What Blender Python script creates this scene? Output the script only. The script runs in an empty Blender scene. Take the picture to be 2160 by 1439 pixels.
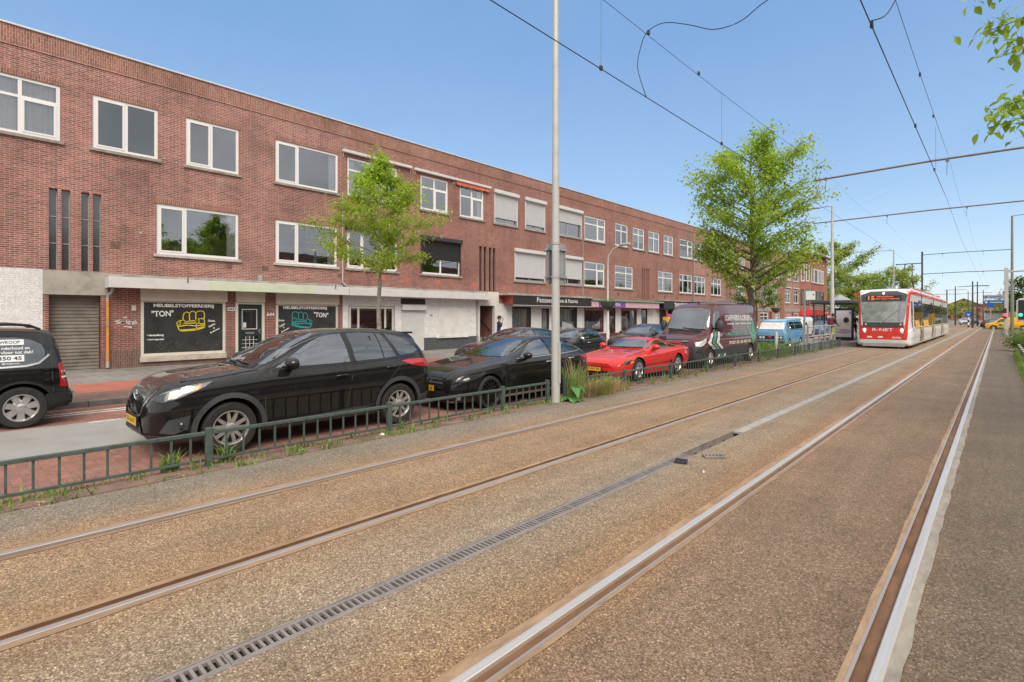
import bpy, bmesh, math, random
from mathutils import Vector, Matrix
from mathutils.bvhtree import BVHTree
from mathutils.geometry import delaunay_2d_cdt
random.seed(7)
R = math.radians
scene = bpy.context.scene
COL = scene.collection
XF = -21.5          # facade plane of the terrace
ROAD = -0.06        # level of the carriageway
PAVE = 0.06         # level of the far pavement

# ------------------------------------------------------------------ mesh builder
class MB:
    def __init__(s): s.v=[]; s.f=[]; s.m=[]; s.mi=0
    def add(s, vs, fs):
        o=len(s.v); s.v+=[tuple(p) for p in vs]
        for f in fs: s.f.append([i+o for i in f]); s.m.append(s.mi)
    def quad(s,a,b,c,d): s.add([a,b,c,d],[(0,1,2,3)])
    def box(s,x0,x1,y0,y1,z0,z1):
        s.add([(x0,y0,z0),(x1,y0,z0),(x1,y1,z0),(x0,y1,z0),(x0,y0,z1),(x1,y0,z1),(x1,y1,z1),(x0,y1,z1)],
              [(3,2,1,0),(4,5,6,7),(0,1,5,4),(1,2,6,5),(2,3,7,6),(3,0,4,7)])
    def bbox(s,x0,x1,y0,y1,z0,z1,b=.01):
        # box with chamfered edges (cross-section octagon in xz, chamfered ends)
        rings=[]
        for y,e in ((y0,b),(y0+b,0),(y1-b,0),(y1,b)):
            xs0,xs1,zs0,zs1=x0+e,x1-e,z0+e,z1-e
            c=b*.7
            rings.append([(xs0+c,y,zs0),(xs1-c,y,zs0),(xs1,y,zs0+c),(xs1,y,zs1-c),(xs1-c,y,zs1),(xs0+c,y,zs1),(xs0,y,zs1-c),(xs0,y,zs0+c)])
        s.loft(rings,True)
    def loft(s, rings, cap=False, closed=True):
        n=len(rings[0]); vs=[p for r in rings for p in r]; fs=[]
        for i in range(len(rings)-1):
            for j in range(n if closed else n-1):
                k=(j+1)%n
                fs.append((i*n+j,i*n+k,(i+1)*n+k,(i+1)*n+j))
        if cap:
            fs.append(tuple(range(n-1,-1,-1))); fs.append(tuple((len(rings)-1)*n+j for j in range(n)))
        s.add(vs,fs)
    def tube(s, path, rad, n=8, cap=True):
        path=[Vector(p) for p in path]; rings=[]
        rads=rad if isinstance(rad,(list,tuple)) else [rad]*len(path)
        ref=None
        for i,p in enumerate(path):
            t=(path[min(i+1,len(path)-1)]-path[max(i-1,0)])
            if t.length<1e-9: t=Vector((0,0,1))
            t.normalize()
            if ref is None:
                ref=Vector((0,0,1)) if abs(t.z)<.9 else Vector((1,0,0))
            a=t.cross(ref)
            if a.length<1e-5: a=t.cross(Vector((0,1,0)))
            a.normalize(); b=a.cross(t); ref=b.cross(a) if False else ref
            r=rads[i]
            rings.append([tuple(p+a*(r*math.cos(2*math.pi*k/n))+b*(r*math.sin(2*math.pi*k/n))) for k in range(n)])
        s.loft(rings,cap)
    def cyl(s,p0,p1,r0,r1=None,n=16): s.tube([p0,p1],[r0,r0 if r1 is None else r1],n)
    def prism(s, poly, axis, lo, hi):
        # poly in the two remaining axes (in xyz order), extruded along axis
        def P(a,b,h):
            return {'x':(h,a,b),'y':(a,h,b),'z':(a,b,h)}[axis]
        n=len(poly)
        vs=[P(a,b,lo) for a,b in poly]+[P(a,b,hi) for a,b in poly]
        fs=[tuple(range(n)),tuple(range(2*n-1,n-1,-1))]
        for i in range(n):
            j=(i+1)%n; fs.append((i,i+n,j+n,j))
        s.add(vs,fs)
    def lathe(s, prof, c, axis='z', n=24, cap=False):
        # prof: list of (r, h) around axis through c
        rings=[]
        for r,h in prof:
            ring=[]
            for k in range(n):
                a=2*math.pi*k/n; u=r*math.cos(a); w=r*math.sin(a)
                p={'z':(u,w,h),'y':(u,h,w),'x':(h,u,w)}[axis]
                ring.append((c[0]+p[0],c[1]+p[1],c[2]+p[2]))
            rings.append(ring)
        s.loft(rings,cap)
    def ball(s,c,rx,ry,rz,n=12,m=8):
        prof=[]
        rings=[]
        for i in range(m+1):
            t=math.pi*i/m; rr=max(math.sin(t),1e-3); h=-math.cos(t)
            rings.append([(c[0]+rx*rr*math.cos(2*math.pi*k/n),c[1]+ry*rr*math.sin(2*math.pi*k/n),c[2]+rz*h) for k in range(n)])
        s.loft(rings,True)
    def xform(s, M, start=0):
        for i in range(start,len(s.v)): s.v[i]=tuple(M@Vector(s.v[i]))
    def build(s, name, mats, parent=None, smooth=0, world=True, fixn=True, nouv=False):
        me=bpy.data.meshes.new(name)
        off=Vector((0,0,0))
        if parent is not None and world:
            q=parent
            while q is not None: off+=Vector(q.location); q=q.parent
        vs=[(x-off.x,y-off.y,z-off.z) for x,y,z in s.v]
        me.from_pydata(vs,[],s.f)
        if not isinstance(mats,(list,tuple)): mats=[mats]
        for m in mats: me.materials.append(m)
        if len(mats)>1: me.polygons.foreach_set('material_index',[min(i,len(mats)-1) for i in s.m])
        if fixn:
            bm=bmesh.new(); bm.from_mesh(me); bmesh.ops.recalc_face_normals(bm,faces=bm.faces); bm.to_mesh(me); bm.free()
        if not nouv:
            uv=me.uv_layers.new(name='UVMap'); dat=[0.0]*(2*len(me.loops))
            for p in me.polygons:
                nx,ny,nz=map(abs,p.normal)
                for li in p.loop_indices:
                    x,y,z=s.v[me.loops[li].vertex_index]
                    u,w=(y,z) if nx>=ny and nx>=nz else ((x,z) if ny>=nz else (x,y))
                    dat[2*li]=u; dat[2*li+1]=w
            uv.data.foreach_set('uv',dat)
        if smooth:
            me.shade_smooth()
            if smooth<179: me.set_sharp_from_angle(angle=R(smooth))
        o=bpy.data.objects.new(name,me); COL.objects.link(o)
        if parent is not None: o.parent=parent
        return o

def build_parts(mb,name,mats,parent):
    # every connected piece becomes a part of its own
    par=list(range(len(mb.v)))
    def fd(i):
        while par[i]!=i: par[i]=par[par[i]]; i=par[i]
        return i
    for f in mb.f:
        for j in f[1:]: par[fd(j)]=fd(f[0])
    grp={}
    for f in mb.f: grp.setdefault(fd(f[0]),[]).append(f)
    for fs in grp.values():
        ids=sorted({i for f in fs for i in f}); mp={i:k for k,i in enumerate(ids)}
        b=MB(); b.add([mb.v[i] for i in ids],[[mp[i] for i in f] for f in fs]); b.build(name,mats,parent)
def tag(o,label=None,cat=None,group=None,kind=None):
    if label: o['label']=label
    if cat: o['category']=cat
    if group: o['group']=group
    if kind: o['kind']=kind
    return o
def thing(name,label,cat,loc=(0,0,0),group=None,rotz=0):
    o=bpy.data.objects.new(name,None); o.empty_display_size=.2; COL.objects.link(o)
    o.location=loc; o.rotation_euler=(0,0,rotz)
    return tag(o,label,cat,group)
def struct(o): o['kind']='structure'; return o
def copy_thing(o, loc, label=None, rotz=None):
    c=o.copy(); COL.objects.link(c); c.location=loc
    if rotz is not None: c.rotation_euler=(0,0,rotz)
    if label: c['label']=label
    for ch in list(o.children):
        d=ch.copy(); COL.objects.link(d); d.parent=c
        for g in list(ch.children):
            e=g.copy(); COL.objects.link(e); e.parent=d
    return c

# ------------------------------------------------------------------ materials
def nodes(m): return m.node_tree.nodes, m.node_tree.links
def newmat(name):
    m=bpy.data.materials.new(name); m.use_nodes=True
    return m, m.node_tree.nodes['Principled BSDF']
def coordnode(m, kind='Object', scale=(1,1,1)):
    N,L=nodes(m); t=N.new('ShaderNodeTexCoord'); mp=N.new('ShaderNodeMapping'); mp.inputs['Scale'].default_value=scale
    L.new(t.outputs[kind],mp.inputs['Vector']); return mp.outputs['Vector']
def noise(m,vec,scale,detail=4,rough=.55,dist=0):
    N,L=nodes(m); n=N.new('ShaderNodeTexNoise'); n.inputs['Scale'].default_value=scale
    n.inputs['Detail'].default_value=detail; n.inputs['Roughness'].default_value=rough; n.inputs['Distortion'].default_value=dist
    L.new(vec,n.inputs['Vector']); return n.outputs['Fac']
def ramp(m,fac,stops,interp='LINEAR'):
    N,L=nodes(m); r=N.new('ShaderNodeValToRGB'); cr=r.color_ramp; cr.interpolation=interp
    while len(cr.elements)<len(stops): cr.elements.new(0.5)
    for e,(p,c) in zip(cr.elements,stops):
        e.position=p; e.color=(c,c,c,1) if isinstance(c,(int,float)) else (*c,1)
    if fac is not None: L.new(fac,r.inputs['Fac'])
    return r.outputs['Color']
def mix(m,fac,a,b,mode='MIX'):
    N,L=nodes(m); x=N.new('ShaderNodeMix'); x.data_type='RGBA'; x.blend_type=mode
    for sock,val in ((x.inputs[0],fac),(x.inputs[6],a),(x.inputs[7],b)):
        if isinstance(val,(int,float)): sock.default_value=val if sock==x.inputs[0] else (val,val,val,1)
        elif isinstance(val,tuple): sock.default_value=(*val,1)
        else: L.new(val,sock)
    return x.outputs[2]
def maths(m,op,a,b=0.0):
    N,L=nodes(m); x=N.new('ShaderNodeMath'); x.operation=op
    for s_,v in ((x.inputs[0],a),(x.inputs[1],b)):
        if isinstance(v,(int,float)): s_.default_value=v
        else: L.new(v,s_)
    return x.outputs[0]
def bump(m,bs,h,strength=.3,dist=.01):
    N,L=nodes(m); b=N.new('ShaderNodeBump'); b.inputs['Strength'].default_value=strength; b.inputs['Distance'].default_value=dist
    L.new(h,b.inputs['Height']); L.new(b.outputs['Normal'],bs.inputs['Normal'])
def M(name,col,rough=.6,metal=0.,var=.12,vs=4.,bmp=0.,bs_=60.,coat=0.,spec=None,emit=0.):
    m,b=newmat(name); N,L=nodes(m)
    b.inputs['Roughness'].default_value=rough; b.inputs['Metallic'].default_value=metal
    if spec is not None: b.inputs['Specular IOR Level'].default_value=spec
    if coat: b.inputs['Coat Weight'].default_value=coat; b.inputs['Coat Roughness'].default_value=.03
    v=coordnode(m)
    if var:
        n=noise(m,v,vs,5,.6); f=ramp(m,n,[(.25,1-var*1.6),(.5,1.),(.75,1+var)])
        c=mix(m,1.,col,f,'MULTIPLY'); L.new(c,b.inputs['Base Color'])
        L.new(maths(m,'MULTIPLY_ADD',n,.2),b.inputs['Roughness']) if False else None
    else: b.inputs['Base Color'].default_value=(*col,1)
    if bmp: bump(m,b,noise(m,v,bs_,3),bmp,.005)
    if emit:
        b.inputs['Emission Color'].default_value=(*col,1); b.inputs['Emission Strength'].default_value=emit
    return m
def paint(name,col,dust=.25,rough=.28):
    m,b=newmat(name); N,L=nodes(m); v=coordnode(m)
    n=noise(m,v,2.2,6,.65); g=N.new('ShaderNodeNewGeometry'); sx=N.new('ShaderNodeSeparateXYZ'); L.new(g.outputs['Normal'],sx.inputs[0])
    up=maths(m,'MAXIMUM',sx.outputs['Z'],0.0)
    f=maths(m,'MULTIPLY',maths(m,'MULTIPLY',n,dust),maths(m,'ADD',up,.35))
    L.new(mix(m,f,col,(.21,.17,.13)),b.inputs['Base Color'])
    b.inputs['Roughness'].default_value=rough; b.inputs['Specular IOR Level'].default_value=.08; b.inputs['Coat Weight'].default_value=1.; b.inputs['Coat Roughness'].default_value=.012; b.inputs['Coat IOR'].default_value=1.5
    return m
def brickmat(name,c1,c2,mortar,bw=.22,rh=.0625,ms=.007,rot=False,stain=.25,bmp=.35,streak=.82):
    m,b=newmat(name); N,L=nodes(m)
    t=N.new('ShaderNodeTexCoord'); mp=N.new('ShaderNodeMapping'); L.new(t.outputs['UV'],mp.inputs['Vector'])
    if rot: mp.inputs['Rotation'].default_value=(0,0,R(90))
    # slight warp so that the courses are not dead straight
    br=N.new('ShaderNodeTexBrick'); br.inputs['Scale'].default_value=1.; br.inputs['Brick Width'].default_value=bw; br.inputs['Row Height'].default_value=rh
    br.inputs['Mortar Size'].default_value=ms; br.inputs['Mortar Smooth'].default_value=.3; br.inputs['Bias'].default_value=-.1
    br.inputs['Color1'].default_value=(*c1,1); br.inputs['Color2'].default_value=(*c2,1); br.inputs['Mortar'].default_value=(*mortar,1)
    L.new(mp.outputs['Vector'],br.inputs['Vector'])
    uv=t.outputs['UV']
    n1=noise(m,uv,.55,6,.6); n2=noise(m,uv,5,4,.6); n3=noise(m,uv,22,2,.6)
    c=mix(m,1.,br.outputs['Color'],ramp(m,n1,[(.3,1-stain),(.5,1.),(.72,1+stain*.7)]),'MULTIPLY')
    c=mix(m,1.,c,ramp(m,n2,[(.3,.88),(.7,1.1)]),'MULTIPLY')
    c=mix(m,1.,c,ramp(m,n3,[(.3,.8),(.7,1.2)]),'MULTIPLY')
    sk=noise(m,coordnode(m,'UV',(2.2,.10,1)),1.5,6,.65); c=mix(m,1.,c,ramp(m,sk,[(.32,streak),(.48,1.),(.7,1.06)]),'MULTIPLY')
    # pale efflorescence streaks
    e=noise(m,coordnode(m,'UV',(.9,.35,1)),1.3,7,.7)
    c=mix(m,ramp(m,e,[(.56,0.),(.78,.34)]),c,(.46,.38,.335))
    L.new(c,b.inputs['Base Color']); b.inputs['Roughness'].default_value=.85
    bump(m,b,br.outputs['Fac'],-bmp,.008)
    return m
def glassmat(name,tint=(.02,.025,.03),refl=.22,alpha=.6,rough=.01):
    # pane: mostly see-through, part mirror by angle
    m,b=newmat(name); N,L=nodes(m); out=N['Material Output']
    tr=N.new('ShaderNodeBsdfTransparent'); gl=N.new('ShaderNodeBsdfGlossy'); gl.inputs['Roughness'].default_value=rough
    gl.inputs['Color'].default_value=(.9,.95,1,1); tr.inputs['Color'].default_value=(alpha,alpha*1.01,alpha*1.0,1)
    lw=N.new('ShaderNodeLayerWeight'); lw.inputs['Blend'].default_value=.35
    f=maths(m,'ADD',maths(m,'MULTIPLY',lw.outputs['Fresnel'],.75),refl*.5)
    mx=N.new('ShaderNodeMixShader'); L.new(f,mx.inputs[0]); L.new(tr.outputs[0],mx.inputs[1]); L.new(gl.outputs[0],mx.inputs[2])
    L.new(mx.outputs[0],out.inputs['Surface'])
    v=coordnode(m); n=noise(m,v,1.6,2); bp=N.new('ShaderNodeBump'); bp.inputs['Strength'].default_value=.02; bp.inputs['Distance'].default_value=.05
    L.new(n,bp.inputs['Height']); L.new(bp.outputs[0],gl.inputs['Normal'])
    return m
def carglass(name,col=(.012,.014,.016),spec=.9,rough=.03):
    m,b=newmat(name); N,L=nodes(m); b.inputs['Roughness'].default_value=rough
    b.inputs['IOR'].default_value=2.1; v=coordnode(m); n=noise(m,v,3.,4)
    L.new(mix(m,ramp(m,n,[(.4,0.),(.75,.5)]),col,tuple(c*2.2 for c in col)),b.inputs['Base Color'])
    return m

K={}
K['brick']=brickmat('brick_red',(.325,.118,.09),(.16,.063,.053),(.47,.365,.315),ms=.0085,stain=.34)
K['brick_b']=brickmat('brick_red_brown',(.30,.112,.083),(.19,.073,.057),(.37,.285,.24),stain=.25)
K['brick_c']=brickmat('brick_mauve',(.35,.16,.12),(.26,.118,.094),(.42,.33,.28),stain=.2)
K['brick_d']=brickmat('brick_orange',(.33,.11,.065),(.25,.085,.055),(.30,.2,.16),stain=.2)
K['soldier']=brickmat('brick_soldier_course',(.31,.125,.085),(.19,.08,.06),(.40,.31,.25),rot=True)
K['brick_base']=brickmat('brick_plinth',(.19,.095,.075),(.12,.068,.06),(.25,.2,.17),bw=.21,rh=.062,rot=True)
K['brick_dark']=brickmat('brick_pier',(.25,.07,.05),(.15,.045,.036),(.4,.33,.28))
K['whitewall']=brickmat('white_painted_brick',(.72,.715,.70),(.67,.665,.655),(.55,.55,.54),stain=.06,bmp=.3,streak=.95)
K['render']=M('white_render',(.64,.62,.585),.8,var=.09,vs=1.2,bmp=.15,bs_=40)
K['concrete']=M('weathered_concrete',(.36,.33,.29),.9,var=.3,vs=1.6,bmp=.3,bs_=40)
K['palestone']=M('pale_sill_stone',(.46,.44,.41),.85,var=.2,vs=6,bmp=.2)
K['stone']=M('sill_stone',(.30,.27,.235),.85,var=.25,vs=6,bmp=.2)
K['pvc']=M('white_window_frame',(.76,.755,.74),.35,var=.03)
K['white']=M('white_paint',(.60,.595,.58),.5,var=.07,vs=2)
K['offwhite']=M('cream_board',(.56,.49,.41),.6,var=.08,vs=2)
K['creamframe']=M('cream_frame',(.62,.58,.5),.5,var=.08,vs=3)
K['zinc']=M('zinc_roof_trim',(.62,.63,.64),.45,metal=.4,var=.1)
K['roof']=M('bitumen_roof',(.08,.08,.085),.9,var=.2)
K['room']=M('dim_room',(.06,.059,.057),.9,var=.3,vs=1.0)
K['curtain']=M('net_curtain',(.62,.63,.62),.9,var=.08,vs=5)
K['curtain_w']=M('white_curtain',(.78,.79,.8),.9,var=.06,vs=5)
K['pane']=glassmat('window_glass',refl=.46,alpha=.86)
K['autoglass']=glassmat('car_window_glass',refl=.46,alpha=.55); K['autoglass_dark']=glassmat('privacy_car_glass',refl=.30,alpha=.16); K['seat']=M('seat_fabric',(.028,.028,.03),.9,var=.15)
K['darkpane']=carglass('dark_glass',(.02,.022,.022))
K['shutter']=M('grey_roller_shutter',(.62,.635,.65),.5,var=.05)
K['blackshutter']=M('black_roller_shutter',(.035,.036,.04),.45,var=.1)
K['slat']=M('garage_slats',(.21,.185,.155),.7,var=.3,vs=2.2)
K['black']=M('black_frame',(.022,.022,.023),.5,var=.1)
K['black_sign']=M('black_signboard',(.02,.02,.022),.4,var=.1)
K['darkgrey']=M('dark_grey_plinth',(.075,.08,.088),.8,var=.15)
K['film']=M('dark_window_film',(.04,.042,.043),.16,var=.25,vs=2.5,spec=.8)
K['green_door']=M('dark_green_door',(.014,.03,.028),.4,var=.1)
K['letter']=M('white_lettering',(.8,.8,.79),.5,var=0)
K['yellow_line']=M('yellow_drawing',(.75,.62,.03),.5,var=0)
K['teal_line']=M('teal_drawing',(.03,.42,.43),.5,var=0)
K['orange_pipe']=M('orange_downpipe',(.62,.25,.05),.5,var=.2,vs=6)
K['grey_pipe']=M('grey_downpipe',(.34,.35,.36),.5,var=.15)
K['red_board']=M('red_board',(.36,.07,.045),.6,var=.1)
K['orange_valance']=M('orange_awning_fabric',(.55,.13,.06),.8,var=.1)
K['purple']=M('purple_signboard',(.17,.07,.29),.45,var=.05)
K['pink_sign']=M('pink_signboard',(.55,.36,.42),.5,var=.2,vs=4)
K['green_trim']=M('green_canopy_edge',(.16,.30,.2),.6,var=.12)
K['teal']=M('teal_letters',(.02,.36,.46),.5,var=0)
K['orange']=M('orange_plastic',(.72,.25,.04),.45,var=.08)
K['yellow']=M('yellow_reflection',(.75,.42,.02),.4,var=.06)
K['red']=M('red_plastic',(.62,.03,.03),.4,var=.06)
K['pink']=M('pink_plastic',(.5,.03,.2),.5,var=.1)
K['wood']=M('brown_slat_blind',(.20,.085,.035),.6,var=.25,vs=8)
K['brownred']=M('brown_red_door',(.13,.03,.025),.5,var=.15)
K['fence_green']=M('green_painted_steel',(.07,.10,.088),.45,var=.25,vs=9)
K['galv']=M('galvanised_steel',(.42,.43,.43),.5,metal=.3,var=.12,vs=3)
K['pole']=M('pale_grey_pole',(.50,.50,.485),.5,metal=.15,var=.1,vs=2.5)
K['polegreen']=M('olive_grey_pole',(.19,.20,.15),.55,var=.12)
K['darkmetal']=M('dark_steel',(.045,.047,.05),.5,metal=.3,var=.15)
K['wire']=M('overhead_wire',(.02,.02,.022),.5,metal=.4,var=0)
K['tubebrown']=M('span_tube',(.20,.165,.13),.6,metal=.2,var=.15)
K['rubber']=M('tyre_rubber',(.022,.021,.02),.85,var=.2,vs=8)
K['well']=M('wheel_well',(.006,.006,.006),.95,var=0)
K['cladding']=M('grey_plastic_cladding',(.048,.051,.056),.6,var=.1)
K['blackplastic']=M('black_plastic',(.014,.014,.015),.5,var=.1)
K['alloy']=M('silver_alloy',(.55,.54,.53),.3,metal=.75,var=.06)
K['darkalloy']=M('dark_alloy',(.05,.05,.052),.3,metal=.8,var=.06)
K['chrome']=M('chrome',(.75,.75,.76),.12,metal=1.,var=0)
K['silvertrim']=M('silver_trim',(.45,.45,.46),.3,metal=.8,var=0)
K['headlamp']=M('headlamp_lens',(.30,.30,.295),.12,metal=.5,var=.5,vs=16,coat=.9)
K['seam_highlight']=M('panel_gap_edge_highlight',(.05,.05,.052),.6,var=0)  # panel gaps on dark cars: edge highlight painted in as lighter grey
K['headlamp_dark']=M('dark_headlamp_lens',(.06,.065,.07),.1,metal=.3,var=.3,vs=14,coat=.8)
K['lampwhite']=M('lamp_reflector',(.78,.78,.76),.15,metal=.3,var=.15,vs=20,coat=.6)
K['taillamp']=M('red_tail_lamp',(.45,.012,.018),.12,var=.25,vs=9,coat=.8)
K['amber']=M('amber_indicator',(.75,.28,.03),.2,var=.1,coat=.6)
K['plate']=M('yellow_number_plate',(.80,.47,.02),.45,var=.03)
K['platetext']=M('plate_characters',(.015,.015,.015),.5,var=0)
K['carglass']=carglass('tinted_car_glass')
K['windscreen']=carglass('windscreen_glass',(.10,.115,.115),rough=.02)
K['sunshade']=M('silver_sunshade',(.72,.72,.71),.45,metal=.2,var=.12,vs=6)
K['black_paint']=paint('black_car_paint',(.0045,.005,.007),dust=.10)
K['black_paint_b']=paint('black_car_paint_dusty',(.0055,.0055,.006),dust=.2)
K['navy_paint']=paint('dark_blue_grey_car_paint',(.02,.022,.028),dust=.12)
K['red_paint']=paint('red_car_paint',(.62,.022,.02),dust=.12)
K['maroon_paint']=paint('maroon_van_paint',(.085,.016,.026),dust=.12)
K['blue_paint']=paint('light_blue_van_paint',(.12,.35,.60),dust=.12,rough=.4)
K['blue_roof']=paint('pale_blue_roof_paint',(.42,.56,.68),dust=.2,rough=.4)
K['white_paint']=paint('white_van_paint',(.68,.68,.68),dust=.12)
K['yellow_paint']=paint('yellow_van_paint',(.78,.42,.008),dust=.06)
K['van_green']=M('green_van_stripe',(.018,.30,.17),.35,var=.05,coat=.5)
K['van_white']=M('white_van_stripe',(.7,.7,.7),.35,var=.05,coat=.5)
K['tram_white']=M('tram_white',(.72,.73,.74),.35,var=.05,coat=.4)
K['tram_red']=M('tram_red',(.66,.04,.03),.35,var=.06,coat=.4)
K['tram_dark']=M('tram_dark_grey',(.055,.06,.068),.3,var=.1,coat=.5)
K['tram_wind']=carglass('tram_windscreen',(.20,.22,.225),rough=.03)
K['tram_glass']=carglass('tram_side_glass',(.05,.045,.042))
K['led']=M('orange_led_text',(1.,.20,.05),.5,var=0,emit=.2)
K['lamp_on']=M('lit_white_lamp',(1.,.98,.9),.5,var=0,emit=3.)
K['red_on']=M('lit_red_signal',(1.,.05,.03),.5,var=0,emit=2.5)
K['green_on']=M('lit_green_signal',(.03,1.,.5),.5,var=0,emit=2.)
K['sign_blue']=M('blue_road_sign',(.02,.11,.42),.4,var=.05)
K['sign_grey']=M('grey_sign_back',(.33,.345,.36),.5,metal=.2,var=.1)
K['sign_white']=M('white_sign',(.7,.72,.73),.4,var=.05)
K['sign_teal']=M('teal_sign_cap',(.02,.38,.42),.4,var=.05)
K['poster']=M('poster_paper',(.58,.55,.58),.3,var=.2,vs=1.3,coat=.5)
K['poster_pink']=M('poster_pink_shapes',(.45,.3,.42),.3,var=.2,vs=2,coat=.5)
K['poster_ochre']=M('poster_ochre_shape',(.6,.46,.2),.3,var=.1,coat=.5)
K['shelterglass']=glassmat('shelter_glass',refl=.15,alpha=.85)

def groundmat_tram():
    m,b=newmat('tram_bed_aggregate'); N,L=nodes(m); v=coordnode(m)
    vo=N.new('ShaderNodeTexVoronoi'); vo.inputs['Scale'].default_value=115; L.new(v,vo.inputs['Vector'])
    vo2=N.new('ShaderNodeTexVoronoi'); vo2.inputs['Scale'].default_value=42; L.new(v,vo2.inputs['Vector'])
    sp=N.new('ShaderNodeSeparateColor'); L.new(vo.outputs['Color'],sp.inputs[0])
    peb=ramp(m,sp.outputs[0],[(0.,(.15,.113,.082)),(.25,(.235,.184,.136)),(.5,(.295,.238,.18)),(.78,(.36,.298,.232)),(.94,(.46,.40,.325)),(1.,(.68,.63,.56))])
    c=mix(m,1.,peb,ramp(m,vo.outputs['Distance'],[(0.,1.1),(.5,1.),(.85,.6)]),'MULTIPLY')
    sp2=N.new('ShaderNodeSeparateColor'); L.new(vo2.outputs['Color'],sp2.inputs[0])
    c=mix(m,1.,c,ramp(m,sp2.outputs[0],[(0.,.9),(1.,1.1)]),'MULTIPLY')
    # wear across the track width: rust by the rails, greyer outside
    w=noise(m,coordnode(m,'Object',(1.,.25,1.)),1.4,5,.6)
    sx=N.new('ShaderNodeSeparateXYZ'); L.new(v,sx.inputs[0])
    xx=maths(m,'ADD',sx.outputs['X'],maths(m,'MULTIPLY',maths(m,'SUBTRACT',w,.5),.55))
    t=maths(m,'DIVIDE',maths(m,'ADD',xx,7.0),8.0)
    P=lambda x:(x+7.)/8.
    tint=ramp(m,t,[(P(-6.9),(.72,.74,.76)),(P(-6.1),(.80,.78,.74)),(P(-5.55),(1.0,.78,.56)),(P(-5.2),(1.02,.80,.60)),(P(-4.7),(.98,.81,.64)),(P(-4.1),(.99,.73,.51)),(P(-3.6),(.96,.82,.66)),(P(-3.0),(.95,.88,.77)),(P(-2.45),(.93,.79,.63)),(P(-2.0),(.93,.66,.43)),(P(-1.6),(.76,.60,.47)),(P(-1.1),(.72,.59,.48)),(P(-.6),(.64,.50,.39)),(P(-.2),(.52,.45,.38)),(P(.5),(.49,.44,.385))])
    c=mix(m,1.,c,tint,'MULTIPLY')
    n=noise(m,v,.9,7,.65); c=mix(m,1.,c,ramp(m,n,[(.3,.82),(.5,1.),(.7,1.14)]),'MULTIPLY')
    n2=noise(m,v,9,5,.7); c=mix(m,1.,c,ramp(m,n2,[(.3,.9),(.7,1.08)]),'MULTIPLY')
    st=noise(m,coordnode(m,'Object',(2.6,.12,1.)),1.6,5,.6); c=mix(m,1.,c,ramp(m,st,[(.28,.84),(.5,1.),(.72,1.08)]),'MULTIPLY')
    oil=noise(m,v,.55,3,.5,1.2); c=mix(m,1.,c,ramp(m,oil,[(.62,1.),(.78,.88)]),'MULTIPLY')
    L.new(c,b.inputs['Base Color']); b.inputs['Roughness'].default_value=.8
    bump(m,b,vo.outputs['Distance'],-.35,.008)
    return m
K['trambed']=groundmat_tram()
def seal(name,col):
    m,b=newmat(name); N,L=nodes(m); v=coordnode(m,'Object',(1,.35,1))
    n=noise(m,v,11,6,.65); c=mix(m,1.,col,ramp(m,n,[(.25,.6),(.5,1.),(.75,1.3)]),'MULTIPLY')
    c=mix(m,1.,c,ramp(m,noise(m,v,1.1,4),[(.3,.8),(.7,1.15)]),'MULTIPLY')
    L.new(c,b.inputs['Base Color']); b.inputs['Roughness'].default_value=.75; bump(m,b,n,.3,.006); return m
K['seal']=seal('rusty_rail_sealant',(.33,.215,.13))
K['seal_grey']=seal('grey_rail_sealant',(.30,.26,.215))
K['groove']=seal('rusty_groove',(.17,.085,.04))
def railmat(name,col,rough):
    m,b=newmat(name); N,L=nodes(m); n=noise(m,coordnode(m,'Object',(30,.6,30)),2.,5,.7)
    L.new(mix(m,ramp(m,n,[(.35,0.),(.75,.5)]),col,(.30,.22,.16)),b.inputs['Base Color'])
    b.inputs['Metallic'].default_value=.65; L.new(ramp(m,n,[(.3,rough),(.7,rough+.25)]),b.inputs['Roughness']); return m
K['rail']=railmat('polished_rail',(.78,.73,.68),.34)
K['raildull']=railmat('dull_rail',(.48,.44,.42),.45)
def pavers(name,c1,c2,mor,bw,rh,rot=False,ms=.006,st=.3):
    return brickmat(name,c1,c2,mor,bw,rh,ms,rot,stain=st,bmp=.25)
K['clinker']=pavers('red_brown_clinker_paving',(.29,.135,.10),(.22,.10,.078),(.17,.115,.095),.2,.1,st=.2)
K['clinker2']=pavers('brown_clinker_strip',(.20,.115,.088),(.14,.085,.07),(.13,.1,.085),.2,.1,rot=True)
K['tiles']=pavers('grey_paving_tiles',(.255,.235,.215),(.205,.19,.175),(.11,.10,.09),.3,.3,st=.25)
K['cyclepath']=M('red_cycle_path',(.37,.125,.085),.9,var=.16,vs=1.4,bmp=.4,bs_=160)
K['asphalt']=M('grey_asphalt',(.30,.285,.265),.85,var=.12,vs=1.1,bmp=.4,bs_=170)
K['kerb']=M('kerb_stone',(.13,.125,.12),.85,var=.25,vs=3,bmp=.3)
K['kerb_brown']=M('brown_kerb_stone',(.21,.135,.105),.85,var=.3,vs=3,bmp=.3)
K['marking']=M('worn_road_marking',(.62,.6,.56),.7,var=.35,vs=9)
K['soil']=M('soil',(.17,.125,.085),.95,var=.3,vs=5,bmp=.6,bs_=70)
K['cover']=M('pale_drain_cover',(.36,.325,.30),.8,var=.2,vs=4,bmp=.2)
K['grate']=M('grey_drain_grate',(.29,.25,.23),.6,metal=.25,var=.25,vs=5)
K['drainmud']=M('drain_channel_mud',(.10,.055,.03),.9,var=.35,vs=9)
K['earth']=M('distant_ground',(.20,.19,.17),.95,var=.2,vs=.1)

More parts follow.
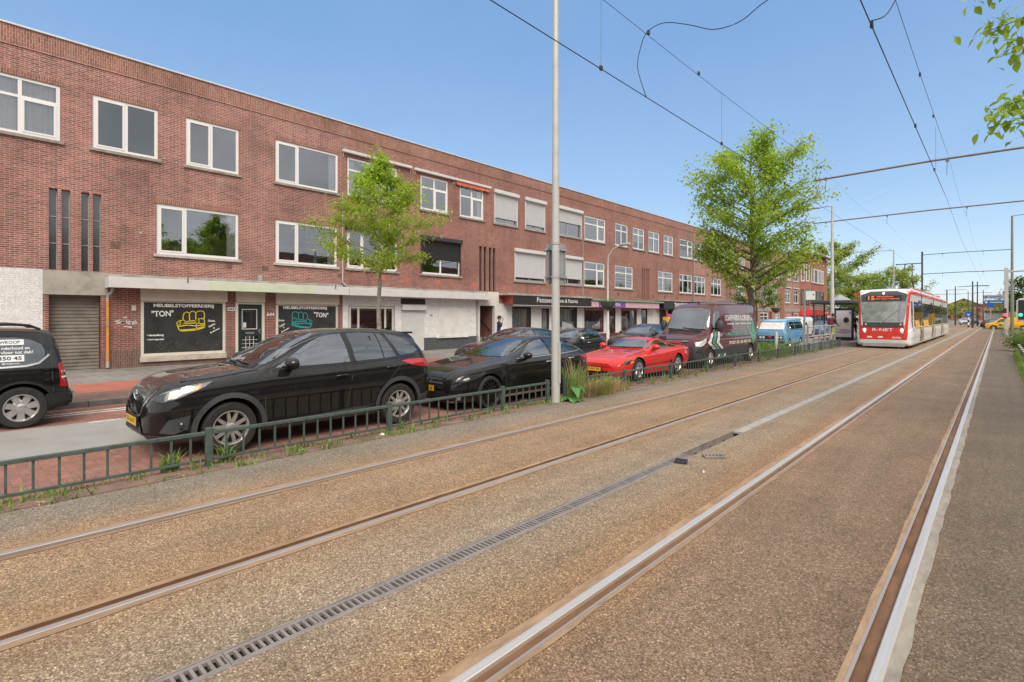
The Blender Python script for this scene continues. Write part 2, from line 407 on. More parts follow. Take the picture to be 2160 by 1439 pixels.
# ------------------------------------------------------------------ camera, sky, sun
VPX=2105.; HY=668.; FPX=1108.
cam=bpy.data.cameras.new('camera'); co=bpy.data.objects.new('camera',cam); COL.objects.link(co)
cam.sensor_width=36.; cam.lens=FPX/2160.*36.
cam.shift_y=-(719.5-HY)/2160.
cam.clip_start=.05; cam.clip_end=3000
TH=math.atan((VPX-1080)/FPX)
co.location=(0,0,1.78); co.rotation_euler=(R(90),0,TH)
scene.camera=co
w=bpy.data.worlds.new('World'); scene.world=w; w.use_nodes=True
WN,WL=w.node_tree.nodes,w.node_tree.links
bg=WN['Background']; sky=WN.new('ShaderNodeTexSky'); sky.sky_type='NISHITA'; sky.sun_disc=False
SUN_EL=R(48); SUN_AZ=R(125)   # azimuth measured clockwise from +Y (down the street) towards +X
sky.sun_elevation=SUN_EL; sky.sun_rotation=SUN_AZ; sky.altitude=0; sky.air_density=1.0; sky.dust_density=.35; sky.ozone_density=1.6
hs=WN.new('ShaderNodeHueSaturation'); hs.inputs['Saturation'].default_value=1.0
gm=WN.new('ShaderNodeGamma'); gm.inputs['Gamma'].default_value=1.0
WL.new(sky.outputs[0],hs.inputs['Color']); WL.new(hs.outputs[0],gm.inputs['Color']); 
tc=WN.new('ShaderNodeTexCoord'); sz=WN.new('ShaderNodeSeparateXYZ'); WL.new(tc.outputs['Generated'],sz.inputs[0])
gr=WN.new('ShaderNodeValToRGB'); WL.new(sz.outputs['Z'],gr.inputs['Fac'])
SKS=.12; SK=[(0.0,(.335,.41,.50)),(.06,(.30,.39,.505)),(.2,(.178,.295,.46)),(.45,(.108,.23,.425)),(1.,(.10,.225,.42))]
while len(gr.color_ramp.elements)<len(SK): gr.color_ramp.elements.new(.5)
for e,(q,c) in zip(gr.color_ramp.elements,SK): e.position=q; e.color=(*c,1)
wm=WN.new('ShaderNodeMix'); wm.data_type='RGBA'; wm.inputs[0].default_value=.7
gs=WN.new('ShaderNodeVectorMath'); gs.operation='SCALE'; gs.inputs['Scale'].default_value=1/SKS; WL.new(gr.outputs[0],gs.inputs[0])
WL.new(gm.outputs[0],wm.inputs[6]); WL.new(gs.outputs[0],wm.inputs[7]); 
# broken cloud over the side of the sky behind the camera
cn=WN.new('ShaderNodeTexNoise'); cn.inputs['Scale'].default_value=2.6; cn.inputs['Detail'].default_value=7; cn.inputs['Roughness'].default_value=.58; WL.new(tc.outputs['Generated'],cn.inputs['Vector'])
cr=WN.new('ShaderNodeValToRGB'); cr.color_ramp.elements[0].position=.24; cr.color_ramp.elements[1].position=.40; WL.new(cn.outputs['Fac'],cr.inputs['Fac'])
xr=WN.new('ShaderNodeMapRange'); xr.interpolation_type='SMOOTHSTEP'; xr.inputs['From Min'].default_value=.08; xr.inputs['From Max'].default_value=.42; xr.inputs['To Min'].default_value=.035; ny=WN.new('ShaderNodeMath'); ny.operation='MULTIPLY'; ny.inputs[1].default_value=-1.; WL.new(sz.outputs['Y'],ny.inputs[0]); mxy=WN.new('ShaderNodeMath'); mxy.operation='MAXIMUM'; WL.new(sz.outputs['X'],mxy.inputs[0]); WL.new(ny.outputs[0],mxy.inputs[1]); zz=WN.new('ShaderNodeMath'); zz.operation='MULTIPLY_ADD'; zz.inputs[1].default_value=1.6; zz.inputs[2].default_value=-.80; WL.new(sz.outputs['Z'],zz.inputs[0]); mz=WN.new('ShaderNodeMath'); mz.operation='MAXIMUM'; WL.new(mxy.outputs[0],mz.inputs[0]); WL.new(zz.outputs[0],mz.inputs[1]); WL.new(mz.outputs[0],xr.inputs['Value'])
cm=WN.new('ShaderNodeMath'); cm.operation='MULTIPLY'; WL.new(cr.outputs['Color'],cm.inputs[0]); WL.new(xr.outputs['Result'],cm.inputs[1])
cs=WN.new('ShaderNodeValToRGB'); cs.color_ramp.elements[0].position=.38; cs.color_ramp.elements[0].color=(.70,.70,.70,1); cs.color_ramp.elements[1].position=.66; cs.color_ramp.elements[1].color=(.34,.35,.365,1); WL.new(cn.outputs['Fac'],cs.inputs['Fac'])
cv=WN.new('ShaderNodeVectorMath'); cv.operation='SCALE'; cv.inputs['Scale'].default_value=1/SKS; WL.new(cs.outputs[0],cv.inputs[0])
wc=WN.new('ShaderNodeMix'); wc.data_type='RGBA'; WL.new(cm.outputs[0],wc.inputs[0]); WL.new(wm.outputs[2],wc.inputs[6]); WL.new(cv.outputs[0],wc.inputs[7])
WL.new(wc.outputs[2],bg.inputs['Color'])
bg.inputs['Strength'].default_value=.12
sl=bpy.data.lights.new('sun','SUN'); so=bpy.data.objects.new('sun',sl); COL.objects.link(so)
sl.energy=1.9; sl.angle=R(40); sl.color=(1,.91,.79)
sd=Vector((math.sin(SUN_AZ)*math.cos(SUN_EL),math.cos(SUN_AZ)*math.cos(SUN_EL),math.sin(SUN_EL)))
so.rotation_euler=sd.to_track_quat('Z','Y').to_euler(); so.location=(20,-20,40)
scene.view_settings.view_transform='Standard'; scene.view_settings.look='None'; scene.view_settings.gamma=1; scene.view_settings.exposure=.82
scene.render.engine='CYCLES'
scene.cycles.max_bounces=8; scene.cycles.transparent_max_bounces=24; scene.cycles.sample_clamp_indirect=6

# ------------------------------------------------------------------ ground
YN,YE=-30.,140.
def sheet(name,x0,x1,y0,y1,z,mat_,ny=1,nx=1):
    b=MB()
    for i in range(nx):
        for j in range(ny):
            xa=x0+(x1-x0)*i/nx; xb=x0+(x1-x0)*(i+1)/nx; ya=y0+(y1-y0)*j/ny; yb=y0+(y1-y0)*(j+1)/ny
            b.quad((xa,ya,z),(xb,ya,z),(xb,yb,z),(xa,yb,z))
    return struct(b.build(name,mat_))
g=MB(); g.quad((-1500,-600,-.35),(1500,-600,-.35),(1500,1800,-.35),(-1500,1800,-.35)); struct(g.build('ground',K['earth']))
# rails: head centre lines; groove towards the track centre
RAILS=[(-5.475,1,'raildull'),(-3.98,-1,'raildull'),(-1.93,1,'rail'),(-.44,-1,'rail')]
HEADW,GROW,LIPW=.057,.066,.018
XB0,XB1=-6.62,.42
edges=[]
for x,s,_ in RAILS:
    # head from x-HEADW/2 .. ; groove on side s
    a=x-HEADW/2-.055 if s>0 else x-HEADW/2-GROW-LIPW-.022
    bb=x+HEADW/2+GROW+LIPW+.022 if s>0 else x+HEADW/2+.055
    edges.append((a,bb))
xs=[XB0]
for a,bb in edges: xs+= [a,bb]
xs.append(XB1)
DR0,DR1=-3.02,-2.87     # drain channel
YEND=112.
bed=MB(); 
segs=[]
for i in range(0,len(xs),2): segs.append((xs[i],xs[i+1]))
def bedstrip(x0,x1):
    y=-6.
    while y<YEND:
        y2=y+ (2. if y<20 else 10.)
        bed.quad((x0,y,0),(x1,y,0),(x1,y2,0),(x0,y2,0)); y=y2
for a,bb in segs:
    if a<DR0<bb: bedstrip(a,DR0-.012); bedstrip(DR1+.012,bb)
    else: bedstrip(a,bb)
# skirt under the bed edges
bed.quad((XB0,-6,0),(XB0,YEND,0),(XB0,YEND,-.3),(XB0,-6,-.3)); bed.quad((XB1,-6,0),(XB1,YEND,0),(XB1,YEND,-.3),(XB1,-6,-.3))
struct(bed.build('tram_track_bed',K['trambed'],fixn=False))
rl=['dull steel grooved rail nearest the green railing','dull steel grooved rail beside the drain on the railing side, groove full of rust','bright polished grooved rail just right of the drain','bright polished grooved rail at the far right edge of the tram bed']
for (x,s,mt),lab,(a,bb) in zip(RAILS,rl,edges):
    t=thing('tram_rail',lab,'tram rail',(x,0,0),'four grooved tram rails')
    h=MB(); hw=HEADW/2
    prof=[(-hw,-.03),(-hw,.004),(-hw+.006,.008),(hw-.006,.008),(hw,.003),(hw,-.04)]
    if s<0: prof=[(-p,q) for p,q in prof]
    h.prism([(x+p,q) for p,q in prof],'y',-6,YEND); h.build('rail_head',K[mt],t,smooth=0)
    gr=MB(); ga=x+s*hw; gb=ga+s*GROW; gc=gb+s*LIPW
    gr.quad((ga,-6,-.018),(gb,-6,-.018),(gb,YEND,-.018),(ga,YEND,-.018)); gr.quad((gb,-6,-.018),(gb,-6,.003),(gb,YEND,.003),(gb,YEND,-.018))
    gr.build('flange_groove',K['groove'],t)
    li=MB(); li.quad((gb,-6,.003),(gc,-6,.004),(gc,YEND,.004),(gb,YEND,.003)); li.quad((gc,-6,.004),(gc,-6,-.02),(gc,YEND,-.02),(gc,YEND,.004)); li.build('guard_lip',K['raildull'] if mt=='rail' else K['seal'],t)
    # sealant strips with ragged outer edges
    sm=MB(); sm2=MB(); rnd=random.Random(int(x*100))
    ho=x-s*hw; oo=a if s>0 else bb; io=bb if s>0 else a
    for mb,xi,xo in ((sm,ho,oo),(sm2,gc,io)):
        n=0; y=-6.; pr=xo
        sg=1 if xo>xi else -1
        while y<60:
            y2=y+rnd.uniform(.1,.5); ex=xo+sg*rnd.uniform(.002,.02)
            mb.quad((xi,y,.001),(pr,y,.0045),(ex,y2,.0045),(xi,y2,.001)); pr=ex; y=y2
        mb.quad((xi,y,.001),(xo+sg*.02,y,.0045),(xo+sg*.02,YEND,.0045),(xi,YEND,.001))
    sm.build('sealant_strip',K['seal_grey'] if x>-1 else K['seal'],t); sm2.build('sealant_strip',K['seal'],t)

# drain channel with slotted grates
t=thing('drain_channel','long slotted drain channel running between the two tram tracks','drain',(-2.945,0,0))
d=MB()
for xa,xb in ((DR0-.012,DR0),(DR1,DR1+.012)): d.box(xa,xb,-6,YEND,-.1,.003)
d.build('channel_frame',K['grate'],t)
d=MB(); d.quad((DR0,-6,-.09),(DR1,-6,-.09),(DR1,YEND,-.09),(DR0,YEND,-.09)); 
for i in range(3): d.box(DR0,DR1,6.9+i*.5,6.93+i*.5,-.09,-.065)
d.build('channel_bed',K['drainmud'],t)
def grate_mesh(length=.5,nb=12,w0=DR0+.003,w1=DR1-.003,yo=0.,th=.02):
    b=MB(); b.box(w0,w0+.026,yo,yo+length-.004,-th,.001); b.box(w1-.026,w1,yo,yo+length-.004,-th,.001)
    st=length/nb
    for i in range(nb):
        y=yo+i*st; b.box(w0+.0262,w1-.0262,y+.001,y+st*.42,-th,.0005)
    b.box(w0+.0262,w1-.0262,yo+length-.012,yo+length-.004,-th,.0005)
    return b
gm0=grate_mesh(); go=gm0.build('grate',K['grate'],t); base=go; first=True
y=-1.0
while y<6.4:
    if first: o=go; first=False
    else: o=go.copy(); COL.objects.link(o); o.parent=t
    o.location=(0,y,0); y+=.5
go2=None; y=8.32
while y<58:
    if go2 is None:
        b=MB(); b.box(DR0+.003,DR1-.003,y,y+.994,-.03,.0015); go2=b.build('drain_cover',K['cover'],t); y0_=y
    else: o=go2.copy(); COL.objects.link(o); o.parent=t; o.location=(0,y-y0_,0)
    y+=1.
b=MB(); b.box(DR0+.003,DR1-.003,y,YEND,-.03,.0015); b.build('far_drain_cover',K['cover'],t)
for (x,y,rz,lab,nm) in ((-2.62,6.62,-.55,'loose cast drain grate section lying face up beside the open gap in the drain','loose_grate'),(-2.76,6.12,.15,'small dark loose piece of drain grate lying beside the drain, nearest the camera','loose_grate')):
    b=grate_mesh(.26 if 'face' in lab else .15,6,-.065,.065,-.15,.022); o=b.build(nm,K['darkmetal'] if 'small' in lab else K['grate']); o.location=(x,y,.03); o.rotation_euler=(0,.06,R(-50) if 'face' in lab else R(-72)); tag(o,lab,'drain grate')
# litter
for i,(x,y,s,lab,c) in enumerate(((-6.77,4.45,.055,'crumpled white paper lying by the railing post behind the black four wheel drive','paper'),(-6.72,3.2,.03,'small scrap of white plastic on the kerb under the railing','plastic scrap'),(-2.45,5.85,.015,'tiny white scrap on the tram bed between drain and polished rail','scrap'),(-.0,3.35,.05,'pale twig lying right of the far right rail','twig'),(.08,3.05,.03,'white cigarette end on the dark tram bed at the right','cigarette end'))):
    b=MB(); rnd=random.Random(i)
    if c=='twig': b.tube([(x-.06,y+.03,.008),(x,y,.012),(x+.06,y-.01,.008)],.004,5)
    elif c=='cigarette end': b.cyl((x-.015,y,.006),(x+.015,y+.01,.006),.005,n=6)
    else:
        b.ball((x,y,.015),s,s*.7,.02,9,6); b.v=[(px+rnd.uniform(-.2,.2)*s,py+rnd.uniform(-.2,.2)*s,max(.003,pz+rnd.uniform(-.3,.3)*.03)) for px,py,pz in b.v]
    tag(b.build({'paper':'paper_litter','plastic scrap':'plastic_litter','scrap':'paper_scrap','twig':'twig','cigarette end':'cigarette_end'}[c],K['sign_white'] if c!='twig' else K['seal_grey']),lab,c)

# kerb strip by the railing, carriageway strips, far pavement
b=MB(); yy=-30.; rnd=random.Random(3)
while yy<100:
    b.bbox(-6.965,-6.625,yy+.004,yy+.996,-.2,.012+rnd.uniform(-.004,.006),.008); yy+=1.
struct(b.build('kerb_strip',K['kerb_brown']))
sheet('parking_strip',-9.04,-6.965,YN,100,ROAD,K['clinker'],14)
sheet('road',-11.66,-9.04,YN,100,ROAD,K['asphalt'],14)
sheet('far_parking_strip',-13.6,-11.66,YN,100,ROAD,K['clinker'],14)
b=MB(); yy=-30.
while yy<98:
    b.bbox(-13.78,-13.6,yy+.004,yy+.996,-.25,PAVE,.01); yy+=1.
struct(b.build('kerb',K['kerb']))
sheet('pavement_edge',-15.1,-13.78,YN,98,PAVE-.003,K['clinker2'],14)
sheet('cycle_path',-17.15,-15.1,YN,98,PAVE-.001,K['cyclepath'],14)
sheet('pavement',-22.4,-17.15,YN,98,PAVE-.003,K['tiles'],14)
b=MB()
for x in (-12.70,-12.94): b.box(x-.045,x+.045,1.2,6.0,ROAD-.02,ROAD+.004)
struct(b.build('parking_bay_marking',K['marking']))
b=MB(); y=-20.
while y<96: b.box(-11.62,-11.56,y,y+.45,ROAD-.02,ROAD+.004); y+=1.55
struct(b.build('lane_dash_marking',K['marking']))
# grass verge on the right, side road beyond, crossing
sheet('verge',.42,3.2,YN,96,-.02,K['soil'],10)
sheet('side_road',3.2,13.5,YN,100,ROAD,K['asphalt'],6)
sheet('crossing_road',-120,120,100,112,-.01,K['asphalt'],1,12)
sheet('far_street',-18,14,112,700,-.03,K['trambed'],4)
b=MB()
for i in range(2):
    b.box(-6.4+i*3.,-4.6+i*3,YEND-12.2,YEND-11.9,-.02,.006)
struct(b.build('stop_line_marking',K['marking']))
SOFA_Y= [[(5.83, 1.64), (5.83, 1.8), (5.87, 1.91), (5.95, 1.95), (6.03, 1.91), (6.04, 1.6)], [(6.04, 1.89), (6.07, 1.95), (6.14, 1.98), (6.21, 1.95), (6.24, 1.88), (6.24, 1.64)], [(6.24, 1.91), (6.3, 1.97), (6.4, 1.99), (6.5, 1.96), (6.53, 1.84), (6.51, 1.7)], [(5.75, 1.54), (5.74, 1.5), (5.71, 1.48), (5.68, 1.48), (5.65, 1.5), (5.63, 1.54), (5.65, 1.58), (5.68, 1.61), (5.71, 1.61), (5.74, 1.58), (5.75, 1.54)], [(5.71, 1.54), (5.71, 1.53), (5.7, 1.52), (5.69, 1.52), (5.68, 1.53), (5.67, 1.54), (5.68, 1.56), (5.69, 1.56), (5.7, 1.56), (5.71, 1.56), (5.71, 1.54)], [(5.71, 1.62), (5.82, 1.65), (5.88, 1.64), (5.9, 1.59), (5.88, 1.54), (5.78, 1.51)], [(6.35, 1.6), (6.34, 1.56), (6.31, 1.53), (6.26, 1.53), (6.23, 1.56), (6.22, 1.6), (6.23, 1.64), (6.26, 1.67), (6.31, 1.67), (6.34, 1.64), (6.35, 1.6)], [(6.31, 1.6), (6.3, 1.59), (6.29, 1.58), (6.28, 1.58), (6.27, 1.59), (6.26, 1.6), (6.27, 1.61), (6.28, 1.62), (6.29, 1.62), (6.3, 1.61), (6.31, 1.6)], [(6.28, 1.67), (6.39, 1.71), (6.49, 1.7), (6.53, 1.64), (6.52, 1.54), (6.44, 1.51), (6.35, 1.53)], [(5.65, 1.48), (5.71, 1.3), (5.78, 1.26), (6.25, 1.29), (6.53, 1.38), (6.53, 1.54)], [(6.26, 1.51), (6.26, 1.29)], [(5.78, 1.51), (5.99, 1.54), (6.23, 1.55)], [(5.68, 1.43), (5.99, 1.47), (6.26, 1.44), (6.52, 1.48)], [(5.9, 1.59), (6.05, 1.62), (6.22, 1.63)], [(5.75, 1.3), (5.99, 1.31), (6.25, 1.33), (6.53, 1.43)]]
SOFA_T= [[(10.47, 1.66), (10.48, 1.8), (10.44, 1.91), (10.35, 1.95), (10.28, 1.91), (10.27, 1.62)], [(10.27, 1.89), (10.23, 1.95), (10.17, 1.98), (10.1, 1.95), (10.08, 1.88), (10.08, 1.66)], [(10.08, 1.91), (10.02, 1.97), (9.92, 1.98), (9.83, 1.95), (9.8, 1.84), (9.82, 1.71)], [(10.55, 1.56), (10.56, 1.52), (10.59, 1.5), (10.63, 1.5), (10.66, 1.52), (10.67, 1.56), (10.66, 1.6), (10.63, 1.62), (10.59, 1.62), (10.56, 1.6), (10.55, 1.56)], [(10.59, 1.56), (10.59, 1.55), (10.6, 1.54), (10.62, 1.54), (10.63, 1.55), (10.63, 1.56), (10.63, 1.57), (10.62, 1.58), (10.6, 1.58), (10.59, 1.58), (10.59, 1.56)], [(10.59, 1.63), (10.49, 1.67), (10.42, 1.66), (10.4, 1.61), (10.42, 1.56), (10.52, 1.53)], [(9.97, 1.62), (9.98, 1.58), (10.01, 1.56), (10.05, 1.56), (10.08, 1.58), (10.09, 1.62), (10.08, 1.66), (10.05, 1.69), (10.01, 1.69), (9.98, 1.66), (9.97, 1.62)], [(10.01, 1.62), (10.01, 1.61), (10.02, 1.6), (10.04, 1.6), (10.05, 1.61), (10.05, 1.62), (10.05, 1.64), (10.04, 1.64), (10.02, 1.64), (10.01, 1.64), (10.01, 1.62)], [(10.03, 1.69), (9.93, 1.72), (9.84, 1.71), (9.8, 1.66), (9.81, 1.57), (9.88, 1.55), (9.97, 1.56)], [(10.66, 1.5), (10.59, 1.33), (10.52, 1.29), (10.06, 1.34), (9.8, 1.43), (9.81, 1.57)], [(10.05, 1.54), (10.05, 1.34)], [(10.52, 1.53), (10.32, 1.57), (10.08, 1.58)], [(10.62, 1.46), (10.32, 1.5), (10.05, 1.48), (9.81, 1.52)], [(10.4, 1.61), (10.25, 1.64), (10.09, 1.65)], [(10.56, 1.33), (10.32, 1.35), (10.06, 1.38), (9.81, 1.48)]]
# ------------------------------------------------------------------ buildings
def wall_holes(mb,X,y0,y1,z0,z1,holes,depth=.14):
    ys=sorted({y0,y1,*[v for h in holes for v in h[:2] if y0<v<y1]}); zs=sorted({z0,z1,*[v for h in holes for v in h[2:4] if z0<v<z1]})
    for i in range(len(ys)-1):
        for j in range(len(zs)-1):
            cy=(ys[i]+ys[i+1])/2; cz=(zs[j]+zs[j+1])/2
            if any(h[0]<cy<h[1] and h[2]<cz<h[3] for h in holes): continue
            mb.quad((X,ys[i],zs[j]),(X,ys[i+1],zs[j]),(X,ys[i+1],zs[j+1]),(X,ys[i],zs[j+1]))
    for a,b,c,d in [h[:4] for h in holes]:
        a=max(a,y0);b=min(b,y1);c=max(c,z0);d=min(d,z1)
        x2=X-depth
        mb.quad((X,a,c),(x2,a,c),(x2,a,d),(X,a,d)); mb.quad((X,b,c),(X,b,d),(x2,b,d),(x2,b,c))
        mb.quad((X,a,d),(x2,a,d),(x2,b,d),(X,b,d)); mb.quad((X,a,c),(X,b,c),(x2,b,c),(x2,a,c))
def text_mesh(s,bold=0.,shear=0.,ext=.012):
    cu=bpy.data.curves.new('lettering','FONT'); cu.body=s; cu.size=1; cu.offset=bold; cu.shear=shear; cu.resolution_u=3; cu.extrude=ext
    o=bpy.data.objects.new('lettering',cu); COL.objects.link(o); bpy.context.view_layer.update()
    me=bpy.data.meshes.new_from_object(o.evaluated_get(bpy.context.evaluated_depsgraph_get()))
    vs=[tuple(v.co) for v in me.vertices]; fs=[tuple(p.vertices) for p in me.polygons]
    bpy.data.objects.remove(o); bpy.data.curves.remove(cu); bpy.data.meshes.remove(me)
    return vs,fs
def text_fit(s,w,h,bold=0.,shear=0.,rot=0.,ext=0.):
    vs,fs=text_mesh(s,bold,shear,ext)
    x0=min(v[0] for v in vs);x1=max(v[0] for v in vs);y0=min(v[1] for v in vs);y1=max(v[1] for v in vs)
    if w is None: k=h/(y1-y0); kx=k
    else: kx=w/(x1-x0); k=h/(y1-y0)
    out=[((x-x0)*kx,(y-y0)*k,z) for x,y,z in vs]
    if rot: c,s_=math.cos(rot),math.sin(rot); out=[(x*c-y*s_,x*s_+y*c,z) for x,y,z in out]
    return out,fs
def ftext(name,s,y,z,w,h,mat_,parent,X=XF,bold=0.,shear=0.,rot=0.,world=True):
    vs,fs=text_fit(s,w,h,bold,shear,rot,.012); b=MB()
    b.add([(X+q*.15,y+a,z+c) for a,c,q in vs],fs); return b.build(name,mat_,parent,nouv=True,world=world)
def bar(mb,x0,x1,y0,y1,z0,z1): mb.box(x0,x1,y0,y1,z0,z1)
def win(bl,y0,y1,z0,z1,cols=(.45,),trans=None,casement=None,curtain=0,X=XF,sill=True,fm='pvc',glass='pane',rec=.035,fw=.092,low=False):
    """window part > pane, sill, curtain; trans = height fraction of the transom bar"""
    xo,xi=X-rec,X-rec-.07
    f=MB()
    f.box(xi,xo,y0,y1,z1-fw,z1); f.box(xi,xo,y0,y1,z0,z0+fw); f.box(xi,xo,y0,y0+fw,z0+fw,z1-fw); f.box(xi,xo,y1-fw,y1,z0+fw,z1-fw)
    W_=y1-y0; mull=[y0+W_*c for c in cols]
    for c in mull: f.box(xi,xo-.004,c-.045,c+.045,z0+fw,z1-fw)
    if trans:
        zt=z0+(z1-z0)*trans
        es=[y0+fw]+[v for c in mull for v in (c-.045,c+.045)]+[y1-fw]
        for i in range(0,len(es),2): f.box(xi,xo-.006,es[i],es[i+1],zt-.04,zt+.04)
    # opening casement: an extra raised sash
    if casement is not None:
        es=[y0+fw]+[v for c in mull for v in (c-.045,c+.045)]+[y1-fw]
        for ci in (casement if isinstance(casement,tuple) else (casement,)):
            a,b=es[2*ci],es[2*ci+1]; za,zb=z0+fw,(z0+(z1-z0)*trans-.04 if trans else z1-fw); q=.055
            f.box(xo-.05,xo+.012,a,b,zb-q,zb); f.box(xo-.05,xo+.012,a,b,za,za+q); f.box(xo-.05,xo+.012,a,a+q,za+q,zb-q); f.box(xo-.05,xo+.012,b-q,b,za+q,zb-q)
    wn=f.build('window',K[fm],bl)
    p=MB(); p.quad((xo-.03,y0+fw*.6,z0+fw*.6),(xo-.03,y1-fw*.6,z0+fw*.6),(xo-.03,y1-fw*.6,z1-fw*.6),(xo-.03,y0+fw*.6,z1-fw*.6)); p.build('pane',K[glass],wn,fixn=False)
    if sill:
        s=MB(); s.bbox(X-.05,X+.075,y0-.09,y1+.09,z0-.10,z0-.005,.008); s.build('sill',K['palestone' if z0<5 and X==XF and y0<12 else 'stone'],wn)
    if curtain:
        c=MB(); xc=xi-.05
        def cur(a,b,za,zb,amp=.025,n=None):
            n=n or max(6,int((b-a)/.045)); pts=[]
            for i in range(n+1):
                t=i/n; pts.append((xc+amp*math.sin(i*1.9)+random.uniform(-.006,.006),a+(b-a)*t))
            for i in range(n): c.quad((pts[i][0],pts[i][1],za),(pts[i+1][0],pts[i+1][1],za),(pts[i+1][0],pts[i+1][1],zb),(pts[i][0],pts[i][1],zb))
        if curtain==1: cur(y0+.02,y1-.02,z0+.03,z1)
        elif curtain==2: cur(y1-.38,y1-.02,z0+.03,z1)
        elif curtain==3: cur(y0+.02,y0+.4,z0+.03,z1); cur(y1-.4,y1-.02,z0+.03,z1)
        elif curtain==4:
            cur(y0+.02,y1-.02,z0+.02,z0+(z1-z0)*.45)
        elif curtain==5:  # horizontal striped blind
            k=7
            for i in range(k):
                za=z0+.05+(z1-z0-.1)*i/k; c.quad((xc,y0+.05,za),(xc,y1-.05,za),(xc,y1-.05,za+.62*(z1-z0)/k),(xc,y0+.05,za+.62*(z1-z0)/k))
        elif curtain==6: cur(y0+.02,y1-.02,z0+(z1-z0)*.35,z1); 
        c.build('curtain',K['curtain_w'] if curtain in(1,2,6) else K['curtain'],wn)
    return wn
def shutterwin(bl,y0,y1,z0,z1,drop=.85,mat_='shutter',X=XF):
    wn=win(bl,y0,y1,z0,z1,(.5,),fm='pvc' if mat_=='blackshutter' else 'grey_pipe',rec=.06)
    b=MB(); zb=z1-(z1-z0)*drop; n=int((z1-zb)/.045)
    for i in range(n):
        za=zb+i*.045; b.add([(X-.005,y0+.04,za),(X-.005,y1-.04,za),(X+.012,y1-.04,za+.03),(X+.012,y0+.04,za+.03),(X-.003,y0+.04,za+.045),(X-.003,y1-.04,za+.045)],[(0,1,2,3),(3,2,5,4)])
    b.build('shutter_curtain',K[mat_],wn)
    c=MB(); c.bbox(X+.002,X+.19,y0-.05,y1+.05,z1-.02,z1+.19,.03)
    c.box(X-.01,X+.05,y0,y0+.055,z0,z1-.02); c.box(X-.01,X+.05,y1-.055,y1,z0,z1-.02)
    c.build('shutter_box',K['white'] if mat_=='shutter' else K[mat_],wn)
    return wn
def slits(bl,ys,z0,z1,fm,X=XF,bars=(.5,)):
    for a,b in ys:
        f=MB(); t=.018; f.box(X-.16,X-.11,a,a+t,z0,z1); f.box(X-.16,X-.11,b-t,b,z0,z1)
        for q in (0.,.33,.66,1.): zz=z0+(z1-z0)*q; f.box(X-.16,X-.108,a+t,b-t,max(z0,zz-.012),min(z1,zz+.012) if q<1 else z1)
        wn=f.build('stair_window',K[fm],bl); p=MB(); p.quad((X-.14,a+t,z0),(X-.14,b-t,z0),(X-.14,b-t,z1),(X-.14,a+t,z1)); p.build('pane',K['slitglass'],wn)
K['slitglass']=carglass('wired_stair_glass',(.045,.047,.05),rough=.15)
ZR=10.45; 
def terrace(label,y0,y1,holes,wallmat,soldier='soldier',ground=PAVE-.3,gf=None,ztop=ZR):
    bl=thing('terrace_building',label,'building',(XF,(y0+y1)/2,PAVE))
    b=MB(); wall_holes(b,XF,y0,y1,ground,ztop-.62,holes)
    # recessed and raised courses
    b.quad((XF,y0,ztop-.62),(XF+.03,y0,ztop-.60),(XF+.03,y1,ztop-.60),(XF,y1,ztop-.62))
    b.quad((XF+.03,y0,ztop-.60),(XF+.03,y1,ztop-.60),(XF+.03,y1,ztop-.55),(XF+.03,y0,ztop-.55)); b.quad((XF+.03,y0,ztop-.55),(XF+.03,y1,ztop-.55),(XF+.01,y1,ztop-.545),(XF+.01,y0,ztop-.545))
    xb=XF-9.
    b.quad((xb,y0,ground),(xb,y1,ground),(xb,y1,ztop-.2),(xb,y0,ztop-.2))
    for y in (y0,y1): b.quad((XF-.15,y,ground),(xb,y,ground),(xb,y,ztop-.2),(XF-.15,y,ztop-.2))
    b.build('wall',K[wallmat],bl,fixn=False)
    p=MB(); p.quad((XF+.01,y0,ztop-.545),(XF+.01,y1,ztop-.545),(XF+.01,y1,ztop),(XF+.01,y0,ztop)); p.quad((XF+.01,y0,ztop),(XF+.01,y1,ztop),(XF-.25,y1,ztop),(XF-.25,y0,ztop)); p.quad((XF-.25,y0,ztop),(XF-.25,y1,ztop),(XF-.25,y1,ztop-.5),(XF-.25,y0,ztop-.5))
    p.build('parapet',K[soldier],bl)
    r=MB(); r.quad((XF-.25,y0,ztop-.35),(xb,y0,ztop-.35),(xb,y1,ztop-.35),(XF-.25,y1,ztop-.35)); r.build('roof',K['roof'],bl)
    tr=MB(); tr.bbox(XF-.27,XF+.05,y0,y1,ztop,ztop+.06,.008); tr.build('roof_trim',K['zinc'],bl)
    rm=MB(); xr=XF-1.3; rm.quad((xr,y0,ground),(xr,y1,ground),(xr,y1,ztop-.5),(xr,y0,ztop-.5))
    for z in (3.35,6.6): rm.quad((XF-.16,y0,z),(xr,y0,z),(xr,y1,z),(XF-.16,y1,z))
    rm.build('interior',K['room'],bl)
    # soldier courses over the openings (2 mm proud)
    sc=MB()
    for h in holes:
        if h[2]>3.4 and h[1]-h[0]>1: sc.box(XF-.05,XF+.003,h[0]-.1,h[1]+.1,h[3]+.002,h[3]+.2)
    if sc.v: build_parts(sc,'soldier_course',K[soldier],bl)
    return bl
def top(a,b): return (a,b,7.25,8.98)
def mid(a,b): return (a,b,3.97,5.73)
def slit4(o,w=.22): return [(o+.02,o+.02+w),(o+.37,o+.37+w),(o+.78,o+.78+w),(o+1.1,o+1.1+w)]
SLZ=(3.24,5.76)
def slith(ys): return [(a,b,*SLZ) for a,b in ys]

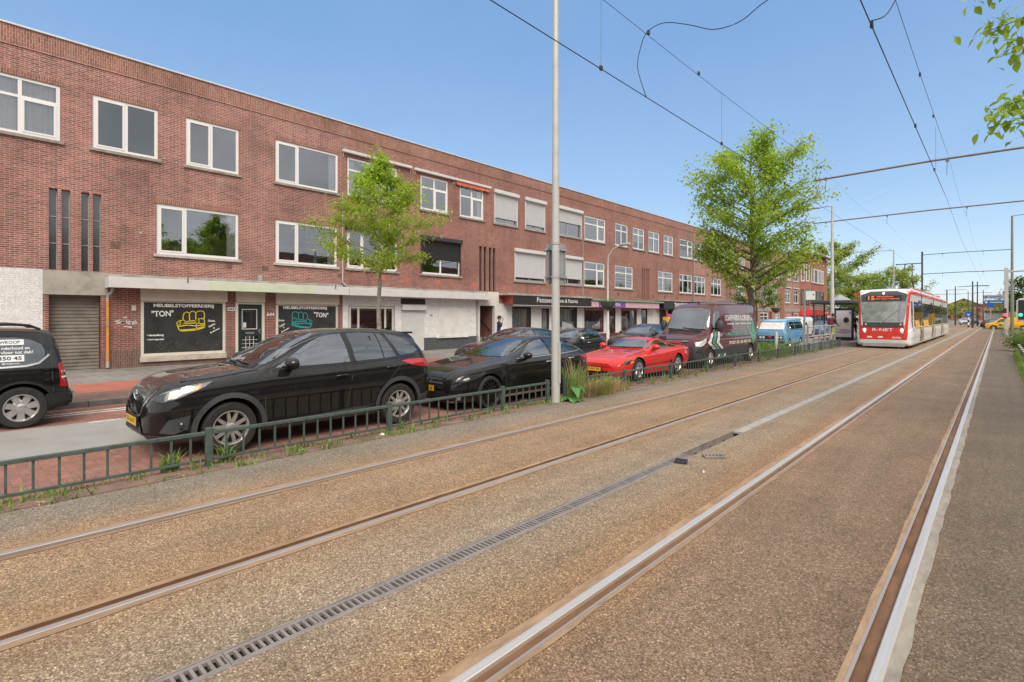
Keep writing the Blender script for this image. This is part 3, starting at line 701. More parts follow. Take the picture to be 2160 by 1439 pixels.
# ---- A: corner of the picture up to the first downpipe
YA0,YA1=-6.4,12.08
tA=[(-6.15,-3.45),(-2.6,-.8),top(.62,2.46)[:2],(3.26,5.06),(5.92,7.72),(9.12,11.87)]
mA=[(-6.15,-3.45),(-2.0,.7),(5.02,7.71),(9.12,11.82)]
sA=[(2.19,2.40),(2.49,2.70),(2.97,3.18),(3.27,3.48)]
gA=[(2.19,3.46,-.3,2.47),(4.56,7.23,.42,2.36),(7.62,8.65,-.3,2.33),(9.14,11.85,.36,2.32)]
A=terrace('red brick terrace building at the left edge with the upholstery shop and white painted corner',YA0,YA1,[top(*q) for q in tA]+[mid(*q) for q in mA]+slith(sA)+gA,'brick')
win(A,*top(*tA[0])); win(A,*top(*tA[1]))
win(A,*top(*tA[2]),cols=(.5,),trans=.66,casement=1,curtain=1)
win(A,*top(*tA[3]),cols=(.5,),casement=0); win(A,*top(*tA[4]),cols=(.47,),casement=0); win(A,*top(*tA[5]),cols=(.34,),casement=0,curtain=2)
win(A,*mid(*mA[0])); win(A,*mid(*mA[1]),curtain=1)
win(A,*mid(*mA[2]),cols=(.33,),casement=0,curtain=2); win(A,*mid(*mA[3]),cols=(.34,),casement=0,curtain=2)
slits(A,sA,*SLZ,'galv')
b=MB(); b.box(XF-.3,XF+.015,YA0,2.05,-.2,3.23); b.build('white_painted_wall',K['whitewall'],A)
b=MB(); b.box(XF-.3,XF+.03,2.05,3.66,2.47,3.22); b.build('concrete_lintel',K['concrete'],A)
b=MB()
for i in range(22):
    z=PAVE-.02+i*.112; x=XF-.34
    b.add([(x,2.19,z),(x,3.46,z),(x+.025,3.46,z+.045),(x+.025,2.19,z+.045),(x+.02,2.19,z+.1),(x+.02,3.46,z+.1),(x,2.19,z+.112),(x,3.46,z+.112)],[(0,1,2,3),(3,2,5,4),(4,5,7,6)])
b.build('garage_door',K['slat'],A)
b=MB(); b.box(XF-.34,XF+.004,2.11,2.19,PAVE-.1,2.47); b.box(XF-.34,XF+.004,3.46,3.5,PAVE-.1,2.47); build_parts(b,'garage_door_frame',K['brick_dark'],A)
b=MB(); 
for a,c in ((3.5,4.54),(7.28,7.58),(8.7,9.1),(11.87,12.06)): b.box(XF-.1,XF+.006,a,c,.66,2.74)
build_parts(b,'brick_pier',K['brick_dark'],A)
b=MB()
for a,c,zz in ((3.5,4.54,.655),(4.54,7.28,.26),(7.28,7.58,.655),(8.7,9.1,.655),(9.1,12.06,.24)): b.box(XF-.1,XF+.02,a,c,-.2,zz)
build_parts(b,'plinth',K['brick_base'],A)
# canopy over the shops
def canopy(bl,y0,y1,z0,z1,mat_='white',out=.6,slab=.12):
    b=MB(); b.bbox(XF+out-.06,XF+out,y0,y1,z0,z1,.01); b.box(XF-.02,XF+out-.06,y0+.01,y1-.01,z0+.06,z1-.05)
    b.box(XF+.001,XF+out-.06,y0,y0+.01,z0,z1); o=b.build('canopy',K[mat_],bl)
    s=MB(); s.box(XF+.002,XF+.16,y0+.05,y1-.05,z1+.0,z1+slab); s.build('canopy_ledge',K['concrete'],o); return o
cA=canopy(A,3.58,12.07,2.72,3.07)
b=MB(); b.box(XF+.601,XF+.612,6.5,10.5,2.735,3.055); fb=b.build('faded_sign_board',M('faded_green_sign',(.56,.62,.47),.5,var=.06,vs=2),A)
faded=M('faded_letters',(.66,.69,.58),.5,var=.05)
ftext('lettering','Meubelstoffeerderij',6.75,2.82,2.05,.17,faded,fb,X=XF+.614,shear=.3); ftext('lettering','TON',9.3,2.82,.72,.17,faded,fb,X=XF+.614)
b=MB(); b.tube([(XF+.1,4.0,3.2),(XF+.1,5.,3.17),(XF+.12,7.,3.2),(XF+.1,9.,3.18),(XF+.1,11.9,3.2)],.012,6); b.box(XF+.02,XF+.12,8.4,8.56,3.2,3.42); b.build('cable',K['grey_pipe'],A)
for y in (5.8,11.4):
    b=MB(); b.tube([(XF+.61,y,3.0),(XF+.66,y,3.02),(XF+.66,y,3.14)],.018,6); b.build('hook',K['darkmetal'],A)
# shop window one
def boardbox(bl,y0,y1,z0,z1): 
    b=MB(); b.bbox(XF-.08,XF+.11,y0,y1,z0,z1,.006); b.build('shutter_housing',K['offwhite'],bl)
boardbox(A,4.54,7.28,2.33,2.76); boardbox(A,7.6,8.68,2.34,2.76); boardbox(A,9.12,11.88,2.3,2.76)
def shopwin(bl,y0,y1,z0,z1,fm='creamframe',glass='film',cols=(),sill=True):
    wn=win(bl,y0,y1,z0,z1,cols,sill=False,fm=fm,glass=glass,rec=-.02,fw=.085)
    if sill:
        s=MB(); s.bbox(XF-.1,XF+.1,y0-.03,y1+.03,z0-.2,z0-.002,.012); s.build('sill',M('shop_sill',(.48,.42,.35),.85,var=.2,vs=5),wn)
    return wn
s1=shopwin(A,4.56,7.23,.42,2.36); s2=shopwin(A,9.14,11.85,.38,2.32)
XT=XF-.003
for wn,items in ((s1,[('MEUBELSTOFFEERDERIJ',4.93,2.08,1.91,.15,.035,0,0),('"TON"',4.88,1.77,.66,.21,.02,0,.04),('Gratis',6.64,1.59,.24,.075,.02,.2,0),('halen',6.68,1.37,.25,.075,.02,.2,.5),('&',6.84,1.32,.05,.06,.02,0,.5),('brengen',6.74,1.13,.36,.085,.02,.2,.5),('• Herstoffering',4.74,1.08,.5,.09,.03,.2,0),('• Leerreparatie',4.74,.94,.5,.08,.02,.2,0)]),
                (s2,[('MEUBELSTOFFEERDERIJ',9.44,2.06,1.91,.15,.035,0,0),('"TON"',10.74,1.77,.66,.21,.02,0,-.06),('Gratis',9.24,1.59,.24,.075,.02,.2,0),('halen',9.3,1.34,.25,.075,.02,.2,.5),('&',9.45,1.3,.05,.06,.02,0,.5),('brengen',9.38,1.1,.36,.085,.02,.2,.5)])):
    for s,y,z,w_,h_,bo,sh,ro in items: ftext('lettering',s,y,z,w_,h_,K['letter'],wn,X=XT,bold=bo,shear=sh,rot=ro)
def strokes(name,SS,mat_,parent,wd=.03):
    b=MB()
    for s in SS:
        for (ya,za),(yb,zb) in zip(s[:-1],s[1:]):
            dy,dz=yb-ya,zb-za; l=math.hypot(dy,dz) or 1; e=.25*wd/l; ya2,za2,yb2,zb2=ya-dy*e,za-dz*e,yb+dy*e,zb+dz*e; ny,nz=-dz/l*wd/2,dy/l*wd/2
            b.quad((XT,ya2+ny,za2+nz),(XT,ya2-ny,za2-nz),(XT,yb2-ny,zb2-nz),(XT,yb2+ny,zb2+nz))
    return b.build(name,mat_,parent,nouv=True)
strokes('sofa_drawing',SOFA_Y,K['yellow_line'],s1); strokes('sofa_drawing',SOFA_T,K['teal_line'],s2,.026)
# creased plastic sheet low in the window
b=MB(); rnd=random.Random(5)
for k in range(34):
    y=rnd.uniform(5.0,7.0); z=rnd.uniform(.52,.85); l=rnd.uniform(.08,.24); b.quad((XT,y,z),(XT,y+.012,z-.004),(XT,y+l*.5+.01,z+l*.6),(XT,y+l*.5,z+l*.6))
b.build('sheet_creases',M('creased_plastic',(.13,.135,.135),.25,var=.4,vs=12),s1)
# door 644
d=MB(); x0,x1=XF-.1,XF-.03
ya,yb,za,zb=7.7,8.58,PAVE+.02,2.25
d.box(x0,x1,ya,ya+.13,za,zb); d.box(x0,x1,yb-.13,yb,za,zb); d.box(x0,x1,ya+.13,yb-.13,zb-.14,zb); d.box(x0,x1,ya+.13,yb-.13,za,za+.2); d.box(x0,x1,ya+.13,yb-.13,1.02,1.25)
dr=d.build('door',K['green_door'],A)
f=MB(); f.box(XF-.11,XF+.02,7.6,7.69,PAVE,2.335); f.box(XF-.11,XF+.02,8.59,8.68,PAVE,2.335); f.box(XF-.11,XF+.02,7.69,8.59,2.26,2.335); f.build('door_frame',K['creamframe'],A)
p=MB(); p.quad((XF-.07,ya+.13,za+.2),(XF-.07,yb-.13,za+.2),(XF-.07,yb-.13,zb-.14),(XF-.07,ya+.13,zb-.14)); p.build('pane',K['darkpane'],dr)
p=MB(); a_,b_,c_,e_=ya+.15,yb-.15,1.28,zb-.17
for q in ((a_,a_+.03,c_,e_),(b_-.03,b_,c_,e_),(a_+.03,b_-.03,c_,c_+.03),(a_+.03,b_-.03,e_-.03,e_)): p.box(XF-.068,XF-.06,*q)
for i in range(1,4): yv=a_+(b_-a_)*i/4; p.box(XF-.062,XF-.045,yv-.008,yv+.008,za+.2,1.02)
for i in range(1,5): zv=za+.2+(1.02-za-.2)*i/5; p.box(XF-.06,XF-.043,a_,b_,zv-.008,zv+.008)
p.box(XF-.066,XF-.058,a_+.05,a_+.16,1.35,1.55); p.build('grille',K['white'],dr)
p=MB(); p.box(XF-.03,XF-.02,7.98,8.3,1.1,1.18); p.box(XF-.03,XF-.01,8.48,8.53,1.1,1.3); p.box(XF-.01,XF+.02,8.4,8.52,1.19,1.22); p.build('letterbox',K['silvertrim'],dr)
for y,z,w_ ,txt in ((7.31,2.0,.26,'644'),(8.77,1.81,.3,'644')):
    if y<8:
        b=MB(); b.box(XF+.007,XF+.02,y,y+w_,z,z+.13); pl=b.build('house_number',K['sign_white'],A); ftext('lettering',txt,y+.03,z+.02,w_-.06,.09,K['platetext'],pl,X=XF+.022,bold=.02)
    else: ftext('house_number',txt,y,z,w_,.13,K['sign_white'],A,X=XF+.012,bold=.03)
b=MB(); b.box(XF+.007,XF+.05,4.3,4.42,1.98,2.16); b.build('junction_box',K['offwhite'],A)
# downpipe, orange below
b=MB(); b.tube([(XF+.35,3.72,2.72),(XF+.3,3.72,2.6),(XF+.12,3.66,2.5),(XF+.08,3.64,2.4),(XF+.08,3.64,2.3)],.04,10); dp=b.build('downpipe',K['grey_pipe'],A,smooth=60)
b=MB(); b.tube([(XF+.08,3.64,2.3),(XF+.08,3.64,.32)],.045,10); b.build('painted_section',K['orange_pipe'],dp,smooth=60)
b=MB(); b.tube([(XF+.08,3.64,.32),(XF+.08,3.64,.1)],.05,10); b.tube([(XF+.08,3.64,1.6),(XF+.08,3.64,1.5)],.05,10); b.build('broken_foot',K['concrete'],dp)
# graffiti tag smear on the pier
strokes_=[[(3.85,1.62),(4.0,1.66),(4.05,1.55),(4.2,1.66),(4.28,1.56),(4.42,1.63)],[(3.9,1.56),(4.1,1.6),(4.3,1.52),(4.45,1.57)],[(4.1,1.45),(4.3,1.42)],[(4.08,1.74),(4.16,1.76)]]
XT_=XT; XT=XF+.0085; strokes('graffiti_scrawl',strokes_,M('graffiti_paint',(.55,.47,.45),.8,var=.3,vs=12),A,.05); XT=XT_
# small vents, wall patches
def vents(bl,pts,r=.07,mat_='galv'):
    for y,z in pts:
        b=MB(); b.lathe([(.001,.0),(r*.5,.012),(r*.9,.02),(r,.01),(r,-.01)],(XF,y,z),'x',14); b.build('vent_cap',K[mat_],bl)
vents(A,[(5.25,7.35),(5.6,7.28),(4.55,4.65)],.055,'concrete')
b=MB()
for y,z,s in ((3.9,4.15,.17),(7.4,3.72,.15),(8.75,3.7,.16),(11.95,3.6,.12)): b.box(XF-.05,XF+.004,y-s,y+s*.6,z-s*.7,z+s*.7)
build_parts(b,'brick_patch',M('patched_brick',(.17,.10,.08),.9,var=.3,vs=8),A)

# ---- B: second building (white ground floor, roller shutters above)
YB0,YB1=12.08,30.6
tB=[(12.33,15.0),(16.41,18.22),(19.06,20.86),(21.7,23.71),(24.41,26.35),(27.3,30.4)]
mB=[(12.3,15.0),(16.41,19.1),(23.45,26.35),(27.4,30.4)]
sB=slit4(20.5)
gB=[(12.38,14.84,.62,2.27),(20.5,21.74,-.3,2.4),(23.24,24.99,.69,2.38),(26.02,26.79,-.3,2.3),(27.8,29.9,.5,2.41)]
B=terrace('red brick building with grey roller shutters above a white ground floor and cake shop',YB0,YB1,[top(*q) for q in tB]+[mid(*q) for q in mB]+slith(sB)+gB,'brick_b')
win(B,*top(*tB[0]),cols=(.72,),trans=.68,curtain=3); win(B,*top(*tB[1]),cols=(.5,),trans=.66,casement=1,curtain=0); win(B,*top(*tB[2]),cols=(.5,),trans=.66,casement=1,curtain=2)
shutterwin(B,*top(*tB[3]),.82); shutterwin(B,*top(*tB[4]),.86); shutterwin(B,*top(*tB[5]),.48)
win(B,*mid(*mB[0]),cols=(.3,),casement=0); shutterwin(B,*mid(*mB[1]),.55,'blackshutter'); shutterwin(B,*mid(*mB[2]),.88); shutterwin(B,*mid(*mB[3]),.78)
b=MB(); b.bbox(XF+.002,XF+.2,12.2,15.05,5.72,5.95,.03); b.build('shutter_box',K['blackshutter'],B)
slits(B,sB,*SLZ,'darkmetal')
def awn(bl,y0,y1,z,valance=False):
    b=MB(); b.bbox(XF+.01,XF+.17,y0,y1,z,z+.13,.02); a=b.build('awning_cassette',K['white'],bl)
    if valance:
        c=MB(); n=12
        for i in range(n):
            ya=y0+.1+(y1-y0-.2)*i/n; yb=y0+.1+(y1-y0-.2)*(i+1)/n
            c.quad((XF+.10,ya,z),(XF+.10,yb,z),(XF+.13,yb,z-.22+.03*(i%2)),(XF+.13,ya,z-.22+.03*((i+1)%2)))
        c.build('valance',K['orange_valance'],a)
    for y in (y0+.05,y1-.05):
        c=MB(); c.cyl((XF+.06,y,z),(XF+.05,y,z-1.45 if y1-y0<2.5 else z-.2),.012,n=6); c.build('awning_arm',K['white'],a)
awn(B,12.05,15.8,9.12); awn(B,15.98,18.6,9.1); awn(B,18.62,21.35,9.1,True)
b=MB(); b.tube([(XF+.06,12.06,7.3),(XF+.06,12.06,5.0),(XF+.06,12.06,3.3),(XF+.3,12.1,3.15)],.035,8); b.build('downpipe',K['grey_pipe'],B,smooth=60)
b=MB(); b.tube([(XF+.06,30.52,7.0),(XF+.06,30.52,3.2)],.03,8); b.build('downpipe',K['grey_pipe'],B,smooth=60)
cB=canopy(B,12.09,21.1,2.72,3.07)
b=MB(); b.box(XF-.1,XF+.012,12.09,12.38,-.2,2.76); b.box(XF-.1,XF+.012,12.38,14.84,-.2,.62); b.box(XF-.1,XF+.012,12.38,14.84,2.27,2.76); b.box(XF-.1,XF+.012,14.84,20.42,.7,2.76); build_parts(b,'white_painted_wall',K['whitewall'],B)
b=MB(); b.box(XF-.1,XF+.03,14.9,20.42,-.2,.7); b.build('plinth',K['darkgrey'],B)
wb=win(B,12.42,14.82,.66,2.25,(.2,.8),sill=False,fm='creamframe',rec=.02)
b=MB()
for i in range(40): y=12.5+i*.057; b.box(XF-.2,XF-.19,y,y+.04,.7,2.2)
b.build('slat_blind',K['wood'],wb)
def roller(bl,y0,y1,z0,z1,X,name,mat_):
    b=MB(); n=int((z1-z0)/.055)
    for i in range(n):
        z=z0+i*.055; b.add([(X,y0,z),(X,y1,z),(X+.014,y1,z+.02),(X+.014,y0,z+.02),(X+.01,y0,z+.05),(X+.01,y1,z+.05),(X,y0,z+.055),(X,y1,z+.055)],[(0,1,2,3),(3,2,5,4),(4,5,7,6)])
    return b.build(name,K[mat_],bl)
roller(B,15.28,16.59,PAVE,2.1,XF+.035,'roller_door','white')
b=MB(); b.bbox(XF+.013,XF+.2,15.2,16.68,2.1,2.36,.02); b.build('roller_box',K['white'],B)
b=MB(); b.box(XF-.1,XF+.02,15.2,16.7,2.4,2.68); b.build('vent_opening',K['black'],B)
b=MB(); b.bbox(XF+.0,XF+.06,17.58,19.41,.74,2.25,.015); b.box(XF,XF+.12,17.4,19.6,.66,.735); b.build('boarded_window',M('white_board_panel',(.66,.65,.62),.6,var=.12,vs=1.5),B)
b=MB(); b.box(XF+.013,XF+.02,16.95,17.2,1.78,1.92); pl=b.build('house_number',K['sign_white'],B); ftext('lettering','646',16.98,1.81,.19,.08,K['platetext'],pl,X=XF+.022,bold=.02)
b=MB(); b.tube([(XF+.06,20.3,2.7),(XF+.06,20.3,.1)],.035,8); b.build('downpipe',K['grey_pipe'],B,smooth=60)
# stair porch
b=MB(); b.box(XF-.15,XF+.05,20.42,20.52,-.1,3.2); b.box(XF-.15,XF+.05,21.7,22.05,-.1,3.2); b.box(XF-.15,XF+.05,20.52,21.7,2.4,3.2); build_parts(b,'porch_surround',K['render'],B)
b=MB(); 
for i in range(7): b.box(XF-.5-i*.25-.25,XF-.5-i*.25,20.52,21.7,-.1,PAVE+.17*(i+1))
b.build('porch_steps',K['concrete'],B)
b=MB(); b.quad((XF-.151,21.7,-.1),(XF-2.3,21.7,-.1),(XF-2.3,21.7,2.4),(XF-.151,21.7,2.4)); b.quad((XF-.151,20.52,-.1),(XF-2.3,20.52,-.1),(XF-2.3,20.52,2.4),(XF-.151,20.52,2.4)); b.quad((XF-2.3,20.52,-.1),(XF-2.3,21.7,-.1),(XF-2.3,21.7,2.9),(XF-2.3,20.52,2.9)); b.build('porch_wall',K['brick_dark'],B)
b=MB(); b.tube([(XF-.2,21.62,.95),(XF-2.0,21.62,2.2)],.03,8); b.build('handrail',K['black'],B)
# cake shop front
b=MB(); wall_holes(b,XF+.012,22.06,30.59,-.2,2.55,[(23.24,24.99,.69,2.38),(26.02,26.79,-.2,2.3),(27.8,29.9,.5,2.41)],.15); b.build('white_painted_wall',K['whitewall'],B)
w1=win(B,23.26,24.97,.71,2.36,(.86,),sill=False,fm='black',rec=.03)
c=MB(); 
for i in range(30):
    y=23.35+i*.05; c.quad((XF-.25+.03*math.sin(i*1.7),y,.75),(XF-.25+.03*math.sin((i+1)*1.7),y+.05,.75),(XF-.25+.03*math.sin((i+1)*1.7),y+.05,2.3),(XF-.25+.03*math.sin(i*1.7),y,2.3))
c.build('curtain',K['curtain'],w1)
w2=win(B,27.82,29.88,.52,2.39,(.9,),sill=False,fm='black',rec=.03)
c=MB()
for i in range(36):
    y=27.9+i*.05; c.quad((XF-.3+.03*math.sin(i*1.3),y,.55),(XF-.3+.03*math.sin((i+1)*1.3),y+.05,.55),(XF-.3+.03*math.sin((i+1)*1.3),y+.05,2.3),(XF-.3+.03*math.sin(i*1.3),y,2.3))
c.build('curtain',K['curtain'],w2)
b=MB(); b.add([(XF+.25,27.75,PAVE),(XF+.15,29.6,PAVE),(XF+.05,29.3,1.25),(XF+.08,28.1,1.45),(XF+.2,29.0,1.0)],[(0,1,4),(0,4,3),(4,1,2),(4,2,3)]); b.box(XF+.02,XF+.05,27.8,29.5,PAVE,1.1); o=b.build('folded_board',K['sign_grey']); tag(o,'large folded grey board leaning in front of the cake shop window','board')
dd=MB(); dd.box(XF-.1,XF-.05,26.04,26.77,PAVE,2.28); do=dd.build('door',K['black'],B)
p=MB(); p.quad((XF-.045,26.12,.5),(XF-.045,26.6,.5),(XF-.045,26.6,2.2),(XF-.045,26.12,2.2)); p.build('pane',K['windscreen'],do)
def fascia(bl,y0,y1,z0,z1,out,mat_,endmat=None):
    b=MB(); b.bbox(XF+.02,XF+out,y0,y1,z0,z1,.01); o=b.build('fascia',K[mat_],bl)
    if endmat:
        e=MB(); e.box(XF+.02,XF+out-.01,y0-.012,y0-.001,z0,z1); e.build('fascia_end',K[endmat],o)
    return o
fB=fascia(B,22.5,30.59,2.5,3.02,.75,'black_sign','red_board')
b=MB(); b.bbox(XF+.003,XF+.8,22.05,30.6,3.03,3.15,.01); b.build('canopy_slab',K['concrete'],B)
ftext('lettering','Patisserie',24.69,2.66,1.85,.3,K['letter'],fB,X=XF+.755,bold=.0); ftext('lettering','pies & Pastries',26.9,2.6,2.05,.33,K['letter'],fB,X=XF+.755,bold=0.)
b=MB()
for i in range(46):
    y=22.55+i*.175; b.add([(XF+.74,y,2.5),(XF+.74,y+.175,2.5),(XF+.742,y+.13,2.44),(XF+.742,y+.045,2.44)],[(0,1,2,3)])
b.build('scalloped_trim',K['black_sign'],fB)
d0=None
for i in range(46):
    if d0 is None: b=MB(); b.ball((XF+.75,22.6,2.45),.03,.035,.03,8,5); d0=b.build('trim_dot',K['letter'],fB)
    else: o=d0.copy(); COL.objects.link(o); o.parent=fB; o.location=(0,i*.175,0)

# ---- C: third building (lamp shop and tobacco shop)
YC0,YC1=30.6,48.97
tC=[(30.81,33.5),(34.89,36.72),(37.52,39.37),(40.1,42.0),(42.82,44.65),(46.0,48.76)]
mC=[(30.75,33.4),(34.82,37.52),(41.77,44.55),(45.9,48.65)]
sC=slit4(38.95,.2)
gC=[(30.75,33.25,.6,2.42),(34.02,34.89,-.3,2.42),(35.72,38.13,.6,2.44),(38.9,39.85,-.3,2.45),(42.0,43.2,-.3,2.4),(43.6,47.5,.6,2.4)]
C_=terrace('brown-red brick building over the purple lamp shop and black tobacco shop front',YC0,YC1,[top(*q) for q in tC]+[mid(*q) for q in mC]+slith(sC)+gC,'brick_b')
for i,q in enumerate(tC): win(C_,*top(*q),cols=(.62,) if i in (0,5) else (.5,),trans=.68,casement=1 if i in(0,5) else None,curtain=(0,0,6,1,1,4)[i])
win(C_,*mid(*mC[0]),cols=(.62,),trans=.68,casement=1,curtain=3); win(C_,*mid(*mC[1]),cols=(.62,),trans=.68,curtain=5); win(C_,*mid(*mC[2]),cols=(.35,),trans=.68,curtain=1); win(C_,*mid(*mC[3]),cols=(.3,.7),trans=.68,curtain=3)
slits(C_,sC,*SLZ,'darkmetal')
b=MB(); b.tube([(XF+.06,48.9,9.4),(XF+.06,48.9,3.2)],.04,8); b.build('downpipe',K['grey_pipe'],C_,smooth=60)
fD=fascia(C_,30.61,40.55,2.45,2.88,.75,'pink_sign')
b=MB(); b.bbox(XF+.003,XF+.85,30.62,41.2,2.9,3.03,.01); b.build('canopy_edge',K['green_trim'],C_)
b=MB(); b.box(XF+.751,XF+.765,31.5,35.1,2.47,2.86); pu=b.build('sign_panel',K['purple'],fD)
pw=M('pale_lilac_letters',(.62,.5,.72),.5,var=0)
ftext('lettering','JO',31.65,2.53,.75,.27,pw,pu,X=XF+.768,bold=.02); ftext('lettering','AMPA',33.1,2.53,1.3,.27,pw,pu,X=XF+.768,bold=.02)
b=MB(); wall_holes(b,XF+.012,30.61,41.2,-.2,2.44,[(30.75,33.25,.6,2.42),(34.02,34.89,-.2,2.42),(35.72,38.13,.6,2.43),(38.9,39.85,-.2,2.43)],.15); b.build('white_painted_wall',K['whitewall'],C_)
b=MB(); b.box(XF-.05,XF+.03,30.62,40.4,-.2,.55); b.build('plinth',K['brownred'],C_)
for y0,y1 in ((30.77,33.23),(35.74,38.11)):
    wn=win(C_,y0,y1,.62,2.4,(.9,),sill=False,fm='brownred',rec=.03)
    b=MB(); rnd=random.Random(int(y0))
    for k in range(7): yy=y0+.2+rnd.random()*(y1-y0-.4); b.box(XF-.5,XF-.45,yy,yy+.12,.65,.9+rnd.random()*.8)
    b.build('window_display',K['curtain'],wn)
    v=MB(); n=18
    for i in range(n):
        ya=y0+(y1-y0)*i/n; yb=y0+(y1-y0)*(i+1)/n; v.quad((XF+.02,ya,2.42),(XF+.02,yb,2.42),(XF+.1,yb,2.2+.05*(i%2)),(XF+.1,ya,2.2+.05*((i+1)%2)))
    v.build('patterned_valance',M('patterned_valance',(.42,.22,.2),.8,var=.6,vs=7),wn)
b=MB(); b.box(XF-.1,XF-.05,34.04,34.87,PAVE,2.4); do=b.build('door',K['brownred'],C_); p=MB(); p.quad((XF-.045,34.2,.5),(XF-.045,34.7,.5),(XF-.045,34.7,2.2),(XF-.045,34.2,2.2)); p.build('pane',K['darkpane'],do)
b=MB(); b.box(XF-.1,XF-.05,38.92,39.83,PAVE,2.42); do=b.build('door',K['black'],C_); p=MB(); p.quad((XF-.045,39.05,.3),(XF-.045,39.7,.3),(XF-.045,39.7,2.3),(XF-.045,39.05,2.3)); p.build('pane',K['darkpane'],do)
fE=fascia(C_,41.3,48.95,2.45,3.1,.78,'black_sign')
b=MB(); b.bbox(XF+.003,XF+.85,41.22,48.96,3.11,3.2,.01); b.build('canopy_slab',K['concrete'],C_)
ftext('lettering','TABAKSHOP',43.3,2.58,2.6,.4,K['letter'],fE,X=XF+.787,bold=.03); ftext('lettering','ALL',46.05,2.58,.95,.4,K['teal'],fE,X=XF+.787,bold=.03)
b=MB(); wall_holes(b,XF+.012,41.21,48.96,-.2,2.44,[(42.0,43.2,-.2,2.4),(43.6,47.5,.6,2.4)],.15); b.build('white_painted_wall',K['render'],C_)
win(C_,43.62,47.48,.62,2.38,(.33,.66),sill=False,fm='black',rec=.03)
b=MB(); b.box(XF-.1,XF-.05,42.02,43.18,PAVE,2.38); do=b.build('door',K['darkgrey'],C_)
b=MB(); b.box(XF+.2,XF+.9,43.9,45.6,1.95,2.35); hs_=b.build('hanging_sign',K['yellow'],C_); ftext('lettering','TABAK',44.1,2.05,1.2,.2,K['red'],hs_,X=XF+.905,bold=.02) if False else None
for y,m_ in ((41.9,0),):
    t=thing('vending_stand','orange snack display stand with pink top outside the tobacco shop','display stand',(XF+.5,42.6,PAVE))
    b=MB(); b.bbox(XF+.3,XF+.75,42.2,43.2,PAVE,1.1,.03); b.build('cabinet',K['orange'],t); b=MB(); b.bbox(XF+.25,XF+.8,42.1,43.3,1.3,1.75,.03); b.build('display_box',K['yellow'],t)
    b=MB(); b.box(XF+.35,XF+.7,42.3,43.1,1.1,1.3); b.build('neck',K['sign_white'],t); b=MB(); b.ball((XF+.5,42.7,1.85),.25,.4,.18,12,8); b.build('topper',K['pink'],t)
for i in range(8):
    pass
# little round vents / iron wall anchors in a row under the first-floor windows
for bl,pts,mt in ((B,[(14.2,3.62),(15.6,3.6),(17.6,3.55),(20.1,3.55),(22.6,3.5),(25.3,3.5),(29.4,3.45)],'red_board'),(C_,[(35.3,3.5),(38.4,3.45),(40.9,3.5),(43.0,3.48),(45.4,3.48)],'red_board')):
    for y,z in pts:
        b=MB(); b.box(XF-.02,XF+.006,y-.09,y+.09,z-.12,z+.12); b.build('painted_patch',K['orange_valance'] if bl is B else K['brownred'],bl)

# ---- D: fourth building, paler mauve brick
YD0,YD1=48.97,67.4
tD=[(49.19,51.65),(53.2,55.1),(55.9,57.8),(58.4,60.2),(61.2,63.),(64.4,67.1)]
mD=[(49.08,51.76),(53.18,55.81),(60.2,62.9),(64.3,67.0)]
sD=slit4(57.2,.2)
gD=[(49.6,53.,.6,2.4),(54.2,55.2,-.3,2.4),(60.,63.6,.6,2.4),(64.4,65.4,-.3,2.4)]
D=terrace('pale mauve brick building partly hidden behind the large street tree',YD0,YD1,[top(*q) for q in tD]+[mid(*q) for q in mD]+slith(sD)+gD,'brick_c')
for i,q in enumerate(tD): win(D,*top(*q),cols=(.62,) if i in (0,5) else (.5,),trans=.68,curtain=(0,1,0,1,1,0)[i])
for i,q in enumerate(mD): win(D,*mid(*q),cols=(.3,.7),trans=.68,curtain=(3,0,1,3)[i])
slits(D,sD,*SLZ,'brownred')
b=MB(); b.box(XF-.05,XF+.06,48.98,67.39,2.5,2.95); b.build('concrete_band',K['concrete'],D)
for a,c,z0_,z1_ in gD:
    if z0_>0: win(D,a,c,z0_,z1_,(.33,.66),trans=.7,curtain=4)
    else:
        b=MB(); b.box(XF-.1,XF-.05,a,c,PAVE,2.38); b.build('door',K['darkgrey'],D)
# ---- E: fifth building, homes with concrete band and bay windows
YE0,YE1=67.4,85.7
tE=[(67.9,70.2),(71.45,73.2),(74.17,76.0),(76.74,78.57),(79.46,81.27),(82.68,85.12)]
mE=[(68.5,70.8),(72.3,74.0),(78.57,81.0),(82.68,85.12)]
gE=[(68.3,71.2,.8,2.3),(71.8,72.8,-.3,2.35),(74.6,76.2,.9,2.1),(79.6,81.2,.9,2.1),(81.8,82.6,-.3,2.35),(83.2,85.2,.6,2.3)]
E_=terrace('red brick row of homes with white framed windows beside the corner house',YE0,YE1,[(a,c,6.85,8.6) for a,c in tE]+[(a,c,3.68,5.6) for a,c in mE]+gE,'brick_c')
for i,(a,c) in enumerate(tE): win(E_,a,c,6.85,8.6,(.5,),trans=.66,curtain=(1,0,1,1,3,0)[i],fw=.12)
for i,(a,c) in enumerate(mE): win(E_,a,c,3.68,5.6,(.5,),trans=.66,curtain=(0,1,0,3)[i],fw=.12); awn(E_,a-.2,c+.2,5.75)
for a,c,z0_,z1_ in gE:
    if z0_>0: win(E_,a,c,z0_,z1_,(.5,),trans=.66,curtain=4,fw=.12)
    else:
        b=MB(); b.box(XF-.1,XF-.05,a,c,PAVE,2.3); b.build('door',K['brownred'],E_)
b=MB(); b.box(XF-.05,XF+.06,67.41,75.6,2.45,2.95); b.box(XF-.05,XF+.06,78.2,85.69,2.45,2.95); build_parts(b,'concrete_band',K['stone'],E_)
b=MB(); b.box(XF-.02,XF+.08,76.4,77.8,-.1,5.6); b.build('brick_pilaster',K['brick_d'],E_)
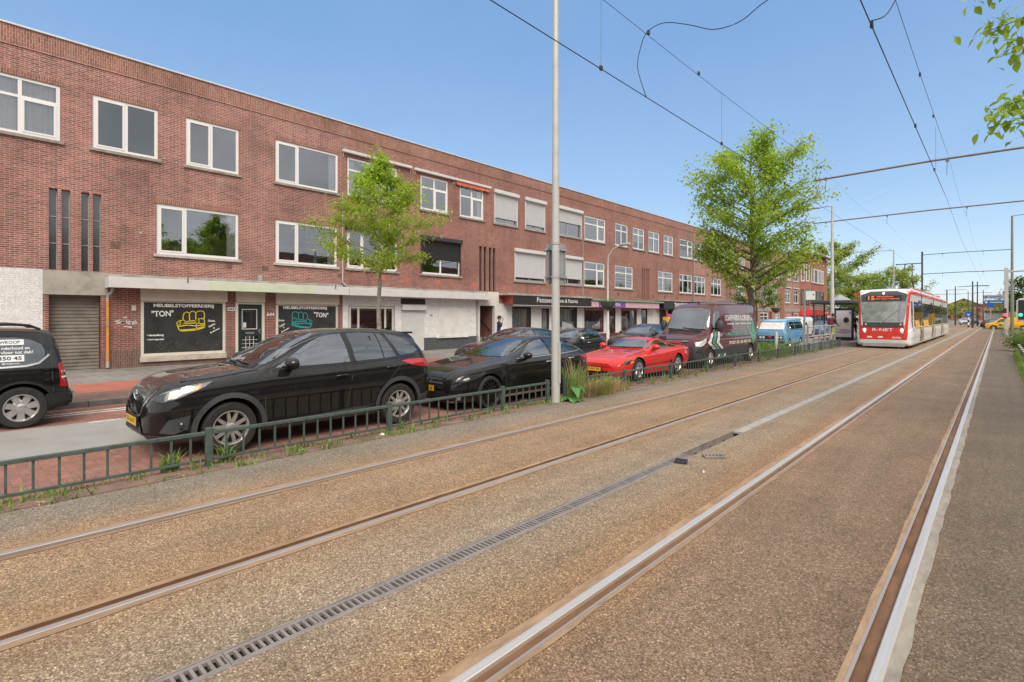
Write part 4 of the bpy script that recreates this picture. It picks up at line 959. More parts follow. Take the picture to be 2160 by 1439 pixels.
# ---- F: corner house with canted bay and overhanging roof
F_=thing('corner_house','red brick corner house with overhanging roof, bay windows and red shop awning','building',(XF,92,PAVE))
y0,y1=85.7,98.0; zt=11.0; xo=XF+1.0
foot=[(XF,y0),(xo,y0+1.9),(xo,y1),(XF-9,y1),(XF-9,y0)]
b=MB(); n=len(foot)
for i in range(n):
    (xa,ya),(xb_,yb)=foot[i],foot[(i+1)%n]; b.quad((xa,ya,-.2),(xb_,yb,-.2),(xb_,yb,zt),(xa,ya,zt))
b.build('wall',K['brick_d'],F_)
ov=[(XF-.2,y0-.6),(xo+.7,y0+1.4),(xo+.7,y1+.8),(XF-9.5,y1+.8),(XF-9.5,y0-.6)]
b=MB(); b.prism(ov,'z',zt,zt+.22); b.add([(x,y,zt+.22) for x,y in ov]+[(XF-4,y0+3,zt+.9),(XF-4,y1-3,zt+.9)],[(0,1,5),(1,2,6,5),(2,3,6),(3,4,5,6),(4,0,5)]); b.build('roof',K['brownred'],F_)
def fwin(ya,yb,za,zb,cols,fm='pvc',glass='pane'): return win(F_,ya,yb,za,zb,cols,X=xo+.06,sill=True,fm=fm,glass='darkpane',fw=.12,rec=.0)
for a,c in ((88.2,89.3),(89.8,91.6),(92.1,93.9),(94.4,95.5)): fwin(a,c,6.9,9.0,())
for a,c in ((88.2,89.4),(90.2,92.6),(93.2,95.6)): fwin(a,c,3.6,5.6,(.5,),fm='darkmetal')
# windows on the canted face
dx,dy=(xo-XF),1.9; ln=math.hypot(dx,dy); nx,ny=dy/ln,-dx/ln
for s0,s1,za,zb,fm in ((.12,.42,7.0,9.5,'pvc'),(.58,.88,7.0,9.5,'pvc'),(.12,.42,3.5,5.8,'darkmetal'),(.58,.88,3.5,5.8,'darkmetal')):
    def P(s,o,z): return (XF+dx*s+nx*o,y0+dy*s+ny*o,z)
    f=MB(); 
    def slab(sa,sb,z0_,z1_,o0,o1):
        f.add([P(sa,o0,z0_),P(sb,o0,z0_),P(sb,o0,z1_),P(sa,o0,z1_),P(sa,o1,z0_),P(sb,o1,z0_),P(sb,o1,z1_),P(sa,o1,z1_)],[(0,1,2,3),(7,6,5,4),(0,4,5,1),(1,5,6,2),(2,6,7,3),(3,7,4,0)])
    slab(s0,s0+.045,za,zb,.0,.06); slab(s1-.045,s1,za,zb,.0,.06); slab(s0+.045,s1-.045,za,za+.12,.0,.06); slab(s0+.045,s1-.045,zb-.12,zb,.0,.06)
    wn=f.build('bay_window',K[fm],F_); p=MB(); p.quad(P(s0,.02,za),P(s1,.02,za),P(s1,.02,zb),P(s0,.02,zb)); p.build('pane',K['darkpane'],wn)
b=MB(); b.box(xo-.02,xo+.05,y0+2,y1-.1,2.55,3.3); b.build('concrete_band',K['stone'],F_)
b=MB(); b.bbox(xo+.05,xo+1.0,y0+1.6,y1+1.2,1.95,2.75,.02); b.add([(XF+.1,y0-.1,1.95),(xo+1.0,y0+1.55,1.95),(xo+1.,y0+1.55,2.75),(XF+.1,y0-.1,2.75)],[(0,1,2,3)]); aw=b.build('shop_awning',K['red'],F_)
ftext('lettering','café',91.2,2.15,2.0,.4,K['letter'],aw,X=xo+1.01,bold=.02) if False else None
b=MB(); 
for a in (90.9,91.5,92.1,93.0,93.6): b.box(xo+1.002,xo+1.01,a,a+.4,2.25,2.5)
b.build('worn_lettering',K['letter'],aw)
for a,c in ((88.4,91.),(91.8,94.2),(94.9,97.5)): fwin(a,c,.5,1.95,(.5,),fm='darkmetal')
# ------------------------------------------------------------------ vehicles
def pchip(xs,ys):
    n=len(xs); h=[xs[i+1]-xs[i] for i in range(n-1)]; d=[(ys[i+1]-ys[i])/h[i] for i in range(n-1)]; m=[0]*n
    m[0]=d[0]; m[-1]=d[-1]
    for i in range(1,n-1):
        if d[i-1]*d[i]<=0: m[i]=0
        else: w1=2*h[i]+h[i-1]; w2=h[i]+2*h[i-1]; m[i]=(w1+w2)/(w1/d[i-1]+w2/d[i])
    def f(x):
        x=min(max(x,xs[0]),xs[-1]); i=0
        while i<n-2 and x>xs[i+1]: i+=1
        t=(x-xs[i])/h[i]; t2=t*t; t3=t2*t
        return (2*t3-3*t2+1)*ys[i]+(t3-2*t2+t)*h[i]*m[i]+(-2*t3+3*t2)*ys[i+1]+(t3-t2)*h[i]*m[i+1]
    return f
def catmull(pts,k):
    out=[]; n=len(pts)
    for i in range(n-1):
        p0=pts[max(i-1,0)];p1=pts[i];p2=pts[i+1];p3=pts[min(i+2,n-1)]
        for j in range(k):
            t=j/k; q=[]
            for a in range(len(p1)):
                q.append(.5*((2*p1[a])+(-p0[a]+p2[a])*t+(2*p0[a]-5*p1[a]+4*p2[a]-p3[a])*t*t+(-p0[a]+3*p1[a]-3*p2[a]+p3[a])*t**3))
            out.append(tuple(q))
    out.append(tuple(pts[-1])); return out
class Car: pass
def car_body(name,label,cat,rows,paint_,loc,wheels,Ra,W,front=(),back=(),rotz=R(90),group=None,boxy=.5,crown=.03,wheel_y=None,bodyname='body',fade=.6):
    """rows: x, z top, z belt, half width belt, half width top, z bottom"""
    c=Car(); c.dark='black' in paint_.name or 'dark' in paint_.name; c.t=thing(name,label,cat,loc,group,rotz); c.L=rows[-1][0]; c.W=W
    cols=list(zip(*rows)); fs=[pchip(cols[0],cols[i]) for i in range(1,6)]; c.fs=fs
    L=c.L; xs=set(r[0] for r in rows); n=int(L/.055)
    for i in range(n+1): xs.add(L*i/n)
    xs=sorted(xs); xs=[x for i,x in enumerate(xs) if i==0 or x-xs[i-1]>.012 or x in (0,L)]
    ff=pchip(*zip(*front)) if front else (lambda z:0); fb=pchip(*zip(*back)) if back else (lambda z:0)
    rings=[]
    for x in xs:
        zt,zb,wb,wr,zs=[f(x) for f in fs]; hb=zb-zs; hg=zt-zb
        e=min(.12,.4*hg)
        half=[(0,zs),(wb*.5,zs),(wb*.88,zs),(wb*.962,zs+.1*hb),(wb*.978,zs+.34*hb),(wb,zs+(boxy+.12)*hb),(wb*.984,zs+.79*hb),(wb*.982,zs+.9*hb),(wb*.945,zb),(wb*.93+(wr-wb*.93)*.5,zb+hg*.5) if hg>.2 else (wb*.9+(wr-wb*.9)*.45,zb+hg*.55),(wr,zt-e),(wr*.88,zt-e*.33),(wr*.5,zt-crown*.25),(0,zt)]
        if hg>.2: half[9]=(wb*.935+(wr-wb*.935)*.52+.012,zb+hg*.5)
        h=catmull(half,4)
        full=[(y,z) for y,z in h]+[(-y,z) for y,z in reversed(h[1:-1])]
        ring=[]
        for y,z in full:
            k=max(0,1-x/fade); k2=max(0,1-(L-x)/fade)
            ring.append((x+ff(z)*k*k*(3-2*k)-fb(z)*k2*k2*(3-2*k2),y,z))
        rings.append(ring)
    m=MB(); m.loft(rings,True)
    c.bvh=BVHTree.FromPolygons([Vector(v) for v in m.v],m.f)
    o=m.build(bodyname,[paint_,K['well']],c.t,world=False,smooth=0)
    o.parent=None; o.matrix_world=Matrix()
    c.wheels=wheels
    wy=wheel_y or W/2
    if Ra:
        cb=MB(); cb.mi=1
        for wx in wheels:
            for s in (-1,1): cb.lathe([(Ra,s*(wy-.33)),(Ra,s*(wy+.3))],(wx,0,Ra*.93 if False else c_axle(Ra)),'y',40,True)
        cut=cb.build('cutter',[K['well'],K['well']],None)
        md=o.modifiers.new('wells','BOOLEAN'); md.operation='DIFFERENCE'; md.object=cut; md.solver='EXACT'
        dg=bpy.context.evaluated_depsgraph_get(); dg.update()
        me=bpy.data.meshes.new_from_object(o.evaluated_get(dg)); o.modifiers.clear(); old=o.data; o.data=me; bpy.data.meshes.remove(old)
        cm=cut.data; bpy.data.objects.remove(cut); bpy.data.meshes.remove(cm)
    me=o.data; me.name=bodyname; me.shade_smooth(); me.set_sharp_from_angle(angle=R(38))
    o.parent=c.t; o.matrix_parent_inverse=Matrix(); o.matrix_basis=Matrix(); c.o=o
    return c
AX=[.34]
def c_axle(Ra): return AX[0]
def cast(c,view,a,z,off):
    s=-1 if view.endswith('N') else 1   # N = near side (local -y), F = far side
    v=view[0]
    if v=='S': o=Vector((a,s*3,z)); d=Vector((0,-s,0))
    elif v=='F': o=Vector((-2,a,z)); d=Vector((1,0,0))
    elif v=='B': o=Vector((c.L+2,a,z)); d=Vector((-1,0,0))
    elif v=='T': o=Vector((a,z,4)); d=Vector((0,0,-1))
    elif v=='D':  # diagonal from the front corner; a=(x+|y|)/sqrt2
        q=math.sqrt(.5); d=Vector((q,-s*q,0)); t=Vector((q,s*q,0)); o=t*a-d*4; o.z=z
    elif v=='E':  # diagonal from the rear corner; a=((L-x)+|y|)/sqrt2
        q=math.sqrt(.5); d=Vector((-q,-s*q,0)); t=Vector((-q,s*q,0)); o=Vector((c.L,0,0))+t*a-d*4; o.z=z
    p,n,i,_=c.bvh.ray_cast(o,d)
    if p is None:
        p,n,i,_=c.bvh.find_nearest(o+d*(3. if v=='S' else 4.))
    if n.dot(d)>0: n=-n
    return p+n*off
def strip(pts,w):
    a=[];b=[]
    for i,p in enumerate(pts):
        q0=pts[max(i-1,0)];q1=pts[min(i+1,len(pts)-1)]; dx,dy=q1[0]-q0[0],q1[1]-q0[1]; l=math.hypot(dx,dy) or 1
        nx,ny=-dy/l*w/2,dx/l*w/2; a.append((p[0]+nx,p[1]+ny)); b.append((p[0]-nx,p[1]-ny))
    return a+b[::-1]
def decal(c,name,outline,view,mat_,off=.004,step=.06,parent=None,thick=0.):
    pts=[];n=len(outline)
    for i in range(n):
        (x0,y0),(x1,y1)=outline[i],outline[(i+1)%n]; k=max(1,int(math.hypot(x1-x0,y1-y0)/step))
        for j in range(k): pts.append((x0+(x1-x0)*j/k,y0+(y1-y0)*j/k))
    nb=len(pts); xs=[p[0] for p in pts]; ys=[p[1] for p in pts]
    def inside(x,y):
        r=False
        for i in range(nb):
            (xa,ya),(xb,yb)=pts[i],pts[(i+1)%nb]
            if (ya>y)!=(yb>y) and x<(xb-xa)*(y-ya)/(yb-ya)+xa: r=not r
        return r
    gx=min(xs)+step/2
    while gx<max(xs):
        gy=min(ys)+step/2
        while gy<max(ys):
            if inside(gx,gy) and min((gx-p[0])**2+(gy-p[1])**2 for p in pts)>(step*.4)**2: pts.append((gx,gy))
            gy+=step
        gx+=step
    vs,es,fs,*_=delaunay_2d_cdt([Vector(p) for p in pts],[(i,(i+1)%nb) for i in range(nb)],[list(range(nb))],1,1e-5)
    P=[cast(c,view,v[0],v[1],off) for v in vs]; s_=-1 if view.endswith('N') else 1
    out={'S':Vector((0,s_,0)),'F':Vector((-1,0,0)),'B':Vector((1,0,0)),'T':Vector((0,0,1)),'D':Vector((-1,s_,0)),'E':Vector((1,s_,0))}[view[0]]
    F=[]
    for f in fs:
        a,b_,c_=P[f[0]],P[f[1]],P[f[2]]; F.append(tuple(f) if (b_-a).cross(c_-a).dot(out)>0 else tuple(f)[::-1])
    m=MB(); m.add(P,F)
    o=m.build(name,mat_,parent or c.t,world=False,nouv=True,smooth=60,fixn=False)
    return o
GLASS={}
def glass(c,name,outline,view,tint='autoglass',off=.006):
    GLASS.setdefault(id(c),[]).append((outline,view))
    if view=='S': return dsides(c,name,outline,'S',K[tint],off,.07)
    return decal(c,name,outline,view,K[tint],off,.07)
def inpoly(x,y,pts):
    r=False; n=len(pts)
    for i in range(n):
        (xa,ya),(xb,yb)=pts[i],pts[(i+1)%n]
        if (ya>y)!=(yb>y) and x<(xb-xa)*(y-ya)/(yb-ya)+xa: r=not r
    return r
def open_cabin(c,seats,floor,dash,zs=.62,wd=.5):
    # take the body skin away behind the panes and furnish the cabin
    me=c.o.data; bm=bmesh.new(); bm.from_mesh(me); kill=[]
    for f in bm.faces:
        n=f.normal; q=f.calc_center_median()
        for o,v in GLASS.get(id(c),[]):
            if v=='S' and abs(n.y)>.45 and all(inpoly(a.co.x,a.co.z,o) for a in f.verts): kill.append(f); break
            if v=='F' and n.x<-.2 and q.x<c.L*.6 and all(inpoly(a.co.y,a.co.z,o) for a in f.verts): kill.append(f); break
            if v=='B' and n.x>.2 and q.x>c.L*.5 and all(inpoly(a.co.y,a.co.z,o) for a in f.verts): kill.append(f); break
            if v=='T' and n.z>.3 and all(inpoly(a.co.x,a.co.y,o) for a in f.verts): kill.append(f); break
    bmesh.ops.delete(bm,geom=kill,context='FACES'); bm.to_mesh(me); bm.free()
    b=MB()
    for x in seats:
        for y in (-.36,.36):
            b.bbox(x,x+.5,y-.24,y+.24,floor,floor+.22,.05)
            s0=len(b.v); b.bbox(x+.42,x+.56,y-.23,y+.23,floor+.18,floor+.74,.05); b.bbox(x+.46,x+.55,y-.12,y+.12,floor+.78,floor+.95,.04)
            for i in range(s0,len(b.v)): vx,vy,vz=b.v[i]; b.v[i]=(vx+(vz-floor-.2)*.28,vy,vz)
    b.build('seats',K['seat'],c.t,world=False,smooth=50,nouv=True)
    b=MB(); b.bbox(dash-.25,dash+.25,-.66,.66,floor+.1,floor+.42,.06); b.box(dash-.2,seats[-1]+.9,-.68,.68,floor-.06,floor); b.build('dashboard',K['seat'],c.t,world=False,nouv=True)
    b=MB(); b.lathe([(.17,-.012),(.185,0),(.17,.012),(.158,0)],(dash+.34,.36,floor+.42),'x',20); b.build('steering_wheel',K['blackplastic'],c.t,world=False,smooth=50,nouv=True)
def dsides(c,name,outline,view,mat_,off=.004,step=.06,parent=None):
    return [decal(c,name,outline,view+s,mat_,off,step,parent) for s in ('N','F')]
def wheel(c,wx,side,Rr,w,rr,style=10,mat_='alloy',W=None,ax=None,rimd=0.):
    W=W or c.W; yc=side*(W/2-w/2-.0); s=side; ax=ax or Rr
    m=MB(); m.mi=0
    prof=[(rr-.03,-w/2),(Rr*.9,-w/2),(Rr-.012,-w/2+.02),(Rr,-w/2+.05),(Rr,w/2-.05),(Rr-.012,w/2-.018),(Rr*.93,w/2-.002),(rr+.03,w/2),(rr,w/2-.008),(rr-.006,w/2-.03),(rr-.01,w/2-.09)]
    m.lathe([(r,s*h) for r,h in prof],(wx,yc,ax),'y',40)
    wl=m.build('wheel',K['rubber'],c.t,world=False,smooth=50,nouv=True)
    m=MB(); m.lathe([(.001,s*(w/2-.085)),(rr,s*(w/2-.085))],(wx,yc,ax),'y',24); m.build('brake_disc',K['blackplastic'],wl,world=False,nouv=True)
    m=MB(); yo=w/2-.012-rimd
    m.lathe([(rr-.008,s*(w/2-.06)),(rr-.002,s*(w/2-.006)),(rr-.014,s*(w/2-.004)),(rr-.03,s*(w/2-.03)),(rr-.034,s*(w/2-.07))],(wx,yc,ax),'y',36)
    angs=[]
    if style==10: angs=[k*2*math.pi/5+d for k in range(5) for d in (-.27,.27)]; wd=(.030,.024)
    elif style==8: angs=[k*2*math.pi/8 for k in range(8)]; wd=(.05,.07)
    elif style==7: angs=[k*2*math.pi/7 for k in range(7)]; wd=(.045,.06)
    elif style==15: angs=[k*2*math.pi/15 for k in range(15)]; wd=(.013,.017)
    elif style==5: angs=[k*2*math.pi/5 for k in range(5)]; wd=(.045,.05)
    elif style==6: angs=[k*2*math.pi/6 for k in range(6)]; wd=(.045,.06)
    for a in angs:
        ca,sa=math.cos(a+.2),math.sin(a+.2)
        def P(r,t,h): return (wx+ca*r-sa*t,yc+s*h,ax+sa*r+ca*t)
        r0,r1=.05,rr-.02
        v=[]
        for r,ww,h in ((r0,wd[0],yo-.018),((r0+r1)/2,(wd[0]+wd[1])/2,yo-.008),(r1,wd[1],yo-.012)):
            v+=[P(r,-ww,h-.022),P(r,-ww*.75,h),P(r,ww*.75,h),P(r,ww,h-.022)]
        m.add(v,[(0,1,5,4),(1,2,6,5),(2,3,7,6),(4,5,9,8),(5,6,10,9),(6,7,11,10)])
    m.lathe([(.075,s*(yo-.045)),(.068,s*(yo-.012)),(.045,s*(yo-.004)),(.03,s*yo),(.001,s*yo)],(wx,yc,ax),'y',20)
    m.build('rim',K[mat_],wl,world=False,smooth=40,nouv=True)
    return wl
def wheels4(c,Rr,w,rr,style,mat_,W=None,ax=None):
    for wx in c.wheels:
        for s in (-1,1): wheel(c,wx,s,Rr,w,rr,style,mat_,W,ax)
def mirror(c,x,z,mat_,sz=(.1,.13,.09),out=.14,stalk='blackplastic'):
    for s in (-1,1):
        p=cast(c,'S'+('N' if s<0 else 'F'),x,z-.06,0); y=p.y+s*out
        b=MB(); b.ball((x-.02,y,z),sz[0],sz[1],sz[2],14,9)
        for i,v in enumerate(b.v):
            if v[0]>x+.03: b.v[i]=(x+.03,v[1],v[2])
        o=b.build('door_mirror',K[mat_] if isinstance(mat_,str) else mat_,c.t,world=False,smooth=50,nouv=True)
        b=MB(); b.tube([(x+.02,p.y-s*.02,z-.09),(x,y-s*.03,z-.06)],[.035,.03],8); b.build('mirror_arm',K[stalk] if isinstance(stalk,str) else stalk,o,world=False,smooth=60,nouv=True)
        b=MB(); b.add([(x+.034,y+sz[1]*.8*math.cos(k*math.pi/6),z+sz[2]*.8*math.sin(k*math.pi/6)) for k in range(12)],[tuple(range(12))]); b.build('mirror_glass',K['windscreen'],o,world=False,nouv=True)
def handle(c,x,z,mat_,ln=.2):
    for s in (-1,1):
        v='S'+('N' if s<0 else 'F'); p=cast(c,v,x,z,0)
        cup=[(x+.075*math.cos(k*math.pi/8)*1.05,z-.008+.036*math.sin(k*math.pi/8)) for k in range(16)]
        b=MB(); b.tube([(x-ln/2,p.y+s*.005,z),(x-ln/2+.03,p.y+s*.032,z+.003),(x+ln/2-.03,p.y+s*.032,z+.01),(x+ln/2,p.y+s*.005,z+.012)],[.012,.016,.016,.012],8)
        o=b.build('door_handle',K[mat_] if isinstance(mat_,str) else mat_,c.t,world=False,smooth=60,nouv=True)
        decal(c,'handle_cup',cup,v,K['well'],.003,.05,o)
def plate(c,z,txt,front=True,w=.50,h=.105,y0=0.,off=.02):
    p=cast(c,'F' if front else 'B',y0,z,0); sg=-1 if front else 1
    xs=[cast(c,'F' if front else 'B',y0+d,z+e,0).x for d in (-.2,0,.2) for e in (-.04,.04)]
    x=(min(xs) if front else max(xs))+sg*off
    b=MB(); b.box(x-.012,x+.012,y0-w/2-.02,y0+w/2+.02,z-h/2-.018,z+h/2+.018); b.box(x-sg*.012,x-sg*.12,y0-.2,y0+.2,z-.04,z+.04); hld=b.build('plate_holder',K['blackplastic'],c.t,world=False,nouv=True)
    b=MB(); xa=x+sg*.0125; b.box(min(xa,xa+sg*.004),max(xa,xa+sg*.004),y0-w/2,y0+w/2,z-h/2,z+h/2); pl=b.build('number_plate',K['plate'],hld,world=False,nouv=True)
    if txt:
        vs,fs=text_fit(txt,w*.82,h*.66,.02); b=MB(); xt=xa+sg*.0055
        b.add([(xt,y0-sg*(-w*.41+a)*1.,z-h*.33+q) for a,q,_ in vs] if not front else [(xt,y0+w*.41-a,z-h*.33+q) for a,q,_ in vs],fs); b.build('plate_characters',K['platetext'],hld,world=False,nouv=True)
def cartext(c,name,txt,view,x,z,w,h,mat_,bold=.02,off=.007,rot=0.,shear=0.,flip=False):
    vs,fs=text_fit(txt,w,h,bold,shear,rot); b=MB()
    b.add([cast(c,view,x+a,z+q,off) for a,q,_ in vs],fs); return b.build(name,K[mat_],c.t,world=False,nouv=True)
def archband(c,wx,ax,r0,r1,mat_,a0=-8,a1=188,off=.012,name='arch_trim'):
    o=[]; n=18
    o=[(wx+r1*math.cos(R(a0+(a1-a0)*i/n)),ax+r1*math.sin(R(a0+(a1-a0)*i/n))) for i in range(n+1)]+[(wx+r0*math.cos(R(a1-(a1-a0)*i/n)),ax+r0*math.sin(R(a1-(a1-a0)*i/n))) for i in range(n+1)]
    dsides(c,name,o,'S',K[mat_],off,.08)
def seam(c,pts,view='S',w=.009):
    if view=='S': dsides(c,'panel_gap',strip(pts,w),'S',K['seam_highlight' if c.dark else 'well'],.0025,.2)
    else: decal(c,'panel_gap',strip(pts,w),view,K['well'],.0025,.2)
def place(c,X,Yn,z=ROAD): c.t.location=(X,Yn,z)

meshm,_b=newmat('grille_mesh'); _N,_L=nodes(meshm); _v=_N.new('ShaderNodeTexVoronoi'); _v.feature='DISTANCE_TO_EDGE'; _v.inputs['Scale'].default_value=22; _L.new(coordnode(meshm,'Object',(1,1,1.5)),_v.inputs['Vector'])
_L.new(ramp(meshm,_v.outputs['Distance'],[(.0,(.11,.11,.115)),(.13,(.07,.07,.07)),(.17,(.004,.004,.004))]),_b.inputs['Base Color']); _b.inputs['Roughness'].default_value=.4; K['mesh']=meshm

def suv():
    AX[0]=.345
    rows=[(0,.80,.66,.46,.38,.30),(.03,.90,.76,.58,.48,.26),(.10,.975,.85,.70,.57,.235),(.28,1.02,.915,.85,.68,.225),(.6,1.062,.955,.905,.71,.22),(1.0,1.098,.985,.92,.73,.235),(1.22,1.115,1.0,.92,.735,.24),(1.34,1.16,1.01,.92,.73,.24),(1.6,1.31,1.02,.92,.69,.24),(1.9,1.475,1.03,.92,.635,.24),(2.15,1.575,1.035,.92,.60,.24),(2.4,1.622,1.04,.92,.59,.24),(2.85,1.645,1.05,.92,.585,.24),(3.35,1.635,1.07,.92,.58,.24),(3.85,1.60,1.09,.91,.575,.25),(4.10,1.55,1.105,.885,.565,.27),(4.18,1.46,1.10,.865,.57,.29),(4.25,1.28,1.07,.84,.60,.31),(4.31,1.10,1.0,.81,.62,.34),(4.36,.92,.84,.76,.60,.40)]
    c=car_body('parked_car','large black four wheel drive with dark grey wheel arch trim, nearest the green railing','car',rows,K['black_paint'],(0,0,0),(.90,3.60),.405,1.84,front=[(.2,.10),(.35,.0),(.6,.0),(.75,.03),(.9,.10),(1.1,.2)],back=[(.2,.1),(.5,0),(.8,.02),(1.2,.0)])
    glass(c,'windscreen',[(-.69,1.15),(-.30,1.125),(.30,1.125),(.69,1.15),(.555,1.56),(.3,1.585),(-.3,1.585),(-.555,1.56)],'F')
    sw=[[(1.52,1.10),(1.78,1.245),(2.05,1.40),(2.28,1.505),(2.45,1.545),(2.665,1.56),(2.70,1.115)],[(2.80,1.12),(2.77,1.565),(3.05,1.565),(3.30,1.553),(3.32,1.14)],[(3.345,1.14),(3.325,1.55),(3.42,1.545),(3.58,1.16)],[(3.66,1.165),(3.50,1.54),(3.72,1.50),(3.90,1.41),(4.08,1.25),(3.95,1.19)]]
    for q in sw: glass(c,'side_window',q,'S','autoglass' if q[0][0]<2 else 'autoglass_dark')
    dsides(c,'window_trim',strip([(1.46,1.075),(2.2,1.085),(3.,1.10),(3.7,1.135),(4.0,1.165)],.018),'S',K['blackplastic'],.006,.1)
    dsides(c,'door_pillar',[(2.70,1.115),(2.665,1.562),(2.77,1.567),(2.80,1.12)],'S',K['blackplastic'],.0045,.08)
    glass(c,'rear_window',[(-.60,1.18),(.60,1.18),(.5,1.48),(-.5,1.48)],'B','autoglass_dark')
    decal(c,'grille',[(-.46,.875),(.46,.875),(.40,.70),(.30,.585),(0,.54),(-.30,.585),(-.40,.70)],'F',K['mesh'],.004,.06)
    decal(c,'grille_bar',strip([(-.52,.885),(-.43,.69),(-.33,.57),(0,.515),(.33,.57),(.43,.69),(.52,.885)],.028),'F',K['silvertrim'],.012,.08)
    for q in c.t.children[-1:]: pass
    b=MB(); p=cast(c,'F',0,.80,.015); 
    b.lathe([(.072,-.01),(.075,-.02),(.06,-.024)],(p.x,0,.80),'x',20); b.tube([(p.x-.025,-.05,.82),(p.x-.03,-.02,.795),(p.x-.03,0,.785),(p.x-.03,.02,.795),(p.x-.025,.05,.82)],.008,6); b.build('badge',K['chrome'],c.t,world=False,smooth=40)
    dsides(c,'headlight',[(.44,.775),(.56,.85),(.70,.905),(.90,.955),(1.08,.985),(1.04,.93),(.93,.86),(.80,.795),(.62,.755)],'D',K['headlamp'],.006,.05)
    dsides(c,'headlight_reflector',[(.68,.785),(.68,.875),(.78,.905),(.84,.86),(.78,.80)],'D',K['lampwhite'],.010,.05)
    dsides(c,'headlight_mask',[(.45,.775),(.55,.84),(.64,.86),(.64,.765),(.60,.76)],'D',K['headlamp_dark'],.009,.05)
    dsides(c,'indicator',[(.92,.875),(.94,.935),(1.0,.95),(.99,.91)],'D',K['amber'],.010,.05)
    # lower bumper and side cladding
    decal(c,'bumper_trim',[(-.72,.24),(.72,.24),(.72,.34),(.40,.345),(.30,.47),(-.30,.47),(-.40,.345),(-.72,.34)],'F',K['cladding'],.012,.06)
    dsides(c,'fog_lamp_housing',[(.58,.37),(.70,.53),(.92,.58),(.88,.40),(.76,.35)],'D',K['cladding'],.008,.05)
    for s in (-1,1):
        p=cast(c,'DN' if s<0 else 'DF',.82,.46,.01); b=MB(); b.lathe([(.001,-.004),(.035,-.008),(.045,-.012),(.05,.01)],(p.x,p.y,p.z),'x',16); b.build('fog_lamp',K['headlamp_dark'],c.t,world=False,smooth=40)
    dsides(c,'bumper_lip',[(.5,.225),(1.02,.225),(1.02,.315),(.5,.315)],'D',K['cladding'],.012,.06)
    for wx in (.90,3.60): archband(c,wx,.345,.405,.475,'cladding',-14,194 if wx<2 else 190)
    dsides(c,'sill_trim',[(1.36,.25),(3.14,.25),(3.14,.36),(2.8,.40),(1.36,.33)],'S',K['cladding'],.012,.1)
    dsides(c,'rear_bumper_trim',[(4.04,.30),(4.40,.36),(4.42,.52),(4.06,.46)],'S',K['cladding'],.01,.08)
    dsides(c,'tail_light',[(.50,1.03),(.62,1.09),(.98,1.10),(1.12,1.07),(.96,.99),(.62,.93),(.5,.95)],'E',K['taillamp'],.006,.05)
    decal(c,'rear_bumper',[(-.7,.36),(.7,.36),(.7,.55),(-.7,.55)],'B',K['cladding'],.01,.08)
    mirror(c,1.72,1.16,'black_paint',(.11,.135,.09),.15,'black_paint')
    handle(c,2.52,.915,'black_paint'); handle(c,3.44,.985,'black_paint')
    seam(c,[(1.36,.34),(1.34,.7),(1.42,1.0),(1.46,1.09)]); seam(c,[(2.60,.36),(2.66,.7),(2.75,1.11)]); seam(c,[(3.24,.62),(3.42,.80),(3.62,1.0),(3.64,1.15)])
    seam(c,[(1.36,.345),(2.,.36),(2.6,.37),(3.12,.40)])
    dsides(c,'hood_gap',strip([(.36,.99),(.8,1.03),(1.3,1.085)],.009),'S',K['well'],.003,.1)
    plate(c,.475,'ZL-LJ-27',off=.03)
    b=MB(); b.bbox(3.84,4.17,-.52,.52,1.53,1.565,.02); b.build('roof_spoiler',K['black_paint'],c.t,world=False,smooth=40)
    b=MB(); b.add([(3.86,-.012,1.60),(3.86,.012,1.60),(4.0,.003,1.665),(4.0,-.003,1.665),(4.03,0,1.6)],[(0,1,2,3),(1,4,2),(0,3,4)]); b.build('antenna_fin',K['black_paint'],c.t,world=False)
    b=MB()
    for s in (-.1,.35):
        ps=[cast(c,'F',s+dy,1.135+dz,.02) for dy,dz in ((-.32,0.0),(0.,.012),(.25,.03))]; b.tube(ps,.011,6)
    b.build('wiper',K['blackplastic'],c.t,world=False)
    decal(c,'cowl',[(1.24,-.66),(1.24,.66),(1.36,.62),(1.33,0),(1.36,-.62)],'T',K['blackplastic'],.004,.08)
    wheels4(c,.345,.235,.235,10,'alloy',1.82)
    open_cabin(c,(1.95,2.85),.56,1.5); place(c,-8.46,1.72); return c
suv()
